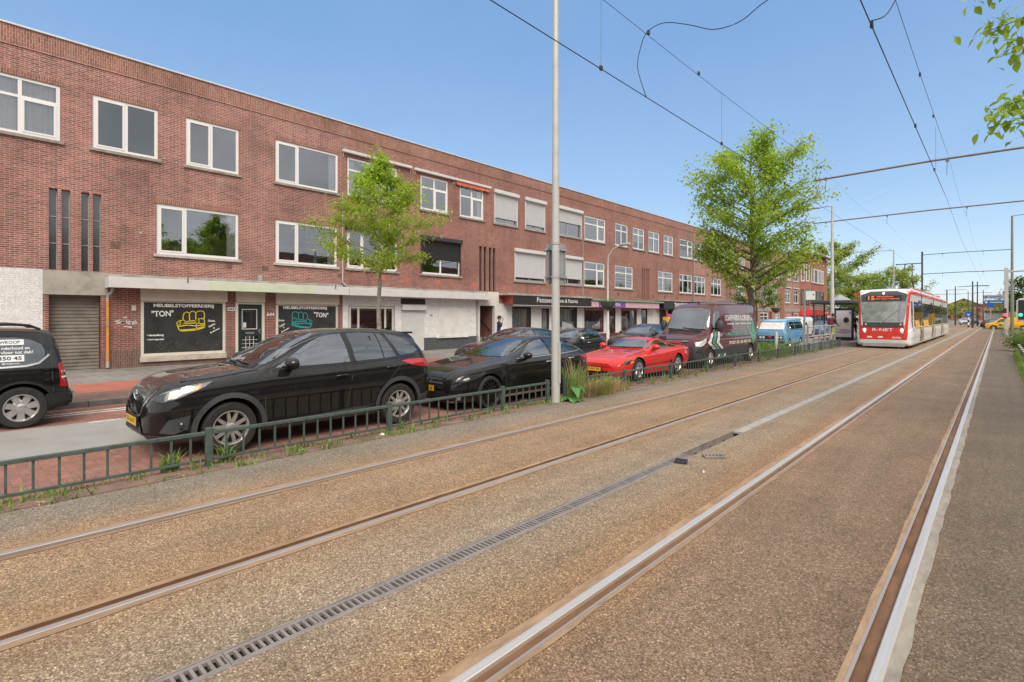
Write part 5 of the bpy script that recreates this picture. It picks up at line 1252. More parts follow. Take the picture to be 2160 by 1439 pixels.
def estate():
    AX[0]=.325
    rows=[(0,.62,.5,.64,.50,.24),(.05,.71,.60,.74,.56,.20),(.15,.77,.68,.81,.60,.18),(.4,.835,.755,.87,.66,.17),(.8,.90,.825,.905,.70,.17),(1.2,.95,.875,.915,.72,.17),(1.45,.98,.90,.915,.72,.17),(1.6,1.045,.905,.915,.70,.17),(1.9,1.19,.912,.915,.655,.17),(2.2,1.31,.92,.915,.61,.17),(2.5,1.385,.925,.915,.585,.17),(2.9,1.41,.93,.915,.57,.17),(3.3,1.40,.94,.915,.56,.17),(3.7,1.36,.95,.91,.55,.18),(4.0,1.29,.955,.895,.54,.2),(4.2,1.19,.95,.87,.545,.22),(4.35,1.05,.93,.84,.57,.25),(4.45,.93,.86,.80,.59,.3),(4.52,.80,.74,.74,.56,.36)]
    c=car_body('parked_car','low black estate car with dark spoked wheels and star badge beside the tall pole','car',rows,K['black_paint'],(0,0,0),(.92,3.66),.375,1.83,front=[(.15,.06),(.35,.0),(.55,.02),(.7,.06)],back=[(.2,.1),(.5,0),(.8,.02),(1.2,0)])
    glass(c,'windscreen',[(-.69,1.00),(-.3,.985),(.3,.985),(.69,1.0),(.56,1.30),(.3,1.335),(-.3,1.335),(-.56,1.30)],'F')
    for q in ([(1.86,.965),(2.1,1.10),(2.4,1.235),(2.62,1.29),(2.84,1.31),(2.88,.985)],[(2.96,.99),(2.94,1.315),(3.3,1.30),(3.48,1.26),(3.68,1.02)],[(3.72,1.025),(3.56,1.235),(3.8,1.17),(4.08,1.05),(3.95,1.03)]): glass(c,'side_window',q,'S','autoglass' if q[0][0]<2 else 'autoglass_dark')
    dsides(c,'window_trim',strip([(1.76,.945),(2.4,.955),(3.2,.975),(3.9,1.01),(4.12,1.035)],.016),'S',K['silvertrim'],.006,.1)
    glass(c,'rear_window',[(-.55,1.0),(.55,1.0),(.46,1.22),(-.46,1.22)],'B','autoglass_dark')
    decal(c,'grille',[(-.40,.66),(.40,.66),(.58,.56),(.50,.44),(-.50,.44),(-.58,.56)],'F',K['blackplastic'],.004,.06)
    decal(c,'grille_bar',strip([(-.5,.555),(0,.555),(.5,.555)],.028),'F',K['silvertrim'],.012,.06)
    p=cast(c,'F',0,.555,.02); b=MB(); b.lathe([(.085,-.005),(.102,-.012),(.104,-.02),(.09,-.024),(.084,-.012)],(p.x,0,.555),'x',28)
    for k in range(3):
        a=R(90+120*k); b.tube([(p.x-.012,0,.555),(p.x-.012,.09*math.cos(a),.555+.09*math.sin(a))],[.016,.004],6)
    b.build('star_badge',K['chrome'],c.t,world=False,smooth=50)
    dsides(c,'headlight',[(.62,.58),(.66,.655),(.9,.695),(1.16,.745),(1.22,.735),(1.1,.66),(.95,.60),(.76,.565)],'D',K['headlamp_dark'],.006,.05)
    dsides(c,'headlight_reflector',[(.74,.605),(.77,.645),(.86,.66),(.88,.63),(.82,.605)],'D',K['lampwhite'],.010,.04)
    decal(c,'lower_intake',[(-.62,.24),(.62,.24),(.66,.34),(.55,.40),(-.55,.40),(-.66,.34)],'F',K['blackplastic'],.004,.06)
    dsides(c,'bumper_fin',[(.60,.24),(.66,.36),(.72,.36),(.7,.24)],'D',K['silvertrim'],.015,.04)
    decal(c,'bumper_lip',strip([(-.72,.215),(0,.20),(.72,.215)],.03),'F',K['silvertrim'],.02,.06)
    dsides(c,'sill_trim',[(1.34,.19),(3.24,.19),(3.24,.235),(1.34,.235)],'S',K['silvertrim'],.012,.1)
    dsides(c,'tail_light',[(.48,.80),(.62,.87),(.95,.91),(1.0,.87),(.8,.81),(.5,.76)],'E',K['taillamp'],.006,.05)
    mirror(c,1.98,1.01,'black_paint',(.09,.115,.075),.13); handle(c,2.78,.83,'silvertrim'); handle(c,3.62,.86,'silvertrim')
    seam(c,[(1.36,.24),(1.36,.6),(1.62,.92)]); seam(c,[(2.84,.26),(2.9,.6),(2.91,.98)]); seam(c,[(3.3,.6),(3.5,.75),(3.72,1.0)])
    dsides(c,'body_crease',strip([(1.0,.73),(2.0,.70),(3.0,.72),(4.0,.76)],.01),'S',K['black_paint'],.008,.15)
    plate(c,.44,'N-201-JJ',off=.02)
    wheels4(c,.325,.225,.262,15,'darkalloy',1.82)
    b=MB(); b.bbox(3.9,4.2,-.5,.5,1.285,1.31,.01); b.build('roof_spoiler',K['black_paint'],c.t,world=False,smooth=40)
    open_cabin(c,(2.05,2.9),.36,1.75); place(c,-8.36,6.52); return c
def coupe():
    AX[0]=.32
    rows=[(0,.54,.42,.62,.5,.24),(.06,.61,.5,.75,.56,.19),(.2,.67,.57,.83,.62,.17),(.5,.74,.645,.885,.68,.16),(.95,.805,.71,.91,.72,.16),(1.4,.85,.745,.92,.72,.16),(1.6,.875,.755,.92,.71,.16),(1.75,.94,.76,.92,.68,.16),(2.0,1.06,.77,.92,.62,.16),(2.25,1.16,.78,.92,.57,.16),(2.5,1.20,.79,.92,.55,.16),(2.8,1.195,.81,.92,.545,.16),(3.2,1.12,.83,.925,.55,.17),(3.6,.99,.86,.925,.59,.18),(3.85,.925,.865,.92,.66,.2),(4.1,.905,.86,.90,.70,.22),(4.3,.89,.83,.865,.68,.26),(4.4,.83,.75,.82,.64,.3),(4.46,.72,.66,.76,.6,.36)]
    c=car_body('parked_car','red two door sports coupe with dark headlight covers and amber indicators','car',rows,K['red_paint'],(0,0,0),(.95,3.43),.37,1.84,front=[(.15,.10),(.32,.0),(.45,.0),(.6,.05)],back=[(.2,.12),(.5,0),(.8,.0)])
    glass(c,'windscreen',[(-.70,.90),(-.3,.89),(.3,.89),(.70,.90),(.55,1.11),(.3,1.14),(-.3,1.14),(-.55,1.11)],'F')
    for q in ([(1.86,.835),(2.1,.965),(2.35,1.065),(2.6,1.105),(2.86,1.095),(2.92,.87)],[(2.96,.872),(2.9,1.09),(3.2,1.02),(3.48,.91),(3.3,.885)]): glass(c,'side_window',q,'S')
    glass(c,'rear_window',[(2.95,-.46),(2.95,.46),(3.7,.52),(3.7,-.52)],'T')
    dsides(c,'headlight_cover',[(.66,.52),(.80,.595),(1.02,.625),(1.10,.60),(1.12,.555),(.95,.515),(.8,.50)],'D',K['headlamp_dark'],.006,.04)
    dsides(c,'indicator',[(.95,.52),(1.0,.60),(1.08,.60),(1.12,.56),(1.05,.525)],'D',K['amber'],.010,.03)
    decal(c,'bumper_gap',strip([(-.78,.435),(0,.43),(.78,.435)],.014),'F',K['brownred'],.003,.06)
    decal(c,'lower_intake',[(-.5,.25),(.5,.25),(.55,.32),(-.55,.32)],'F',K['well'],.004,.06)
    dsides(c,'side_scoop',[(2.72,.30),(2.98,.36),(2.98,.50),(2.9,.50)],'S',K['well'],.004,.05)
    seam(c,[(1.33,.44),(2.2,.445),(3.05,.47)],w=.014); seam(c,[(1.42,.2),(1.40,.5),(1.62,.8)]); seam(c,[(2.98,.5),(3.0,.7),(2.95,.87)]); seam(c,[(3.82,.48),(4.15,.5),(4.3,.52)],w=.012)
    dsides(c,'hood_gap',strip([(.5,.70),(1.0,.77),(1.6,.83)],.009),'S',K['brownred'],.003,.1)
    for s in (-.38,.38): decal(c,'hood_vent',[(1.08,s-.10),(1.08,s+.10),(1.3,s+.09),(1.3,s-.09)],'T',K['brownred'],.004,.05)
    dsides(c,'door_lock',[(2.62,.64),(2.72,.655),(2.72,.685),(2.64,.68)],'S',K['well'],.004,.05)
    dsides(c,'tail_light',[(.5,.62),(.62,.72),(.85,.76),(.88,.70),(.6,.60)],'E',K['taillamp'],.006,.05)
    mirror(c,1.92,.93,'red_paint',(.11,.12,.085),.14,'red_paint')
    plate(c,.37,'JP-SG-78',off=.04)
    b=MB(); ps=[cast(c,'F',s,.89+.008,.02) for s in (-.6,-.2,.1)]; b.tube(ps,.012,6); ps=[cast(c,'F',s,.89+.006,.02) for s in (-.05,.3,.55)]; b.tube(ps,.012,6); b.build('wiper',K['blackplastic'],c.t,world=False)
    b=MB(); b.bbox(4.02,4.3,-.66,.66,.965,.99,.01); 
    for s in (-.6,.6): b.box(4.08,4.24,s-.02,s+.02,.87,.966)
    b.build('rear_wing',K['red_paint'],c.t,world=False,smooth=40)
    wheels4(c,.32,.225,.222,5,'alloy',1.80)
    open_cabin(c,(2.0,2.75),.26,1.75); place(c,-8.40,12.50); return c
def deliveryvan():
    AX[0]=.35
    rows=[(0,1.0,.75,.78,.62,.30),(.05,1.07,.88,.87,.68,.27),(.15,1.12,.96,.92,.72,.26),(.45,1.18,1.06,.96,.78,.25),(.8,1.25,1.14,.98,.82,.25),(1.0,1.33,1.2,.985,.82,.25),(1.15,1.52,1.22,.985,.80,.25),(1.4,1.87,1.22,.985,.78,.25),(1.62,2.14,1.22,.985,.77,.25),(1.8,2.27,1.22,.985,.77,.25),(2.1,2.35,1.22,.985,.78,.25),(3,2.38,1.22,.985,.80,.25),(4.5,2.38,1.22,.985,.80,.26),(5.75,2.37,1.22,.985,.80,.3),(5.98,2.33,1.2,.97,.79,.34),(6.06,2.2,1.16,.95,.77,.38),(6.09,2.05,1.1,.93,.72,.42)]
    c=car_body('delivery_van','maroon panel van with green and white chevron stripes and white lettering','van',rows,K['maroon_paint'],(0,0,0),(1.0,5.12),.41,2.0,front=[(.25,.05),(.45,0),(.7,.0),(.95,.06),(1.2,.2)],crown=.05,boxy=.6,fade=.5)
    glass(c,'windscreen',[(-.82,1.36),(-.3,1.34),(.3,1.34),(.82,1.36),(.72,2.08),(.4,2.15),(-.4,2.15),(-.72,2.08)],'F')
    glass(c,'side_window',[(1.32,1.36),(1.62,1.93),(1.80,2.03),(2.1,2.05),(2.12,1.44),(1.9,1.38),(1.6,1.33)],'S')
    decal(c,'grille',[(-.55,.92),(.55,.92),(.58,1.03),(-.58,1.03)],'F',K['blackplastic'],.006,.06)
    decal(c,'grille_bar',strip([(-.55,.975),(.55,.975)],.02),'F',K['silvertrim'],.012,.08)
    dsides(c,'headlight',[(.62,.80),(.66,.93),(.95,1.0),(1.14,1.07),(1.12,.94),(.98,.84),(.8,.79)],'D',K['lampwhite'],.008,.05)
    decal(c,'bumper',[(-.8,.27),(.8,.27),(.82,.78),(.55,.80),(.45,.72),(-.45,.72),(-.55,.80),(-.82,.78)],'F',K['cladding'],.012,.07)
    dsides(c,'bumper_corner',[(.58,.27),(1.06,.27),(1.06,.50),(1.0,.76),(.58,.79)],'D',K['cladding'],.012,.06)
    dsides(c,'fog_lamp_recess',strip([(.62,.60),(.8,.62),(.92,.52),(.96,.44)],.02),'D',K['well'],.016,.05)
    dsides(c,'sill_trim',[(1.42,.33),(4.70,.33),(4.70,.72),(1.42,.70)],'S',K['cladding'],.010,.12); dsides(c,'sill_trim',[(5.54,.36),(6.02,.40),(6.02,.74),(5.54,.72)],'S',K['cladding'],.010,.1)
    for wx in (1.0,5.12): archband(c,wx,.35,.41,.45,'cladding',0,180,.014)
    def zig(x0,w,mt,top=1.25):
        o=[(x0+.36,top),(x0,.90),(x0+.50,.66),(x0+.50+w,.66),(x0+w+.02,.90),(x0+.36+w,top+.04)]
        dsides(c,'chevron_stripe',o,'S',K[mt],.013,.08)
    zig(.72,.22,'van_white',1.22); zig(1.08,.22,'van_green',1.28); zig(1.46,.22,'van_white',1.40)
    for a,mt in ((1.56,'van_white'),(1.82,'van_green'),(2.12,'van_white')): dsides(c,'sill_stripe',[(a,.30),(a+.16,.46),(a+.32,.46),(a+.16,.30)],'S',K[mt],.013,.08)
    dsides(c,'arrow_graphic',[(4.85,2.33),(5.2,2.33),(4.98,1.80),(4.75,1.5),(5.05,1.16),(5.34,.74),(5.62,.85),(5.86,1.2),(5.62,1.75),(5.36,1.8),(5.5,1.5),(5.2,1.16),(5.16,1.17),(5.05,1.5),(5.3,1.85),(5.5,2.33),(5.2,2.33),(5.0,1.82),(4.86,1.5),(4.86,1.49),(4.98,1.80)][:10]+[(5.4,1.75),(5.46,1.5),(5.3,1.2),(5.12,1.18),(5.02,1.48),(5.2,1.85),(5.25,2.33)],'S',K['van_green'],.006,.08)
    cartext(c,'lettering','123AFWERKVLOEREN','SN',2.55,1.68,2.7,.22,'van_white',.028,.02); cartext(c,'lettering','.nl','SN',5.28,1.68,.2,.13,'van_white',.028,.02)
    cartext(c,'lettering','Dekvloeren - Isolatie - Gietvloeren - Advies','SN',2.72,1.53,2.6,.075,'van_white',.03,.02)
    cartext(c,'lettering','VLOEREN VANAF','SN',2.6,1.12,1.95,.13,'van_green',.025,.02)
    cartext(c,'lettering','SPOED? BEL 085 888 7433','SN',2.66,.79,2.4,.12,'van_white',.028,.02)
    dsides(c,'door_rail',strip([(2.8,1.33),(5.5,1.36)],.018),'S',K['silvertrim'],.01,.2)
    seam(c,[(2.2,.6),(2.2,1.3),(2.18,2.2)]); seam(c,[(1.46,.7),(1.36,1.2)]); seam(c,[(3.9,.72),(3.9,2.2)]); seam(c,[(5.6,.72),(5.6,2.2)])
    handle(c,2.32,1.16,'blackplastic'); mirror(c,1.55,1.50,'cladding',(.12,.13,.22),.2)
    decal(c,'hood_vent',[(.86,-.62),(.86,-.25),(.97,-.25),(.97,-.66)],'T',K['blackplastic'],.005,.06); decal(c,'hood_vent',[(.86,.25),(.86,.62),(.97,.66),(.97,.25)],'T',K['blackplastic'],.005,.06)
    b=MB(); ps=[cast(c,'F',s,1.36+dz,.02) for s,dz in ((-.75,.0),(-.3,.02),(.1,.06))]; b.tube(ps,.014,6); ps=[cast(c,'F',s,1.36+dz,.02) for s,dz in ((0.05,.0),(.4,.01),(.7,.03))]; b.tube(ps,.014,6); b.build('wiper',K['blackplastic'],c.t,world=False)
    b=MB(); b.ball((1.98,-.1,2.38),.05,.03,.05,8,6); b.build('roof_antenna',K['blackplastic'],c.t,world=False)
    b=MB()
    for y in (-.55,.55): b.bbox(2.6,5.4,y-.03,y+.03,2.42,2.47,.01)
    for x in (2.9,4.0,5.1): b.box(x-.03,x+.03,-.52,.52,2.43,2.46)
    b.build('roof_rack',K['silvertrim'],c.t,world=False)
    dsides(c,'tail_light',[(.66,.9),(.76,.9),(.76,1.5),(.66,1.5)],'E',K['taillamp'],.006,.08)
    wheels4(c,.35,.235,.215,6,'alloy',1.96)
    open_cabin(c,(1.55,),.95,1.2); place(c,-8.50,17.60); return c
def camper():
    AX[0]=.29
    rows=[(0,1.0,.7,.70,.64,.36),(.03,1.06,.85,.77,.69,.31),(.10,1.10,.95,.80,.72,.28),(.22,1.22,1.0,.81,.71,.26),(.42,1.52,1.02,.81,.66,.26),(.58,1.62,1.02,.81,.64,.26),(.9,1.69,1.02,.81,.62,.26),(2.2,1.72,1.02,.81,.61,.26),(3.7,1.69,1.02,.81,.62,.28),(3.95,1.6,1.0,.79,.62,.3),(4.05,1.35,.96,.77,.64,.33),(4.1,1.05,.85,.74,.64,.38)]
    c=car_body('camper_van','pale blue vintage camper van with a silver sunshade behind its windscreen','van',rows,K['blue_paint'],(0,0,0),(.75,3.1),.33,1.62,crown=.05,boxy=.5,fade=.4)
    decal(c,'windscreen_rubber',[(-.73,1.06),(.73,1.06),(.65,1.535),(-.65,1.535)],'F',K['blackplastic'],.003,.08)
    decal(c,'windscreen_sunshade',[(-.68,1.10),(.68,1.10),(.61,1.50),(-.61,1.50)],'F',K['sunshade'],.010,.08)
    decal(c,'roof_panel',[(.62,-.6),(.5,0),(.62,.6),(3.8,.58),(3.9,0),(3.8,-.58)],'T',K['blue_roof'],.004,.12)
    for q in ([(.42,1.10),(.58,1.46),(.95,1.50),(.98,1.10)],[(1.1,1.12),(1.1,1.52),(2.0,1.53),(2.0,1.12)],[(2.12,1.12),(2.12,1.53),(3.72,1.50),(3.8,1.14)]): dsides(c,'side_window',q,'S',K['windscreen'] if q[0][0]<1 else K['carglass'],.004,.08)
    dsides(c,'waist_strip',strip([(.1,1.04),(2.,1.06),(4.,1.05)],.02),'S',K['chrome'],.006,.15)
    decal(c,'headlight_panel',[(-.68,.54),(.68,.54),(.68,.74),(-.68,.74)],'F',K['blackplastic'],.006,.07)
    for s in (-1,1):
        for y in (.55,.38):
            p=cast(c,'F',s*y,.64,.01); b=MB(); b.lathe([(.001,-.02),(.05,-.014),(.07,-.006),(.075,.01)],(p.x,s*y,.64),'x',18); b.build('headlight',K['lampwhite'],c.t,world=False,smooth=50)
    dsides(c,'indicator',[(.62,.84),(.62,.96),(.70,.96),(.70,.84)],'D',K['amber'],.012,.05)
    b=MB(); b.bbox(-.07,.02,-.78,.78,.36,.46,.02); b.build('bumper',K['blackplastic'],c.t,world=False)
    seam(c,[(1.04,.4),(1.04,1.55)]); seam(c,[(2.06,.4),(2.06,1.55)]); handle(c,.92,.98,'chrome')
    mirror(c,.5,1.18,'chrome',(.04,.06,.08),.14,'chrome')
    wheels4(c,.29,.17,.19,8,'chrome',1.58)
    place(c,-9.55,32.1); return c
def hatch(name,label,cat,L,W,H,pnt,X,Yn,ax,style='hatch',plate_txt=None,rotz=R(90),z=ROAD,wheel=('alloy',10),bz=None,group=None):
    AX[0]=.315; s=L/4.2; h=H/1.45; w=W/1.78
    base=[(0,.66,.54,.62,.48,.26),(.05,.76,.65,.72,.55,.22),(.14,.83,.73,.79,.6,.2),(.4,.90,.81,.85,.66,.19),(.8,.955,.88,.88,.70,.19),(1.1,.99,.915,.89,.71,.19),(1.3,1.06,.925,.89,.69,.19),(1.6,1.215,.935,.89,.64,.19),(1.9,1.34,.945,.89,.59,.19),(2.2,1.41,.95,.89,.57,.19),(2.6,1.45,.955,.89,.56,.19),(3.1,1.43,.97,.89,.55,.2),(3.5,1.385,.985,.88,.55,.22),(3.8,1.29,.985,.86,.55,.24),(4.0,1.12,.97,.83,.57,.28),(4.12,.95,.88,.79,.58,.33),(4.2,.78,.7,.72,.54,.38)]
    if style=='round': base=[(x,zt+(.03 if .1<x<1 else 0),zb,wb,wr,zs) for x,zt,zb,wb,wr,zs in base]
    rows=[(x*s,zt*h,zb*h,wb*w,wr*w,zs) for x,zt,zb,wb,wr,zs in base]
    c=car_body(name,label,cat,rows,K[pnt],(0,0,0),ax,.365,W,front=[(.2,.08),(.4,0),(.6,.0),(.8,.06)],back=[(.2,.1),(.5,0),(1.,0)],rotz=rotz,group=group)
    P=lambda o:[(x*s,zz*h) for x,zz in o]; Q=lambda o:[(y*w,zz*h) for y,zz in o]; D=lambda o:[(a*(s+w)/2,zz*h) for a,zz in o]
    glass(c,'windscreen',Q([(-.66,1.02),(-.3,1.0),(.3,1.0),(.66,1.02),(.55,1.36),(.3,1.39),(-.3,1.39),(-.55,1.36)]),'F')
    for q in ([(1.52,.985),(1.75,1.12),(2.0,1.26),(2.2,1.33),(2.42,1.36),(2.45,1.0)],[(2.53,1.0),(2.5,1.365),(2.9,1.35),(3.15,1.31),(3.2,1.03)],[(3.26,1.04),(3.22,1.30),(3.5,1.22),(3.72,1.10),(3.6,1.06)]): glass(c,'side_window',P(q),'S','autoglass' if q[0][0]<3 else 'autoglass_dark')
    glass(c,'rear_window',Q([(-.52,1.05),(.52,1.05),(.46,1.26),(-.46,1.26)]),'B')
    dsides(c,'headlight',D([(.56,.64),(.62,.735),(.85,.80),(1.06,.85),(1.0,.77),(.8,.68)]),'D',K['headlamp'],.006,.05)
    decal(c,'grille',Q([(-.42,.68),(.42,.68),(.36,.42),(-.36,.42)]),'F',K['mesh'],.005,.06)
    decal(c,'lower_intake',Q([(-.6,.25),(.6,.25),(.6,.36),(-.6,.36)]),'F',K['blackplastic'],.006,.07)
    dsides(c,'tail_light',D([(.48,.82),(.6,.92),(.85,.95),(.88,.88),(.6,.76)]),'E',K['taillamp'],.006,.05)
    mirror(c,1.66*s,1.05*h,pnt if style!='round' else 'chrome',(.09,.11,.07),.12); handle(c,2.36*s,.86*h,'chrome' if style=='round' else pnt)
    if style!='round': handle(c,3.1*s,.88*h,pnt)
    seam(c,P([(1.22,.3),(1.25,.6),(1.45,.94)])); seam(c,P([(2.46,.3),(2.5,.95)]))
    dsides(c,'window_trim',strip(P([(1.45,.965),(2.4,.98),(3.2,1.01),(3.75,1.06)]),.014),'S',K['silvertrim'],.006,.1)
    if plate_txt is not None: plate(c,.40*h,plate_txt,off=.03)
    wheels4(c,.315,.2,.225,wheel[1],wheel[0],W-.02)
    open_cabin(c,(1.75*s,2.6*s),.42,1.4*s); place(c,X,Yn,z); return c
def mpv():
    AX[0]=.34
    rows=[(0,.85,.66,.66,.5,.26),(.08,.98,.84,.78,.6,.23),(.4,1.04,.94,.86,.68,.22),(.9,1.09,1.0,.90,.72,.22),(1.05,1.14,1.02,.905,.72,.22),(1.4,1.38,1.03,.905,.69,.22),(1.75,1.56,1.04,.905,.66,.22),(2.1,1.645,1.05,.905,.65,.22),(2.6,1.665,1.05,.905,.65,.22),(3.5,1.655,1.05,.905,.65,.22),(3.85,1.63,1.05,.90,.65,.24),(4.0,1.58,1.05,.885,.65,.27),(4.07,1.42,1.04,.87,.66,.3),(4.14,1.1,.95,.855,.66,.32),(4.22,.62,.55,.83,.62,.30),(4.24,.5,.45,.80,.6,.32)]
    c=car_body('parked_van','shiny black people carrier with roof rails and window lettering at the left edge','van',rows,K['black_paint'],(0,0,0),(.85,3.6),.40,1.84,crown=.03,boxy=.5,front=[(.2,.1),(.5,0),(.9,.1)])
    glass(c,'windscreen',[(-.68,1.18),(.68,1.18),(.6,1.55),(-.6,1.55)],'F')
    for q in ([(1.55,1.10),(1.85,1.42),(2.1,1.50),(2.5,1.51),(2.5,1.08)],[(2.58,1.08),(2.58,1.51),(3.1,1.51),(3.1,1.05)]): glass(c,'side_window',q,'S','autoglass_dark')
    qw=[(3.16,1.045),(3.16,1.495),(3.55,1.49),(3.72,1.45),(3.86,1.37),(3.9,1.27),(3.9,1.18),(3.82,1.08),(3.72,1.03)]
    glass(c,'rear_side_window',qw,'S','autoglass_dark',.004)
    dsides(c,'window_trim',strip([(2.6,1.03),(3.3,1.01),(3.66,1.02),(3.82,1.06),(3.93,1.17),(3.95,1.2)],.03),'S',K['silvertrim'],.008,.06)
    for z0,z1 in ((1.37,1.455),(1.10,1.205)): decal(c,'window_sticker',[(3.2,z0),(3.64,z0),(3.64,z1),(3.2,z1)],'SN',K['sign_white'],.007,.06)
    cartext(c,'lettering','WKOOP','SN',3.345,1.388,.25,.05,'platetext',.02,.010); cartext(c,'lettering','350 45','SN',3.33,1.125,.28,.058,'platetext',.02,.010)
    cartext(c,'lettering','nderhoud en','SN',3.37,1.295,.34,.046,'van_white',.02,.009); cartext(c,'lettering','vloer tot dak!','SN',3.36,1.225,.39,.048,'van_white',.02,.009); cartext(c,'lettering','@gmail.com','SN',3.37,1.052,.21,.032,'van_white',.02,.009)
    decal(c,'rear_window',[(-.60,1.1),(.60,1.1),(.56,1.52),(-.56,1.52)],'B',K['carglass'])
    for k in range(4): decal(c,'window_lettering',[(-.5,1.16+k*.09),(.5,1.16+k*.09),(.5,1.2+k*.09),(-.5,1.2+k*.09)],'B',K['van_white'],.008,.1)
    dsides(c,'tail_light',[(.58,.64),(.66,.64),(.72,.66),(.72,1.02),(.66,1.06),(.58,1.04)],'E',K['taillamp'],.008,.06)
    dsides(c,'tail_light_bar',[(.58,.90),(.70,.88),(.70,.91),(.58,.93)],'E',K['lampwhite'],.012,.05); dsides(c,'tail_light_bar',[(.58,.80),(.70,.79),(.70,.82),(.58,.83)],'E',K['lampwhite'],.012,.05)
    decal(c,'rear_bumper',[(-.78,.30),(.78,.30),(.78,.54),(-.78,.54)],'B',K['blackplastic'],.02,.08)
    dsides(c,'bumper_corner',[(.54,.30),(.86,.26),(.86,.54),(.54,.56)],'E',K['blackplastic'],.012,.06)
    b=MB(); b.bbox(4.24,4.30,-.7,-.35,.40,.56,.02); b.build('bumper_protector',K['sign_grey'],c.t,world=False)
    for s in (-1,1):
        b=MB(); b.tube([(1.9,s*.60,1.63),(2.05,s*.605,1.70),(3.5,s*.605,1.71),(3.72,s*.60,1.69),(3.86,s*.595,1.62)],[.02,.022,.024,.022,.02],8); b.box(3.1,3.16,s*.6-.02,s*.6+.02,1.62,1.7); b.build('roof_rail',K['darkalloy'],c.t,world=False,smooth=50)
    archband(c,3.6,.34,.40,.44,'blackplastic',-10,190,.012)
    seam(c,[(3.13,.4),(3.12,1.04)]); seam(c,[(4.0,.56),(3.98,1.0),(3.97,1.55)])
    plate(c,.70,'',front=False,off=.01)
    wheels4(c,.34,.22,.225,7,'alloy',1.82)
    open_cabin(c,(1.7,2.7),.56,1.25); place(c,-12.66,-2.74); return c
cars=[estate(),coupe(),deliveryvan(),camper(),mpv()]
au=hatch('parked_car','black hatchback with ring badges parked at the far kerb behind the estate car','car',4.2,1.80,1.47,'black_paint_b',-12.3,11.25,(.85,3.4),plate_txt='N-812-SH')
b=MB()
for k in range(4):
    p=cast(au,'F',-.09+k*.06,.66,.012); b.lathe([(.035,-.004),(.042,-.006),(.035,-.01)],(p.x,-.09+k*.06,.64),'x',16)
b.build('ring_badge',K['chrome'],au.t,world=False)
hatch('parked_car','small rounded black two door hatchback with chrome mirrors by the far kerb','car',3.3,1.62,1.37,'navy_paint',-12.75,15.6,(.66,2.72),style='round',plate_txt=None)
hatch('parked_car','dark grey family hatchback at the far kerb, between the lamp post and the maroon van','car',4.2,1.80,1.50,'black_paint_b',-12.5,20.7,(.88,3.42),plate_txt=None)
hatch('parked_car','small blue car seen through the platform railing behind the white van','car',3.6,1.65,1.45,'blue_paint',-12.6,55.5,(.72,2.9),plate_txt=None)
hatch('moving_car','dark grey car crossing behind the yellow van','car',4.3,1.8,1.55,'navy_paint',2.35,105.5,(.88,3.5),rotz=R(180),z=-.12)
def simplevan(name,label,pnt,L,H,X,Yn,rotz,z,text=False):
    AX[0]=.33
    h=H/1.9; s=L/4.8
    rows=[(x*s,zt*h,zb*h,wb,wr,zs) for x,zt,zb,wb,wr,zs in [(0,.88,.65,.72,.56,.28),(.06,1.0,.85,.83,.64,.25),(.4,1.08,.97,.90,.7,.24),(.85,1.18,1.05,.94,.74,.24),(1.05,1.34,1.1,.945,.74,.24),(1.4,1.66,1.1,.945,.72,.24),(1.75,1.85,1.1,.945,.71,.24),(2.2,1.9,1.1,.945,.72,.24),(4.4,1.9,1.1,.945,.73,.26),(4.7,1.86,1.08,.93,.72,.3),(4.8,1.6,1.0,.9,.68,.36)]]
    c=car_body(name,label,'van',rows,K[pnt],(0,0,0),(.9*s,3.9*s),.38,1.9,rotz=rotz,crown=.04)
    decal(c,'windscreen',[(-.74,1.34*h),(.74,1.34*h),(.64,1.74*h),(-.64,1.74*h)],'F',K['windscreen'],.004,.1)
    dsides(c,'side_window',[(1.25*s,1.22*h),(1.6*s,1.62*h),(2.0*s,1.68*h),(2.05*s,1.2*h)],'S',K['carglass'],.004,.1)
    dsides(c,'headlight',[(.62,.80*h),(.66,.94*h),(.95,1.02*h),(1.0,.9*h)],'D',K['headlamp'],.006,.08)
    decal(c,'bumper',[(-.8,.28),(.8,.28),(.8,.55),(-.8,.55)],'F',K['cladding'],.01,.1)
    dsides(c,'tail_light',[(.6,.8*h),(.7,.8*h),(.7,1.3*h),(.6,1.3*h)],'E',K['taillamp'],.006,.1)
    dsides(c,'sill_trim',[(1.3*s,.27),(3.45*s,.27),(3.45*s,.36),(1.3*s,.36)],'S',K['blackplastic'],.01,.15)
    mirror(c,1.45*s,1.28*h,'blackplastic',(.09,.1,.12),.14)
    wheels4(c,.33,.21,.2,6,'alloy',1.86); place(c,X,Yn,z)
    if text:
        cartext(c,'lettering','DHL','SN',3.25,1.22,.85,.2,'red',.03,.012,shear=.35); cartext(c,'lettering','DHL','SN',2.25,1.28,.3,.1,'red',.03,.012,shear=.35)
        decal(c,'leaf_graphic',[(1.35,.75),(1.62,.98),(1.9,.75),(1.62,.5)],'SN',K['van_green'],.01,.1)
    return c
simplevan('white_van','plain white van parked beyond the pale blue camper','white_paint',4.8,1.85,-12.5,46.3,R(90),ROAD)
simplevan('delivery_van','bright yellow delivery van with red lettering crossing the tram tracks','yellow_paint',4.8,1.80,-1.35,100.6,0,-.12,True)
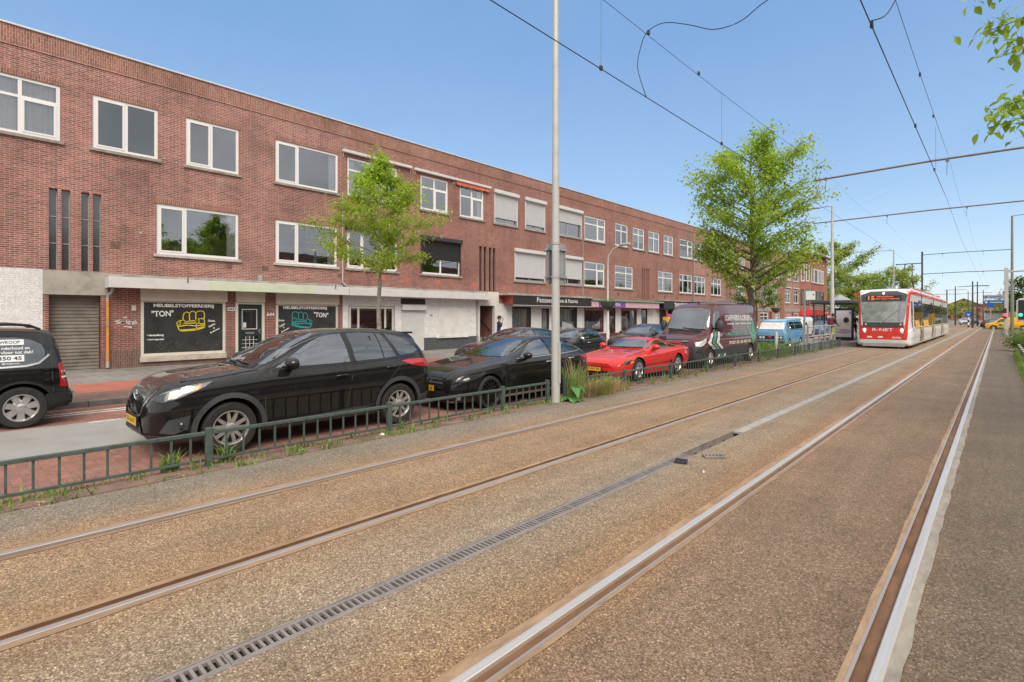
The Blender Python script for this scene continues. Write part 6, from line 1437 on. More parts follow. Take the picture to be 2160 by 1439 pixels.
# ------------------------------------------------------------------ tram
def tram():
    AX[0]=.3
    L=29.4; F0=[(0,1.5,.9,1.06,.96,.34),(.03,1.7,.98,1.14,1.02,.28),(.10,2.1,1.05,1.22,1.08,.22),(.2,2.6,1.1,1.275,1.12,.18),(.32,3.05,1.15,1.30,1.15,.16),(.5,3.28,1.2,1.32,1.17,.16),(.9,3.36,1.25,1.325,1.18,.16),(2.,3.38,1.3,1.325,1.18,.16)]
    rows=F0+[(L/2,3.38,1.3,1.325,1.18,.16)]+[(L-r[0],*r[1:]) for r in reversed(F0)]
    c=car_body('tram','white and red low floor tram on line 15 coming down the left track','tram',rows,K['tram_white'],(0,0,0),(3.,),0,2.65,crown=.06,boxy=.4,fade=.3,rotz=R(90))
    decal(c,'front_panel',[(-1.0,.50),(1.0,.50),(1.06,1.0),(1.07,1.3),(-1.07,1.3),(-1.06,1.0)],'F',K['tram_red'],.006,.08)
    decal(c,'windscreen',[(-.90,1.24),(-.6,1.18),(.6,1.18),(.90,1.24),(1.10,2.4),(1.12,3.0),(.6,3.2),(-.6,3.2),(-1.12,3.0),(-1.10,2.4)],'F',K['tram_wind'],.012,.08)
    decal(c,'windscreen_mask',[(-1.0,2.62),(1.0,2.62),(1.08,3.0),(.6,3.2),(-.6,3.2),(-1.08,3.0)],'F',K['tram_dark'],.018,.08)
    decal(c,'windscreen_base',[(-.92,1.24),(-.6,1.17),(.6,1.17),(.92,1.24),(.94,1.46),(-.94,1.46)],'F',K['tram_dark'],.018,.08)
    dsides(c,'red_frame',strip([(.70,.50),(.76,1.0),(.80,1.5),(.92,2.3),(1.08,3.0),(1.14,3.24)],.13),'D',K['tram_red'],.016,.08)
    dp=decal(c,'destination_display',[(-.82,2.68),(.82,2.68),(.82,2.96),(-.82,2.96)],'F',K['blackplastic'],.022,.08)
    def ft(name,t,y,z,w,h,mt,off,parent=None,bold=.02):
        vs,fs=text_fit(t,w,h,bold); b=MB(); b.add([cast(c,'F',y-a,z+q,off) for a,q,_ in vs],fs); return b.build(name,K[mt],parent or c.t,world=False,nouv=True)
    ft('display_text','15',.72,2.71,.30,.22,'led',.03,dp); ft('display_text','Nootdorp',.30,2.84,.75,.09,'led',.03,dp); ft('display_text','Den Haag Centraal',.38,2.72,1.1,.09,'led',.03,dp)
    ft('lettering','R-NET',.48,.97,.95,.16,'letter',.02,bold=.01); ft('fleet_number','5043b',-.42,.57,.40,.10,'letter',.02)
    for y in (.62,.12): decal(c,'small_logo',[(y-.12,.60),(y+.12,.60),(y+.1,.68),(y-.12,.68)],'F',K['letter'],.016,.08)
    for s in (-1,1):
        for z in (.90,1.04):
            p=cast(c,'F',s*.86,z,.01); b=MB(); b.lathe([(.001,-.03),(.055,-.02),(.07,.0),(.075,.03)],(p.x,s*.86,z),'x',14); b.build('headlight',K['lamp_on'] if z>1.0 else K['lampwhite'],c.t,world=False,nouv=True)
        p=cast(c,'F',s*.8,1.36,.02); b=MB(); b.lathe([(.001,-.012),(.04,-.006),(.05,.01)],(p.x-.01,s*.8,1.34),'x',12); b.build('marker_lamp',K['lampwhite'],c.t,world=False,nouv=True)
        b=MB(); b.bbox(.45,.62,min(s*1.15,s*1.48),max(s*1.15,s*1.48),3.0,3.12,.02); b.build('camera_arm',K['tram_red'],c.t,world=False)
    p=cast(c,'F',0,3.08,.02); b=MB(); b.ball((p.x,0,3.08),.03,.05,.05,10,6); b.build('top_lamp',K['lamp_on'],c.t,world=False)
    b=MB(); b.tube([cast(c,'F',-.75,2.2,.05),cast(c,'F',-.45,1.95,.06),cast(c,'F',0.1,1.42,.06)],.018,6); b.tube([cast(c,'F',-.78,2.45,.04),cast(c,'F',-.72,1.55,.04)],.014,6); b.build('wiper',K['silvertrim'],c.t,world=False)
    b=MB(); b.bbox(-.02,.5,-.98,.98,.10,.33,.04); b.build('bumper',K['sign_grey'],c.t,world=False)
    S=lambda n,o,m,off=.006,st=.15: dsides(c,n,o,'S',K[m],off,st)
    S('cab_window',[(.42,1.60),(.60,1.18),(.86,1.0),(1.05,1.28),(1.08,2.55),(.52,2.66)],'tram_glass',.008,.1)
    S('roof_stripe',[(.45,3.02),(29.,3.02),(29.,3.20),(.45,3.20)],'tram_red',.012,.4)
    gaps=(5.9,14.1,22.4)
    secs=((1.75,5.65),(6.2,13.8),(14.4,22.1),(22.7,28.3))
    for a,bb in secs:
        S('side_window_band',[(a,1.12),(bb,1.12),(bb,2.62),(a,2.62)],'tram_glass',.008,.3)
        n=max(2,int((bb-a)/1.3))
        for i in range(1,n): x=a+(bb-a)*i/n; dsides(c,'window_pillar',[(x-.05,1.12),(x+.05,1.12),(x+.05,2.62),(x-.05,2.62)],'S',K['blackplastic'],.012,.3)
    for a,bb in ((1.8,4.0),(6.25,9.5)): S('yellow_window_reflection',[(a,1.14),(bb,1.14),(bb,1.56),(a,1.56)],'yellow',.014,.3)  # yellow reflection painted on as a band low in the side windows
    for x in gaps: S('gangway_bellows',[(x-.16,.3),(x+.16,.3),(x+.16,3.3),(x-.16,3.3)],'tram_dark',.02,.3)
    for x in (4.75,12.4,20.6): 
        S('passenger_door',[(x-.62,.30),(x+.62,.30),(x+.62,2.75),(x-.62,2.75)],'tram_glass',.018,.3); S('door_edge',strip([(x-.66,.28),(x-.66,2.8)],.06),'tram_red',.02,.3); S('door_edge',strip([(x,.30),(x,2.75)],.04),'blackplastic',.022,.3)
    S('skirt',[(.5,.15),(28.9,.15),(28.9,.26),(.5,.26)],'tram_dark',.008,.5)
    S('panel_gap',strip([(.62,1.0),(1.2,.98),(1.55,.35)],.02),'blackplastic',.008,.2)
    b=MB()
    for x,l in ((7.5,3.4),(15.5,4.5),(23.5,3.)): b.bbox(x,x+l,-.85,.85,3.36,3.62,.05)
    build_parts(b,'roof_equipment',K['tram_red'],c.t)
    b=MB(); b.box(10.8,12.2,-.5,.5,3.4,3.5); b.tube([(11.8,-.3,3.5),(10.6,-.3,4.3),(11.6,-.2,5.55)],.04,6); b.tube([(11.8,.3,3.5),(10.6,.3,4.3),(11.6,.2,5.55)],.04,6); b.box(11.5,11.7,-.75,.75,5.55,5.6); b.build('pantograph',K['darkmetal'],c.t,world=False)
    b=MB(); 
    for x in (3.,10.,18.2,26.): b.box(x-.9,x+.9,-1.1,1.1,.02,.2)
    b.build('bogie',K['well'],c.t,world=False)
    c.t.location=(-4.72,35.6,0); return c
tram()

# ------------------------------------------------------------------ railings
def railing(label,ys,X,top=.43,step=.2,extra=None,caps=None):
    t=thing('railing',label,'railing',(X,ys[0],0))
    pm=None
    for y in ys:
        if pm is None:
            b=MB(); b.bbox(X-.036,X+.036,y-.036,y+.036,-.1,top+.035,.006); pm=b.build('post',K['fence_green'],t); y_0=y
        else:
            o=pm.copy(); COL.objects.link(o); o.parent=t; o.location=(0,y-y_0,0)
        if caps:
            b=MB(); b.box(X-.04,X+.04,y-.04,y+.04,top+.036,top+.07); b.build('post_cap',K[caps],t)
    for a,c in zip(ys[:-1],ys[1:]):
        b=MB(); b.bbox(X-.026,X+.026,a+.037,c-.037,top-.045,top-.005,.005); b.bbox(X-.018,X+.018,a+.037,c-.037,.075,.105,.004)
        n=max(2,round((c-a)/step)); 
        for i in range(1,n):
            y=a+(c-a)*i/n; b.box(X-.009,X+.009,y-.011,y+.011,.1049,top-.0449)
        b.build('rail_panel',K['fence_green'],t)
    return t
XFN=-6.86
railing('low dark green steel railing running from the left edge up to the tall pale pole',[-8.,-5.4,-2.89,-.38,2.13,4.64,7.16,8.50],XFN)
railing('low dark green steel railing continuing past the red coupe to the tram stop',[9.1,11.57,14.09,16.61,19.1,21.62,24.1,26.6,29.1,31.5,33.7,36.0],XFN,step=.17)
railing('short dark railing with pale caps in the grass at the far right',[26.,27.6,29.2,30.8,32.4,34.],.72,.42,.2,caps='sign_white')
# ------------------------------------------------------------------ tall pole with sign backs
t=thing('overhead_line_pole','tall tapering pale grey steel pole rising from the railing, with sign backs','pole',(-6.74,8.62,0),'poles carrying the tram wires')
b=MB(); b.tube([(-6.74,8.62,-.1),(-6.74,8.62,.02),(-6.74,8.62,3.0),(-6.74,8.62,9.2)],[.092,.092,.080,.055],20); b.build('pole_shaft',K['pole'],t,smooth=60)
b=MB()
for z in (3.3,2.6): b.lathe([(.084,z-.03),(.088,z-.025),(.088,z+.025),(.084,z+.03)],(-6.74,8.62,0),'z',20)
build_parts(b,'clamp_band',K['galv'],t)
for y0,y1,x,nm in ((8.72,9.08,-6.85,'sign_panel'),(8.67,8.95,-7.02,'sign_panel')):
    b=MB(); b.bbox(x-.01,x+.015,y0,y1,2.48,3.32,.006); b.box(x-.03,x+.04,y0+.02,y0+.05,2.5,3.3); b.box(x-.03,x+.04,y1-.05,y1-.02,2.5,3.3)
    for z in (2.62,3.2): b.box(x-.02,x+.06,min(8.62,y0),max(8.62,y1),z-.02,z+.02)
    b.build(nm,K['sign_grey'],t)
b=MB(); b.box(-6.655,-6.64,8.58,8.66,.4,1.25); b.box(-6.65,-6.638,8.61,8.63,1.1,1.13); b.build('hatch',K['pole'],t)
def wirepole(label,X,Y,h,r0,r1,mt,tubes=(),arm=None,xr=None,name='overhead_line_pole',group='poles carrying the tram wires',zb=-.1):
    t=thing(name,label,'pole',(X,Y,0),group)
    b=MB(); b.tube([(X,Y,zb),(X,Y,h*.4),(X,Y,h*.41),(X,Y,h)],[r0,r0,r0*.8,r1],14); b.build('pole_shaft',K[mt],t,smooth=50)
    for z,xa,xb,tm in tubes:
        b=MB(); b.tube([(xa,Y,z),(xa+(xb-xa)*.5,Y,z+.05),(xb,Y,z)],.036,8)
        for xx in (-4.8,-1.25):
            if min(xa,xb)<xx<max(xa,xb): b.tube([(xx+.05,Y,z),(xx,Y,z-.2),(xx,Y,z-.5)],.010,6); b.box(xx-.035,xx+.035,Y-.03,Y+.03,z-.06,z+.06)
        b.build('span_tube',K[tm],t)
    if arm:
        x1,za,zc=arm; b=MB(); b.tube([(X,Y,za-.3),(X,Y,za-.05),(X+(x1-X)*.12,Y,za),(x1,Y,zc)],[.05,.045,.04,.03],8); a=b.build('lamp_arm',K[mt],t,smooth=50)
        b=MB(); b.bbox(min(x1-.35,x1+.35),max(x1-.35,x1+.35),Y-.12,Y+.12,zc-.04,zc+.06,.03); b.build('lamp_head',K['galv'],a)
    return t
wirepole('pale pole with a long brown span tube, mostly beyond the right edge',2.0,22.7,7.6,.12,.09,'pole',[(7.0,2.0,-5.2,'tubebrown')])
wirepole('pale lamp and wire pole standing on the tram stop platform',-7.6,37.7,8.7,.115,.06,'pole',[(7.72,-8.7,3.0,'tubebrown')],arm=(-8.6,8.7,8.68))
wirepole('slim dark wire pole behind the tram carrying twin span tubes',-6.7,80.,9.6,.12,.09,'darkmetal',[(9.2,-6.7,1.15,'darkmetal'),(6.9,-6.7,1.15,'darkmetal')])
wirepole('tall olive grey wire pole behind the shrubs at the right',1.15,80.,12.9,.16,.09,'polegreen',arm=(3.2,12.9,13.0))
wirepole('street lamp pole with long arm showing above the tram',-8.3,70.,9.0,.10,.05,'galv',arm=(-11.5,9.0,9.05),name='street_lamp',group='street lamps')
for k,(x,y,h,lab) in enumerate(((-2.9,109,7.3,'tallest dark wire pole beyond the crossing'),(-2.9,135,8.5,'thin dark wire pole far beyond the crossing, right of the thicker one'),(-6.6,145,8.2,'leftmost far dark wire pole above the blue round sign'),(-6.6,120,6.5,'short dark wire pole just right of the tram end'),(-2.9,190,9.,'small far dark wire pole in the middle of the cluster'),(-6.6,210,9.5,'farthest thin wire pole on the left side of the far street'))):
    wirepole(lab,x,y,h,.14,.08,'darkmetal',[(h-.8,x-1.8,x+1.8,'darkmetal')] )
# street lamps with hanging planters on the far pavement
def lamp(X,Y,lab,h=5.15):
    t=thing('street_lamp',lab,'street lamp',(X,Y,PAVE),'street lamps')
    b=MB(); b.tube([(X,Y,-.1),(X,Y,1.1),(X,Y,1.12),(X,Y,h-.7),(X+.06,Y,h-.35),(X+.3,Y,h-.05),(X+.75,Y,h+.12)],[.085,.085,.055,.045,.042,.04,.035],12); b.build('lamp_post',K['pole'],t,smooth=60)
    b=MB(); b.bbox(X+.7,X+1.25,Y-.11,Y+.11,h+.06,h+.18,.03); b.build('lamp_head',K['galv'],t)
    p=thing('hanging_planter','dark green bowl planter on '+('the near lamp post by the lamp shop' if Y<30 else 'the far lamp post beyond the large tree'),'planter',(X,Y,2.3),'bowl planters on lamp posts')
    b=MB(); b.lathe([(.05,2.1),(.2,2.16),(.33,2.32),(.40,2.52),(.37,2.53),(.06,2.5)],(X,Y,0),'z',20); b.build('bowl',K['fence_green'],p,smooth=50)
    b=MB(); rnd=random.Random(int(Y))
    for i in range(160):
        a=rnd.uniform(0,6.28); r=rnd.uniform(.05,.42); leaf(b,Vector((X+r*math.cos(a),Y+r*math.sin(a),2.54+rnd.uniform(-.04,.14))),.07,rnd)
    b.build('foliage',K['leaf_c'],p,nouv=True)
def leafmat(name,col,tr=.55,var=.32):
    m,b=newmat(name); N,L=nodes(m); g=N.new('ShaderNodeNewGeometry'); v=coordnode(m)
    r=ramp(m,g.outputs['Random Per Island'],[(0.,1-var),(.5,1.),(1.,1+var)]); n=ramp(m,noise(m,v,.9,3),[(.3,.8),(.7,1.2)])
    c=mix(m,1.,mix(m,1.,col,r,'MULTIPLY'),n,'MULTIPLY')
    c=mix(m,ramp(m,g.outputs['Random Per Island'],[(.8,0.),(1.,.35)]),c,(col[0]*1.3,col[1]*1.1,col[2]*.9))
    L.new(c,b.inputs['Base Color']); b.inputs['Roughness'].default_value=.5; b.inputs['Specular IOR Level'].default_value=.35
    t=N.new('ShaderNodeBsdfTranslucent'); L.new(mix(m,1.,c,(1.25,1.35,.6),'MULTIPLY'),t.inputs['Color']); mx=N.new('ShaderNodeMixShader'); mx.inputs[0].default_value=tr
    L.new(b.outputs[0],mx.inputs[1]); L.new(t.outputs[0],mx.inputs[2]); L.new(mx.outputs[0],N['Material Output'].inputs['Surface']); return m
K['leaf_a']=leafmat('young_street_tree_leaves',(.34,.44,.075)); K['leaf_b']=leafmat('plane_tree_leaves',(.34,.44,.09)); K['leaf_c']=leafmat('green_leaves',(.15,.24,.06))
K['leaf_d']=leafmat('background_leaves',(.34,.40,.13),.45); K['leaf_e']=leafmat('dark_background_leaves',(.13,.19,.06),.4)
K['grass']=leafmat('green_grass',(.2,.29,.075),.3); K['drygrass']=leafmat('dry_grass',(.46,.36,.2),.3,.3); K['dock']=leafmat('dock_leaves',(.12,.27,.08),.25,.25)
K['bark']=M('tree_bark',(.16,.13,.10),.95,var=.4,vs=7,bmp=.6,bs_=35); K['palebark']=M('pale_bark',(.30,.27,.23),.95,var=.35,vs=9,bmp=.5,bs_=40)
def leaf(b,p,s,rnd,droop=.25,asp=.55):
    a=rnd.uniform(0,6.283); e=rnd.uniform(-1.,.6)-droop
    d=Vector((math.cos(a)*math.cos(e),math.sin(a)*math.cos(e),math.sin(e))); u=d.cross(Vector((0,0,1)))
    if u.length<.01: u=Vector((1,0,0))
    u.normalize(); u=(u+Vector((0,0,rnd.uniform(-.6,.6)))).normalized(); n=u.cross(d)
    s*=rnd.uniform(.65,1.25); w=s*asp*.5
    q=[p,p+d*s*.35+u*w+n*s*.06,p+d*s,p+d*s*.35-u*w+n*s*.06]
    b.add(q,[(0,1,2),(0,2,3)])
def leaf2(b,p,s,rnd):
    a=rnd.uniform(0,6.283); e=rnd.uniform(-1.25,-.1); d=Vector((math.cos(a)*math.cos(e),math.sin(a)*math.cos(e),math.sin(e))); u=d.cross(Vector((0,0,1))).normalized()
    u=(u+Vector((0,0,rnd.uniform(-.5,.5)))).normalized(); n=u.cross(d); s*=rnd.uniform(.6,1.2); b.tube([p-d*s*.3,p],.0025,3,False); q0=len(b.v)
    row=[(0,.02),(.18,.20),(.42,.29),(.68,.22),(.88,.09),(1.,.0)]
    for t,w in row:
        c=p+d*s*t-n*s*.18*t*t; b.v+=[tuple(c-u*s*w+n*s*w*.35),tuple(c),tuple(c+u*s*w+n*s*w*.35)]
    for i in range(5):
        for j in range(2): b.f.append([q0+i*3+j,q0+i*3+j+1,q0+(i+1)*3+j+1,q0+(i+1)*3+j]); b.m.append(b.mi)
lamp(-14.2,22.35,'slim pale street lamp with a bowl planter outside the lamp shop'); lamp(-14.2,49.2,'far slim street lamp with a bowl planter beyond the large street tree')

def tree(name,label,base,h,cb,prof,nlimb,nleaf,ls,seed,lm,bk='bark',r0=.14,lean=(0,0),group=None,clump=.38,up=.5,sub=5,trunk_top=.88,asp=.55,lift=0.):
    """prof(t)-> crown radius at t in 0..1 from crown base to top"""
    rnd=random.Random(seed); t=thing(name,label,'tree',base,group); bx,by,bz=base
    tr=MB(); n=9; path=[]
    for i in range(n+1):
        q=i/n; path.append(Vector((bx+lean[0]*q+rnd.uniform(-.05,.05)*(q>0),by+lean[1]*q+rnd.uniform(-.05,.05)*(q>0),bz-.1+h*trunk_top*q)))
    rad=[max(.012,r0*(1.15 if i==0 else 1-.85*(i/n)**.9)) for i in range(n+1)]
    tr.tube(path,rad,10)
    def at(z):
        q=min(max((z-bz)/(h*trunk_top),0),1)*n; i=min(int(q),n-1); return path[i].lerp(path[i+1],q-i)
    tips=[]
    for k in range(nlimb):
        u=(k+rnd.random())/nlimb; z0=bz+cb*.92+(h*trunk_top-cb*.92)*u**1.05*.97
        a=k*2.4+rnd.uniform(-.5,.5); tt=min(1.,max(0.,(z0-bz-cb)/(h-cb)+.12)); ln=prof(tt)*rnd.uniform(.72,1.08)
        s=at(z0); mid=s+Vector((math.cos(a)*ln*.5,math.sin(a)*ln*.5,ln*up*.42)); e=s+Vector((math.cos(a)*ln,math.sin(a)*ln,ln*up*rnd.uniform(.7,1.2)))
        rr=max(.012,r0*.36*(1-u*.7)); tr.tube([s,mid,e],[rr,rr*.6,rr*.2],6,False)
        for j in range(sub):
            q=.3+.7*(j+rnd.random())/sub; p=(s.lerp(mid,q*2) if q<.5 else mid.lerp(e,q*2-1))
            b2=a+rnd.uniform(-1.5,1.5); l2=ln*rnd.uniform(.18,.42); e2=p+Vector((math.cos(b2)*l2,math.sin(b2)*l2,l2*rnd.uniform(-.25,.8)))
            tr.tube([p,e2],[rr*.35,rr*.12],4,False); tips.append((p,e2))
        tips.append((mid,e))
    s=path[-1]
    for k in range(4): tips.append((s,s+Vector((rnd.uniform(-.3,.3),rnd.uniform(-.3,.3),(h*(1-trunk_top))*rnd.uniform(.5,1.)))))
    tr.build('trunk',K[bk],t,smooth=60)
    lf=MB(); per=nleaf//len(tips)
    for p,e in tips:
        l=(e-p).length
        for i in range(per):
            q=rnd.random()**.7; c=p.lerp(e,q); sg=clump*(.45+.55*q)
            leaf(lf,c+Vector((rnd.gauss(0,sg*.55),rnd.gauss(0,sg*.55),rnd.gauss(0,sg*.42)+lift)),ls,rnd,asp=asp)
    lf.build('crown',K[lm],t,nouv=True,fixn=False); return t
def egg(R_,lo=.75,pk=.35): 
    return lambda t: R_*(lo+(1-lo)*min(1,t/pk)) if t<pk else R_*max(.12,math.sqrt(max(0,1-((t-pk)/(1.02-pk))**2)))
tree('street_tree','small young pale trunked street tree in front of the upholstery shop canopy',(-14.25,9.26,ROAD+.12),7.1,3.3,lambda t:(2.0-.1*t if t<.4 else 2.0*(1-t)**.8*1.3)*(.92),30,14500,.12,11,'leaf_a','palebark',.095,clump=.3,up=.42,sub=6,trunk_top=.93,asp=.45)
tree('street_tree','large bushy street tree standing behind the maroon van',(-8.35,25.3,ROAD),10.5,3.2,egg(2.72,.98,.42),48,27000,.13,5,'leaf_b','bark',.185,clump=.47,up=.62,sub=7,trunk_top=.9,asp=.8,lift=-.12)
tree('street_tree','small dark leaved tree on the far pavement, seen under the large tree crown',(-14.3,44.5,PAVE),5.6,2.6,egg(2.2,.9,.4),14,3600,.2,8,'leaf_c','bark',.1,clump=.4,up=.3,sub=4)
for i,(x,y,h,r,n,lm,lab) in enumerate(((-23.5,118,17.,6.4,12000,'leaf_d','tallest background tree just right of the corner house'),(-21.5,136,11.5,5.8,8500,'leaf_d','rounded background tree above the tram shelter'),(-16.5,141,13.,5.6,9000,'leaf_d','background tree rising behind the tram roof'),(-30.,132,15.,6.,7000,'leaf_d','background tree half hidden behind the corner house'),(-19,122,8.,4.4,5500,'leaf_c','low background tree beside the tram stop shelter'),(4.6,126,9.,4.6,7000,'leaf_e','dark green background tree behind the traffic light'),(9.5,118,10.5,5.,5500,'leaf_e','dark green background tree at the right edge'),(1.8,150,6.5,3.6,2600,'leaf_d','small pale background tree left of the pedestrian signs'))):
    tree('background_tree',lab,(x,y,-.1),h,h*.18,egg(r,.8,.4),22,n,.42 if i<5 else .38,40+i,lm,'bark',.25,group='background trees beyond the crossing',clump=1.0,up=.5,sub=4,asp=.75)
# overhanging branches at the upper right: tree rooted beyond the right edge
t=tree('street_tree','leafy tree mostly beyond the right edge, only branch tips hanging into the top right corner',(5.3,10.6,0),9.6,3.6,lambda u:3.1,10,2600,.2,21,'leaf_b','bark',.2,clump=.35,up=.3,sub=4,asp=.6)
rnd=random.Random(77); lf=MB(); br=MB()
for (ox,oy,oz),(ex,ey,ez) in (((4.2,10.8,7.0),(-.3,10.6,6.62)),((4.2,10.8,6.4),(-.2,10.5,6.0)),((4.2,10.8,6.2),(-.02,10.7,5.65)),((4.2,10.6,5.3),(-.06,10.9,4.95)),((4.0,10.6,5.0),(-.12,10.6,4.6)),((4.5,10.8,7.6),(-.1,10.6,6.9))):
    o=Vector((ox,oy,oz)); e=Vector((ex,ey,ez)); br.tube([o,o.lerp(e,.5)+Vector((0,0,.12)),e],[.03,.015,.005],5)
    for i in range(230):
        q=rnd.random()**.5; c=o.lerp(e,q)+Vector((rnd.gauss(0,.10),rnd.gauss(0,.10),rnd.gauss(0,.10)+.12*math.sin(q*3.1))); leaf2(lf,c,.15,rnd)
br.build('branch',K['bark'],t); lf.build('branch_leaves',K['leaf_b'],t,nouv=True,fixn=False)

# ------------------------------------------------------------------ grass, weeds
def blade(b,p,h,rnd,spread=.5,w=.008,dirn=None):
    a=rnd.uniform(0,6.283) if dirn is None else dirn; s=rnd.uniform(.2,1)*spread*h
    d=Vector((math.cos(a),math.sin(a),0)); u=Vector((-d.y,d.x,0))*w; m=p+d*s*.3+Vector((0,0,h*.65)); e=p+d*s+Vector((0,0,h*rnd.uniform(.75,1.)))
    b.add([p-u,p+u,m+u*.7,m-u*.7,e],[(0,1,2,3),(3,2,4)])
def tuft(name,label,cat,x,y,r,h,n,mat_,seed,spread=.6,z=0.,w=.007,group=None,kind=None):
    rnd=random.Random(seed); b=MB()
    for i in range(n):
        a=rnd.uniform(0,6.283); q=r*math.sqrt(rnd.random()); blade(b,Vector((x+q*math.cos(a),y+q*math.sin(a),z)),h*rnd.uniform(.5,1.1),rnd,spread,w)
    o=b.build(name,K[mat_],None,nouv=True,fixn=False); return tag(o,label,cat,group,kind)
def mound(name,label,parts,seed):
    rnd=random.Random(seed); b=MB()
    for (x,y,r,h,n,spr,mi,w) in parts:
        b.mi=mi
        for i in range(n):
            a=rnd.uniform(0,6.283); q=r*math.sqrt(rnd.random()); dirn=a+rnd.gauss(0,.5); hh=h*rnd.uniform(.35,1.1); s=spr*hh*rnd.uniform(.3,1.)
            p=Vector((x+q*math.cos(a),y+q*math.sin(a),0)); d=Vector((math.cos(dirn),math.sin(dirn),0)); u=Vector((-d.y,d.x,0))*w
            pts=[p+d*s*t*t*1.1+Vector((0,0,hh*(1.9*t-1.15*t*t*(.6+.5*spr/(1+spr))))) for t in (0,.35,.7,1.)]
            pts=[Vector((v.x,v.y,max(v.z,.004))) for v in pts]
            b.add([pts[0]-u,pts[0]+u,pts[1]+u*.9,pts[1]-u*.9,pts[2]+u*.6,pts[2]-u*.6,pts[3]],[(0,1,2,3),(3,2,4,5),(5,4,6)])
    return tag(b.build(name,[K['grass'],K['drygrass']],None,nouv=True,fixn=False),label,'grass clump')
mound('grass_clump','tall loose grass clump with seed stalks at the foot of the tall pole',[(-6.76,9.3,.2,.72,170,.5,0,.006),(-6.74,9.35,.22,.85,90,.45,1,.003)],1)
mound('grass_clump','large drooping straw coloured grass clump spreading over the kerb beside the tall pole',[(-6.7,9.75,.22,.40,520,1.3,1,.0045),(-6.72,10.35,.30,.42,620,1.2,1,.0045),(-6.8,10.2,.34,.52,260,.9,0,.0045),(-6.78,11.0,.26,.34,240,1.1,1,.0045)],2)
# broad-leaved dock
t=thing('dock_plant','broad leaved dock plant at the base of the tall pale pole','plant',(-6.5,8.95,0)); rnd=random.Random(9); b=MB()
for k in range(9):
    a=[-.9,-.1,.8,-1.9,2.2,3.4,.3,-.6,1.6][k]; l=rnd.uniform(.20,.28); el=rnd.uniform(.45,.95); o=Vector((-6.58,9.0,.04+(.22 if k>5 else 0))); d=Vector((math.cos(a)*math.cos(el),math.sin(a)*math.cos(el),math.sin(el))); u=d.cross(Vector((0,0,1))).normalized(); nn=u.cross(d)
    rows=[]
    for q,wd in ((0,.008),(.15,.014),(.28,.06),(.45,.095),(.65,.10),(.85,.065),(1.,.006)):
        c=o+d*l*q*1.2+Vector((0,0,-.30*q*q*q))+Vector((d.x,d.y,0))*.08*q*q; c.z=max(c.z,.012); rows.append([c-u*wd+nn*wd*.25,c,c+u*wd+nn*wd*.25])
    s0=len(b.v)
    for r in rows: b.v+=[tuple(p) for p in r]
    for i in range(len(rows)-1):
        for j in range(2): b.f.append([s0+i*3+j,s0+i*3+j+1,s0+(i+1)*3+j+1,s0+(i+1)*3+j]); b.m.append(0)
b.build('leaves',K['dock'],t,nouv=True,smooth=60)
b=MB(); b.tube([(-6.55,9.0,0),(-6.54,9.02,.4)],.012,6); b.build('stem',K['dock'],t,nouv=True)
# weeds growing along the kerb
b=MB(); rnd=random.Random(31)
for k in range(210):
    y=rnd.uniform(-2,34) if k>80 else rnd.uniform(.2,9); x=rnd.choice([-6.98,-6.88,-6.8,-6.66,-6.63])+rnd.uniform(-.03,.03); n=rnd.randint(4,16); h=rnd.choice([.05,.07,.1,.16]) if y<9 or rnd.random()<.7 else .28
    for i in range(n): blade(b,Vector((x+rnd.gauss(0,.035),y+rnd.gauss(0,.07),.0)),h*rnd.uniform(.5,1.2),rnd,1.1,.006 if rnd.random()<.7 else .012)
tag(b.build('kerb_weeds',K['grass'],nouv=True,fixn=False),'patches of low green weeds along the kerb under the green railing','weeds',kind='stuff')
b=MB()
for k in range(160):
    y=rnd.uniform(-2,34); x=rnd.choice([-6.95,-6.85,-6.64])
    for i in range(8): leaf(b,Vector((x+rnd.gauss(0,.03),y+rnd.gauss(0,.05),.02+rnd.random()*.02)),.035,rnd)
tag(b.build('fallen_leaf_litter',K['drygrass'],nouv=True,fixn=False),'brown dry leaf litter gathered along the kerb strip','leaf litter',kind='stuff')
for (x,y,s,lab) in ((-6.93,2.35,1,'bright green broad bladed weed behind the railing post at the black four wheel drive'),(-6.93,1.75,2,'spiky green weed just left of the nearest railing post')):
    tuft('weed',lab,'weed',x,y,.09,.26,40,'grass',s+50,.9,w=.014)
# planter strip between the vans
b=MB(); rnd=random.Random(4)
for k in range(700): blade(b,Vector((rnd.uniform(-9.,-7.1),rnd.uniform(24.6,29.),ROAD)),rnd.uniform(.3,.95),rnd,.5,.012)
tag(b.build('tall_weeds',K['grass'],nouv=True,fixn=False),'tall green weeds round the large tree between the two vans','weeds',kind='stuff')
b=MB(); b.bbox(-9.04,-6.97,24.2,29.4,ROAD-.05,ROAD+.03,.01); struct(b.build('tree_bed_soil',K['soil']))
for x,y,z,lab in ((-7.6,25.4,.85,'red poppy flower among the weeds by the maroon van'),): 
    t=thing('poppy',lab,'flower',(x,y,ROAD)); b=MB(); b.tube([(x,y,ROAD),(x,y,z)],.006,5); b.build('stem',K['grass'],t,nouv=True); b=MB(); b.ball((x,y,z),.06,.06,.04,8,6); b.build('petals',K['red'],t,nouv=True)
t=thing('bollard','short white post with rounded top among the weeds behind the maroon van','bollard',(-7.75,26.9,ROAD)); b=MB(); b.tube([(-7.75,26.9,ROAD),(-7.75,26.9,1.0),(-7.75,26.9,1.06)],[.075,.07,.03],12); b.build('post',K['white'],t,smooth=50)
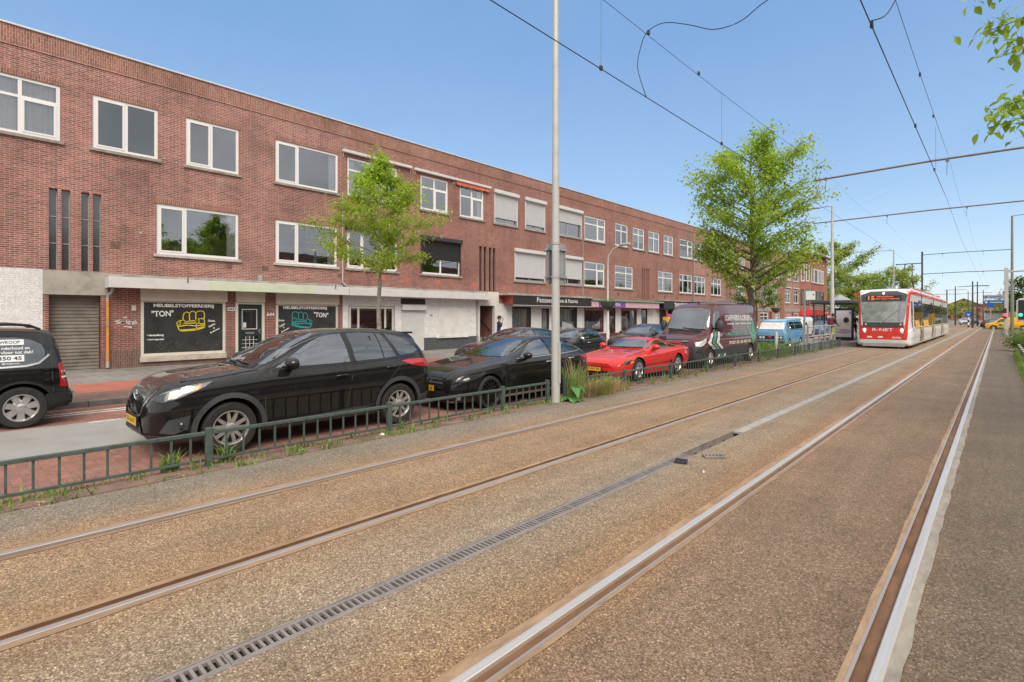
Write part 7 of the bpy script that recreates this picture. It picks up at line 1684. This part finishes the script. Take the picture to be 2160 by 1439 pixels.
# right verge
b=MB(); rnd=random.Random(6)
for k in range(5200):
    y=rnd.uniform(8.5,34); x=.5+abs(rnd.gauss(0,.42)); hh=rnd.uniform(.15,.55) if x>.62 else rnd.uniform(.06,.25)
    blade(b,Vector((x,y,-.02)),hh,rnd,.6,.008)
tag(b.build('verge_grass',K['grass'],nouv=True,fixn=False),'tall green grass on the verge at the right edge','grass',kind='stuff')
for i,(x,y,r,h,lab) in enumerate(((.95,37.5,.75,1.05,'loose green shrub nearest the camera on the right verge'),(1.5,42,1.,1.25,'rounded green shrub at the foot of the olive pole'),(2.6,40,.9,.95,'low shrub at the right edge beside the short railing'))):
    t=thing('shrub',lab,'shrub',(x,y,0),'shrubs on the right verge'); rnd=random.Random(60+i); b=MB(); st=MB()
    for k in range(26):
        a=rnd.uniform(0,6.28); e=Vector((x+r*math.cos(a)*rnd.uniform(.3,1),y+r*1.5*math.sin(a)*rnd.uniform(.3,1),h*rnd.uniform(.4,1.))); st.tube([(x,y,0),e],[.012,.004],4)
        for j in range(55): q=rnd.uniform(.35,1.05); leaf(b,Vector((x,y,0)).lerp(e,q)+Vector((rnd.gauss(0,.12),rnd.gauss(0,.12),rnd.gauss(0,.1))),.12,rnd)
    b.build('foliage',K['leaf_c'],t,nouv=True,fixn=False); st.build('stems',K['bark'],t,nouv=True)

# ------------------------------------------------------------------ overhead wires
def wire(name,label,pts,r=.011,clamps=(),group='overhead tram wires'):
    t=thing(name,label,'wire',pts[0],group); b=MB(); b.tube(pts,[r if q[1]<21 else r*.55 for q in pts],6); b.build('conductor',K['wire'],t,nouv=True)
    if clamps:
        c=MB()
        for p in clamps: c.box(p[0]-.018,p[0]+.018,p[1]-.03,p[1]+.03,p[2]-.02,p[2]+.05)
        build_parts(c,'clamp',K['darkmetal'],t)
def sag(X,zs,s,y0,y1,n=10): return [(X,y0+(y1-y0)*i/n,zs-s*4*(i/n)*(1-i/n)) for i in range(n+1)]
def chain(X,z,s,spans,st=0.):
    out=[]
    for k,(a,b_) in enumerate(spans):
        p=sag(X,z,s,a,b_); out+=[(x+st*math.sin(y*.13),y,zz) for x,y,zz in (p if k==0 else p[1:])]
    return out
SP=[(-8,22.7),(22.7,37.7),(37.7,56),(56,80),(80,109),(109,150)]
wire('contact_wire','contact wire over the left track, crossing in front of the tall pole',chain(-4.8,5.86,.0,SP[:2])+[(-4.8,56,5.6),(-4.8,150,5.5)],.0075,[(-4.8,y,5.86) for y in (7.35,12.5,17.5)])
wire('contact_wire','contact wire over the right track running to the upper right',chain(-1.25,5.7,0,SP[:1])+[(-1.3,33,5.5),(-1.25,150,5.5)],.0075,[(-1.25,y,5.7) for y in (8.5,13.6,18.)])
wire('messenger_wire','thin upper messenger wire above the left track with a cable loop clamped on',chain(-4.8,7.35,.32,SP),.0045,[(-4.8,y,7.08) for y in (8.95,11.2)])
wire('messenger_wire','thin upper messenger wire above the right track',chain(-1.2,7.1,.28,SP),.0045,[(-1.2,y,6.84) for y in (9.4,13.9,17.)])
for X,z0,z1 in ((-4.8,5.86,7.1),(-1.22,5.7,6.85)):
    t=thing('dropper_wires','thin vertical dropper wires joining the two wires above the '+('left' if X<-3 else 'right')+' track','wire',(X,7.4,z0)); 
    for y in ((7.35,12.5) if X<-3 else (18.,)): b=MB(); b.tube([(X,y,z0),(X,y,z1)],.003,4); b.build('dropper',K['wire'],t,nouv=True)
lp=catmull([(-4.81,8.9,5.86),(-4.86,8.85,6.05),(-5.0,8.9,6.5),(-4.97,8.95,6.85),(-4.83,8.95,7.11),(-4.47,8.9,7.13),(-4.02,8.9,6.93),(-3.6,8.9,6.69),(-3.3,8.9,6.63),(-3.05,8.9,6.66),(-2.69,8.9,6.82),(-2.0,8.9,6.95),(-1.4,8.95,6.86),(-1.2,9.0,6.8),(-1.0,9.,6.4),(-1.1,8.7,5.9),(-1.25,8.43,5.74)],5)
wire('jumper_cable','black curling cable looping between the wires of the two tracks at the top',lp,.0075)
wire('span_wire','faint thin span wire running up to the right behind the branch tips',[(-7.6,37.7,8.6),(-1.2,28,8.4),(6,20,9.2)],.002); wire('span_wire','second faint thin span wire just below the first at the upper right',[(-7.6,37.7,8.0),(-1.2,27,7.8),(6,19,8.4)],.002)

# ------------------------------------------------------------------ tram stop
b=MB(); b.bbox(-9.0,-6.16,36.6,72,-.1,.28,.02); b.add([(-9,31.5,ROAD),(-7.0,31.5,ROAD),(-7.0,36.6,.28),(-9,36.6,.28)],[(0,1,2,3)]); b.add([(-7.,31.5,ROAD-.1),(-7,36.6,-.1),(-7,36.6,.28),(-7.,31.5,ROAD)],[(0,1,2,3)]); struct(b.build('tram_platform',K['tiles']))
b=MB(); b.box(-6.5,-6.3,36.7,72,.2795,.284); struct(b.build('platform_edge_line',K['marking']))
t=thing('platform_railing','tall grey tubular railing beside the ramp of the tram stop','railing',(-7.05,30.5,0))
for i,y in enumerate((29.6,30.8,32.0,33.2,34.4,35.6)):
    b=MB(); b.bbox(-7.09,-7.01,y-.04,y+.04,-.05,1.36 if i in(0,3,5) else 1.28,.008); b.build('post',K['sign_grey'],t)
for z in (1.26,.76): b=MB(); b.tube([(-7.05,29.6,z),(-7.05,35.6,z)],.035,8); b.build('rail',K['galv'],t)
t=thing('stop_sign_post','tram stop post with a white route panel under a teal cap','sign',(-7.1,29.2,0))
b=MB(); b.bbox(-7.14,-7.06,29.16,29.24,-.05,3.08,.008); b.build('post',K['sign_grey'],t)
dx=Vector((.9,.43,0))
def panel(t,name,x,y,z0,z1,w,mt,th=.03):
    b=MB(); o=Vector((x,y,0)); d=dx.normalized()*w; n=Vector((dx.y,-dx.x,0)).normalized()*th
    b.add([o+Vector((0,0,z0)),o+d+Vector((0,0,z0)),o+d+Vector((0,0,z1)),o+Vector((0,0,z1)),o-n+Vector((0,0,z0)),o+d-n+Vector((0,0,z0)),o+d-n+Vector((0,0,z1)),o-n+Vector((0,0,z1))],[(0,1,2,3),(7,6,5,4),(0,4,5,1),(1,5,6,2),(2,6,7,3),(3,7,4,0)]); return b.build(name,K[mt],t)
pn=panel(t,'route_panel',-7.04,29.22,2.62,3.05,.42,'sign_white'); panel(t,'teal_cap',-7.04,29.22,3.05,3.11,.22,'sign_teal'); panel(t,'panel_mark',-6.75,29.34,2.85,2.91,.06,'sign_blue',.035)
t=thing('tram_shelter','dark grey framed glass tram shelter with a flat roof','shelter',(-7.8,41,.28))
b=MB(); b.bbox(-9.0,-6.75,38.4,44.5,2.62,2.82,.03); b.build('shelter_roof',K['darkgrey'],t)
for x,y in ((-8.85,38.6),(-8.85,41.5),(-8.85,44.3),(-7.2,44.3)): b=MB(); b.box(x-.04,x+.04,y-.04,y+.04,.28,2.62); b.build('post',K['darkgrey'],t)
b=MB(); b.quad((-8.85,38.64,.5),(-8.85,41.46,.5),(-8.85,41.46,2.5),(-8.85,38.64,2.5)); b.quad((-8.85,41.54,.5),(-8.85,44.26,.5),(-8.85,44.26,2.5),(-8.85,41.54,2.5)); b.build('glass_wall',K['shelterglass'],t)
b=MB(); b.lathe([(.8,2.82),(.55,3.0),(.2,3.2),(.05,3.3)],(-8.0,42,0),'z',8,True); b.build('roof_cupola',K['sign_grey'],t)
t=thing('poster_case','dark framed advertising case with a pale poster at the end of the shelter','poster case',(-7.1,38.3,.28))
b=MB(); b.bbox(-7.62,-6.56,38.24,38.36,.32,2.32,.02); b.build('frame',K['blackplastic'],t)
b=MB(); b.box(-7.5,-6.68,38.225,38.239,.5,2.16); ps=b.build('poster',K['poster'],t)
def disc(name,mt,x,z,rx,rz,y=38.222,n=24):
    b=MB(); b.add([(x+rx*math.cos(6.283*k/n),y,z+rz*math.sin(6.283*k/n)) for k in range(n)],[tuple(range(n))]); return b.build(name,K[mt],ps)
disc('poster_circle','blackplastic',-6.95,1.55,.15,.19); disc('poster_shape','poster_ochre',-6.86,1.32,.13,.1,38.2215); disc('poster_shape','poster_pink',-7.05,.86,.36,.16); disc('poster_shape','poster_pink',-7.36,1.15,.07,.22); disc('poster_shape','sign_blue',-6.75,2.02,.04,.1)
# ------------------------------------------------------------------ crossing: signs, lights
t=thing('traffic_light','pale grey signal post with lit red and green signals and direction signs','traffic light',(.62,71,0))
b=MB(); b.bbox(.46,.76,70.9,71.1,-.1,6.6,.02); b.build('post',K['pole'],t)
for z,mt in ((3.75,'sign_grey'),(3.2,'sign_blue')):
    b=MB(); b.bbox(-1.05,.45,70.85,70.93,z-.17,z+.17,.01); s_=b.build('direction_sign',K[mt],t); b=MB(); b.box(-.95,-.78,70.835,70.849,z-.08,z+.08); b.box(-.6,.3,70.835,70.849,z-.03,z+.03); b.build('sign_marking',K['sign_white' if mt=='sign_blue' else 'sign_blue'],s_)
b=MB(); b.bbox(1.45,2.0,70.8,71.05,1.5,3.4,.05); h_=b.build('signal_head',K['black'],t)
b=MB(); b.add([(1.72+.36*math.cos(a*.2618)*1.15,70.93,2.45+(.75 if math.sin(a*.2618)>0 else -.75)+.36*math.sin(a*.2618)) for a in range(24)],[tuple(range(24))]); b.build('backboard',K['sign_white'],h_)
for (x,z,m_) in ((1.62,1.95,'green_on'),(.5,1.95,'red_on')):
    b=MB(); b.lathe([(.001,-.09),(.11,-.06),(.14,0)],(x,70.78,z),'y',14); b.build('signal_lens',K[m_],t,nouv=True)
b=MB(); b.bbox(.36,.62,70.79,70.9,1.6,2.6,.02); b.build('side_signal_head',K['black'],t)
b=MB(); b.tube([(.7,71,6.2),(2.,71,6.25),(9,71,6.4)],.09,8); b.build('mast_arm',K['pole'],t)
t=thing('keep_side_sign','blue round arrow sign on a black and white banded post on the far refuge','sign',(-3.6,116,0))
for k in range(4): b=MB(); b.cyl((-3.6,116,k*.45-.1),(-3.6,116,k*.45+.35),.14,n=10); b.build('post_band',K['sign_white'] if k%2 else K['black'],t)
b=MB(); b.cyl((-3.6,115.85,2.2),(-3.6,115.9,2.2),.52,n=20); b.build('sign_disc',K['sign_blue'],t); b=MB(); b.add([(-3.85,115.84,2.3),(-3.6,115.84,1.9),(-3.35,115.84,2.3),(-3.6,115.84,2.15)],[(0,1,3),(1,2,3)]); b.build('arrow',K['sign_white'],t)
for x,y,z,w_,h_2,mt,lab,nm in ((-.9,118,3.3,.9,1.2,'sign_blue','square blue sign hanging beyond the crossing','blue_sign'),(1.9,122,1.6,1.,1.,'yellow','left yellow roadwork panel behind the yellow van','yellow_panel'),(3.7,122,1.9,1.1,1.1,'yellow','right yellow roadwork panel beside the signal post','yellow_panel'),(2.7,123,2.1,.8,1.1,'sign_blue','blue sign between the two yellow panels','blue_sign')):
    t=thing(nm,lab,'sign',(x,y,0)); b=MB(); b.cyl((x,y,-.2),(x,y,z+h_2),.06,n=8); b.build('post',K['galv'],t); b=MB(); b.bbox(x-w_/2,x+w_/2,y-.1,y-.065,z,z+h_2,.01); b.build('panel',K[mt],t)
t=thing('far_shelter','small dark roofed tram shelter with white uprights beyond the crossing','shelter',(-.6,130,0))
b=MB(); b.bbox(-1.8,.8,129,131,2.5,2.8,.03); b.build('shelter_roof',K['darkgrey'],t)
for x in (-1.75,.75): b=MB(); b.box(x-.1,x+.1,129.1,129.3,-.1,2.5); b.build('post',K['sign_white'],t)
b=MB(); b.box(-1.6,.6,129.4,129.5,.3,2.3); b.build('rear_panel',K['sign_white'],t)
for i,(x,y,lab,m_) in enumerate(((-5.2,150,'white far car left of the refuge signs','white_paint'),(-6.2,170,'farthest pale car on the street beyond','white_paint'),(-4.0,160,'small dark far car beyond the refuge','navy_paint'))):
    hatch('distant_car',lab,'car',4.2,1.75,1.5,m_,x,y,(.85,3.4),z=-.03,group='distant cars beyond the crossing')
def house(label,x,y,w_,d,h,mt,rh=0,name='distant_house'):
    t=thing(name,label,'building',(x,y,0),'distant buildings'); b=MB(); b.box(x-w_/2,x+w_/2,y,y+d,-.3,h); b.build('wall',K[mt],t)
    if rh: b=MB(); b.prism([(x-w_/2-.3,h),(x+w_/2+.3,h),(x,h+rh)],'y',y-.3,y+d+.3); b.build('roof',K['brownred'],t)
    else: b=MB(); b.box(x-w_/2-.2,x+w_/2+.2,y-.2,y+d,h,h+.4); b.build('roof',K['sign_grey'],t)
    n=max(2,int(w_/3))
    for k in range(n):
        for z in [1.+3*i for i in range(int(h/3))]:
            b=MB(); xx=x-w_/2+(k+.5)*w_/n; b.box(xx-.6,xx+.6,y-.05,y-.02,z,z+1.4); b.build('window',K['darkpane'],t)
house('white gabled far house just right of the tram end',-21,260,9,10,7.5,'white',3.); house('brown brick far house row left of the far poles',-12,330,14,12,7.,'brick_d',3.5); house('dark roofed far house behind the wire poles',0,420,20,12,8.,'brick_c',4.)
house('pale far house between the far wire poles',-34,300,16,12,9.,'brick_d',3.5); house('wide white flat block above the trees at the right edge',26,230,26,12,21.,'white',0,'distant_block')
for i,(x,y,h,r) in enumerate(((-9,230,7,4),(4,240,8,4.5),(-30,220,9,5),(12,260,9,5))):
    tree('background_tree',('far small tree left of the far street','far small tree right of the far street','far tree behind the tram roof','far tree at the right behind the yellow van')[i],(x,y,-.1),h,h*.2,egg(r,.8,.4),12,900,.7,90+i,'leaf_d','bark',.2,group='background trees beyond the crossing',clump=1.0,up=.5,sub=3,asp=.75)

# ------------------------------------------------------------------ people
def skinbody(name,joints,edges,mats,matfn,parent,sub=1):
    me=bpy.data.meshes.new(name); me.from_pydata([j[0] for j in joints],edges,[]); o=bpy.data.objects.new(name,me); COL.objects.link(o)
    md=o.modifiers.new('skin','SKIN'); md.use_smooth_shade=True
    for i,(p,r) in enumerate(joints):
        sv=me.skin_vertices[0].data[i]; sv.radius=(r,r) if not isinstance(r,tuple) else r; sv.use_root=(i==0)
    o.modifiers.new('sub','SUBSURF').levels=sub
    dg=bpy.context.evaluated_depsgraph_get(); dg.update(); nm=bpy.data.meshes.new_from_object(o.evaluated_get(dg)); o.modifiers.clear(); o.data=nm; bpy.data.meshes.remove(me)
    for m in mats: 
        nm.materials.append(m)
    for p in nm.polygons: p.material_index=matfn(p.center); p.use_smooth=True
    o.parent=parent; return o
K['skin']=M('skin',(.42,.25,.18),.6,var=.05); K['hair']=M('dark_hair',(.02,.016,.013),.6,var=.1); K['navy']=M('navy_jacket',(.018,.028,.065),.8,var=.2,vs=8); K['olive']=M('brown_green_jacket',(.07,.06,.04),.85,var=.2,vs=8); K['limetrouser']=M('yellow_green_trousers',(.52,.5,.12),.8,var=.15,vs=8); K['blackcloth']=M('black_clothes',(.012,.012,.014),.85,var=.2); K['maroonbag']=M('maroon_backpack',(.22,.02,.045),.7,var=.15); K['greybag']=M('grey_bag',(.33,.30,.26),.8,var=.15); K['shoe']=M('dark_shoe',(.03,.028,.026),.6,var=.1)
def person(label,loc,rotz,h,stride,armsL,armsR,mats,zones,hairstyle='hair',bend=0.):
    """local: x right, y forward, z up; heights for 1.75 m"""
    t=thing('person',label,'person',loc,None,rotz); s=h/1.75; f=bend
    J=[((0,0,.95),(.15,.11)),((0,.01,1.1),(.135,.10)),((0,.02+f*.4,1.3),(.165,.115)),((0,.02+f*.7,1.43),(.13,.09)),((0,.03+f,1.5),.055),((0,.05+f,1.58),.075),((0,.055+f,1.66),(.078,.095)),((0,.05+f,1.74),.05)]
    E=[(0,1),(1,2),(2,3),(3,4),(4,5),(5,6),(6,7)]
    def limb(root,pts):
        last=root
        for p,r in pts: J.append((p,r)); E.append((last,len(J)-1)); last=len(J)-1
        return last
    for sx,st in ((-1,stride),(1,-stride)):
        limb(0,[((sx*.10,0,.86),.095),((sx*.10,st*.5+.03,.48),.062),((sx*.10,st-.02*(st<0),.10+.06*(st<0)),.042),((sx*.10,st+.02,.05+.05*(st<0)),.045),((sx*.105,st+.17,.035+.02*(st<0)),.036)])
    for sx,(el,ha) in ((-1,armsL),(1,armsR)):
        k=limb(3,[((sx*.19,.02+f*.6,1.40),.062),(el,.047),(ha,.034)])
        hv=Vector(ha)-Vector(el); hv.normalize(); c=Vector(ha)
        k=limb(k,[(tuple(c+hv*.06),.034)])
        sd=hv.cross(Vector((0,0,1))); sd=sd.normalized() if sd.length>.1 else Vector((1,0,0))
        for q in (-1.5,-.5,.5,1.5): limb(k,[(tuple(c+hv*.10+sd*q*.017),.0095),(tuple(c+hv*(.16-.012*abs(q))+sd*q*.019+Vector((0,.012,-.005))),.007)])
        limb(k-0,[(tuple(c+hv*.05+sd*.045),.010),(tuple(c+hv*.10+sd*.055),.008)])
    J=[((p[0]*s,p[1]*s,p[2]*s),(tuple(v*s for v in r) if isinstance(r,tuple) else r*s)) for p,r in J]
    hands=[Vector(armsL[1])*s,Vector(armsR[1])*s]
    def mf(c):
        z=c.z/s
        if z<.09: return 3
        if z>1.5: return 0
        if any((c-hh).length<.13*s and (c-hh).length<1 and (Vector(c)-hh).z>-1 and (c-hh).length<.15 for hh in hands) and z<1.5: 
            return 0 if min((c-hh).length for hh in hands)<.14*s else 1
        return 1 if z>zones else 2
    skinbody('body',J,E,mats,mf,t)
    # face and hair
    hd=Vector((0,.055+f,1.655))*s
    b=MB()
    if hairstyle=='cap':
        b.ball((hd.x,hd.y-.01,hd.z+.04*s),.095*s,.108*s,.085*s,14,8); b.v=[(x,y,max(z,hd.z+.03*s)) for x,y,z in b.v]; b.bbox(hd.x-.07*s,hd.x+.07*s,hd.y+.07*s,hd.y+.19*s,hd.z+.03*s,hd.z+.045*s,.006); b.build('cap',K['blackcloth'],t,world=False,smooth=50,nouv=True)
    b=MB(); b.ball((hd.x,hd.y-.025*s,hd.z+.025*s),.09*s,.10*s,.10*s,14,9); b.v=[(x,min(y,hd.y+.05*s) if z<hd.z+.06*s else y,z) for x,y,z in b.v]; b.build('hair',K['hair'],t,world=False,smooth=60,nouv=True)
    b=MB(); fy=hd.y+.098*s
    b.add([(hd.x,fy,hd.z+.02*s),(hd.x-.016*s,fy-.005,hd.z-.03*s),(hd.x+.016*s,fy-.005,hd.z-.03*s),(hd.x,fy+.022*s,hd.z-.022*s)],[(0,1,3),(0,3,2),(1,2,3)]); 
    for sx in (-1,1): b.ball((sx*.083*s,hd.y-.005,hd.z-.005*s),.012*s,.02*s,.032*s,8,6)
    b.build('nose_and_ears',mats[0],t,world=False,nouv=True)
    b=MB()
    for sx in (-1,1): b.ball((sx*.032*s,fy-.012*s,hd.z+.012*s),.012*s,.008*s,.008*s,8,5)
    b.box(-.025*s,.025*s,fy-.012*s,fy-.004*s,hd.z-.06*s,hd.z-.053*s); b.build('eyes_and_mouth',K['hair'],t,world=False,nouv=True)
    return t
p1=person('person in dark jacket with a maroon backpack and yellow-green trousers walking on the tram platform',(-7.42,36.9,.28),R(-30),1.68,.27,((-.24,-.05,1.15),(-.22,.12,.98)),((.24,.03,1.14),(.2,.22,1.0)),[K['skin'],K['olive'],K['limetrouser'],K['shoe']],.86)
b=MB(); b.bbox(-.15,.15,-.30,-.10,1.02,1.42,.05); b.build('backpack',K['maroonbag'],p1,world=False,nouv=True); 
b=MB(); b.bbox(.14,.30,.02,.34,.52,.86,.04); b.tube([(.2,.1,.86),(.2,.18,.98),(.2,.26,.86)],.012,6); b.build('shoulder_bag',K['greybag'],p1,world=False,nouv=True)
person('person in black clothes waiting by the shelter, half hidden by the tram',(-7.0,41.,.28),R(-140),1.72,.06,((-.24,.03,1.14),(-.15,.26,1.1)),((.24,.03,1.14),(.15,.26,1.08)),[K['skin'],K['blackcloth'],K['blackcloth'],K['shoe']],.86)
person('person in navy jacket and dark cap with a hand to the face',(-18.4,18.9,PAVE),R(-35),1.74,.05,((-.25,.0,1.14),(-.22,.12,.92)),((.26,.08,1.2),(.09,.18,1.52)),[K['skin'],K['navy'],K['blackcloth'],K['shoe']],.86,'cap')

# ------------------------------------------------------------------ the other side of the street (seen in panes and paintwork)
O_=thing('terrace_building','long red brick terrace across the street behind the camera, seen only in reflections','building',(21,25,0))
b=MB(); b.quad((21,-45,-.3),(21,100,-.3),(21,100,9.6),(21,-45,9.6)); b.quad((21,-45,9.6),(21,100,9.6),(30,100,9.6),(30,-45,9.6)); b.quad((30,-45,-.3),(30,100,-.3),(30,100,9.6),(30,-45,9.6)); b.build('wall',K['brick_b'],O_)
k=0
for i in range(26):
    for z in (.8,3.9,6.9):
        y=-43+i*5.4; b=MB(); b.box(20.9,21.02,y,y+2.6,z,z+1.7)
        wn=b.build('window',K['pvc'],O_); b=MB(); b.box(20.88,20.899,y+.1,y+1.2,z+.1,z+1.6); b.box(20.88,20.899,y+1.3,y+2.5,z+.1,z+1.6); b.build('pane',K['darkpane'],wn)
for i,(x,y,h) in enumerate(((12.,-3.,9.5),(12.2,17.,10.),(12.,31.,9.))):
    tree('street_tree',('street tree behind the camera to the right, seen only in reflections','street tree across the street seen only in window reflections','farther street tree across the street seen only in reflections')[i],(x,y,0),h,3.2,egg(3.2,.8,.4),20,4200,.3,120+i,'leaf_e','bark',.18,clump=.6,up=.55,sub=4,asp=.8)
sheet('far_pavement',13.5,21,-45,100,.02,K['tiles'],6)
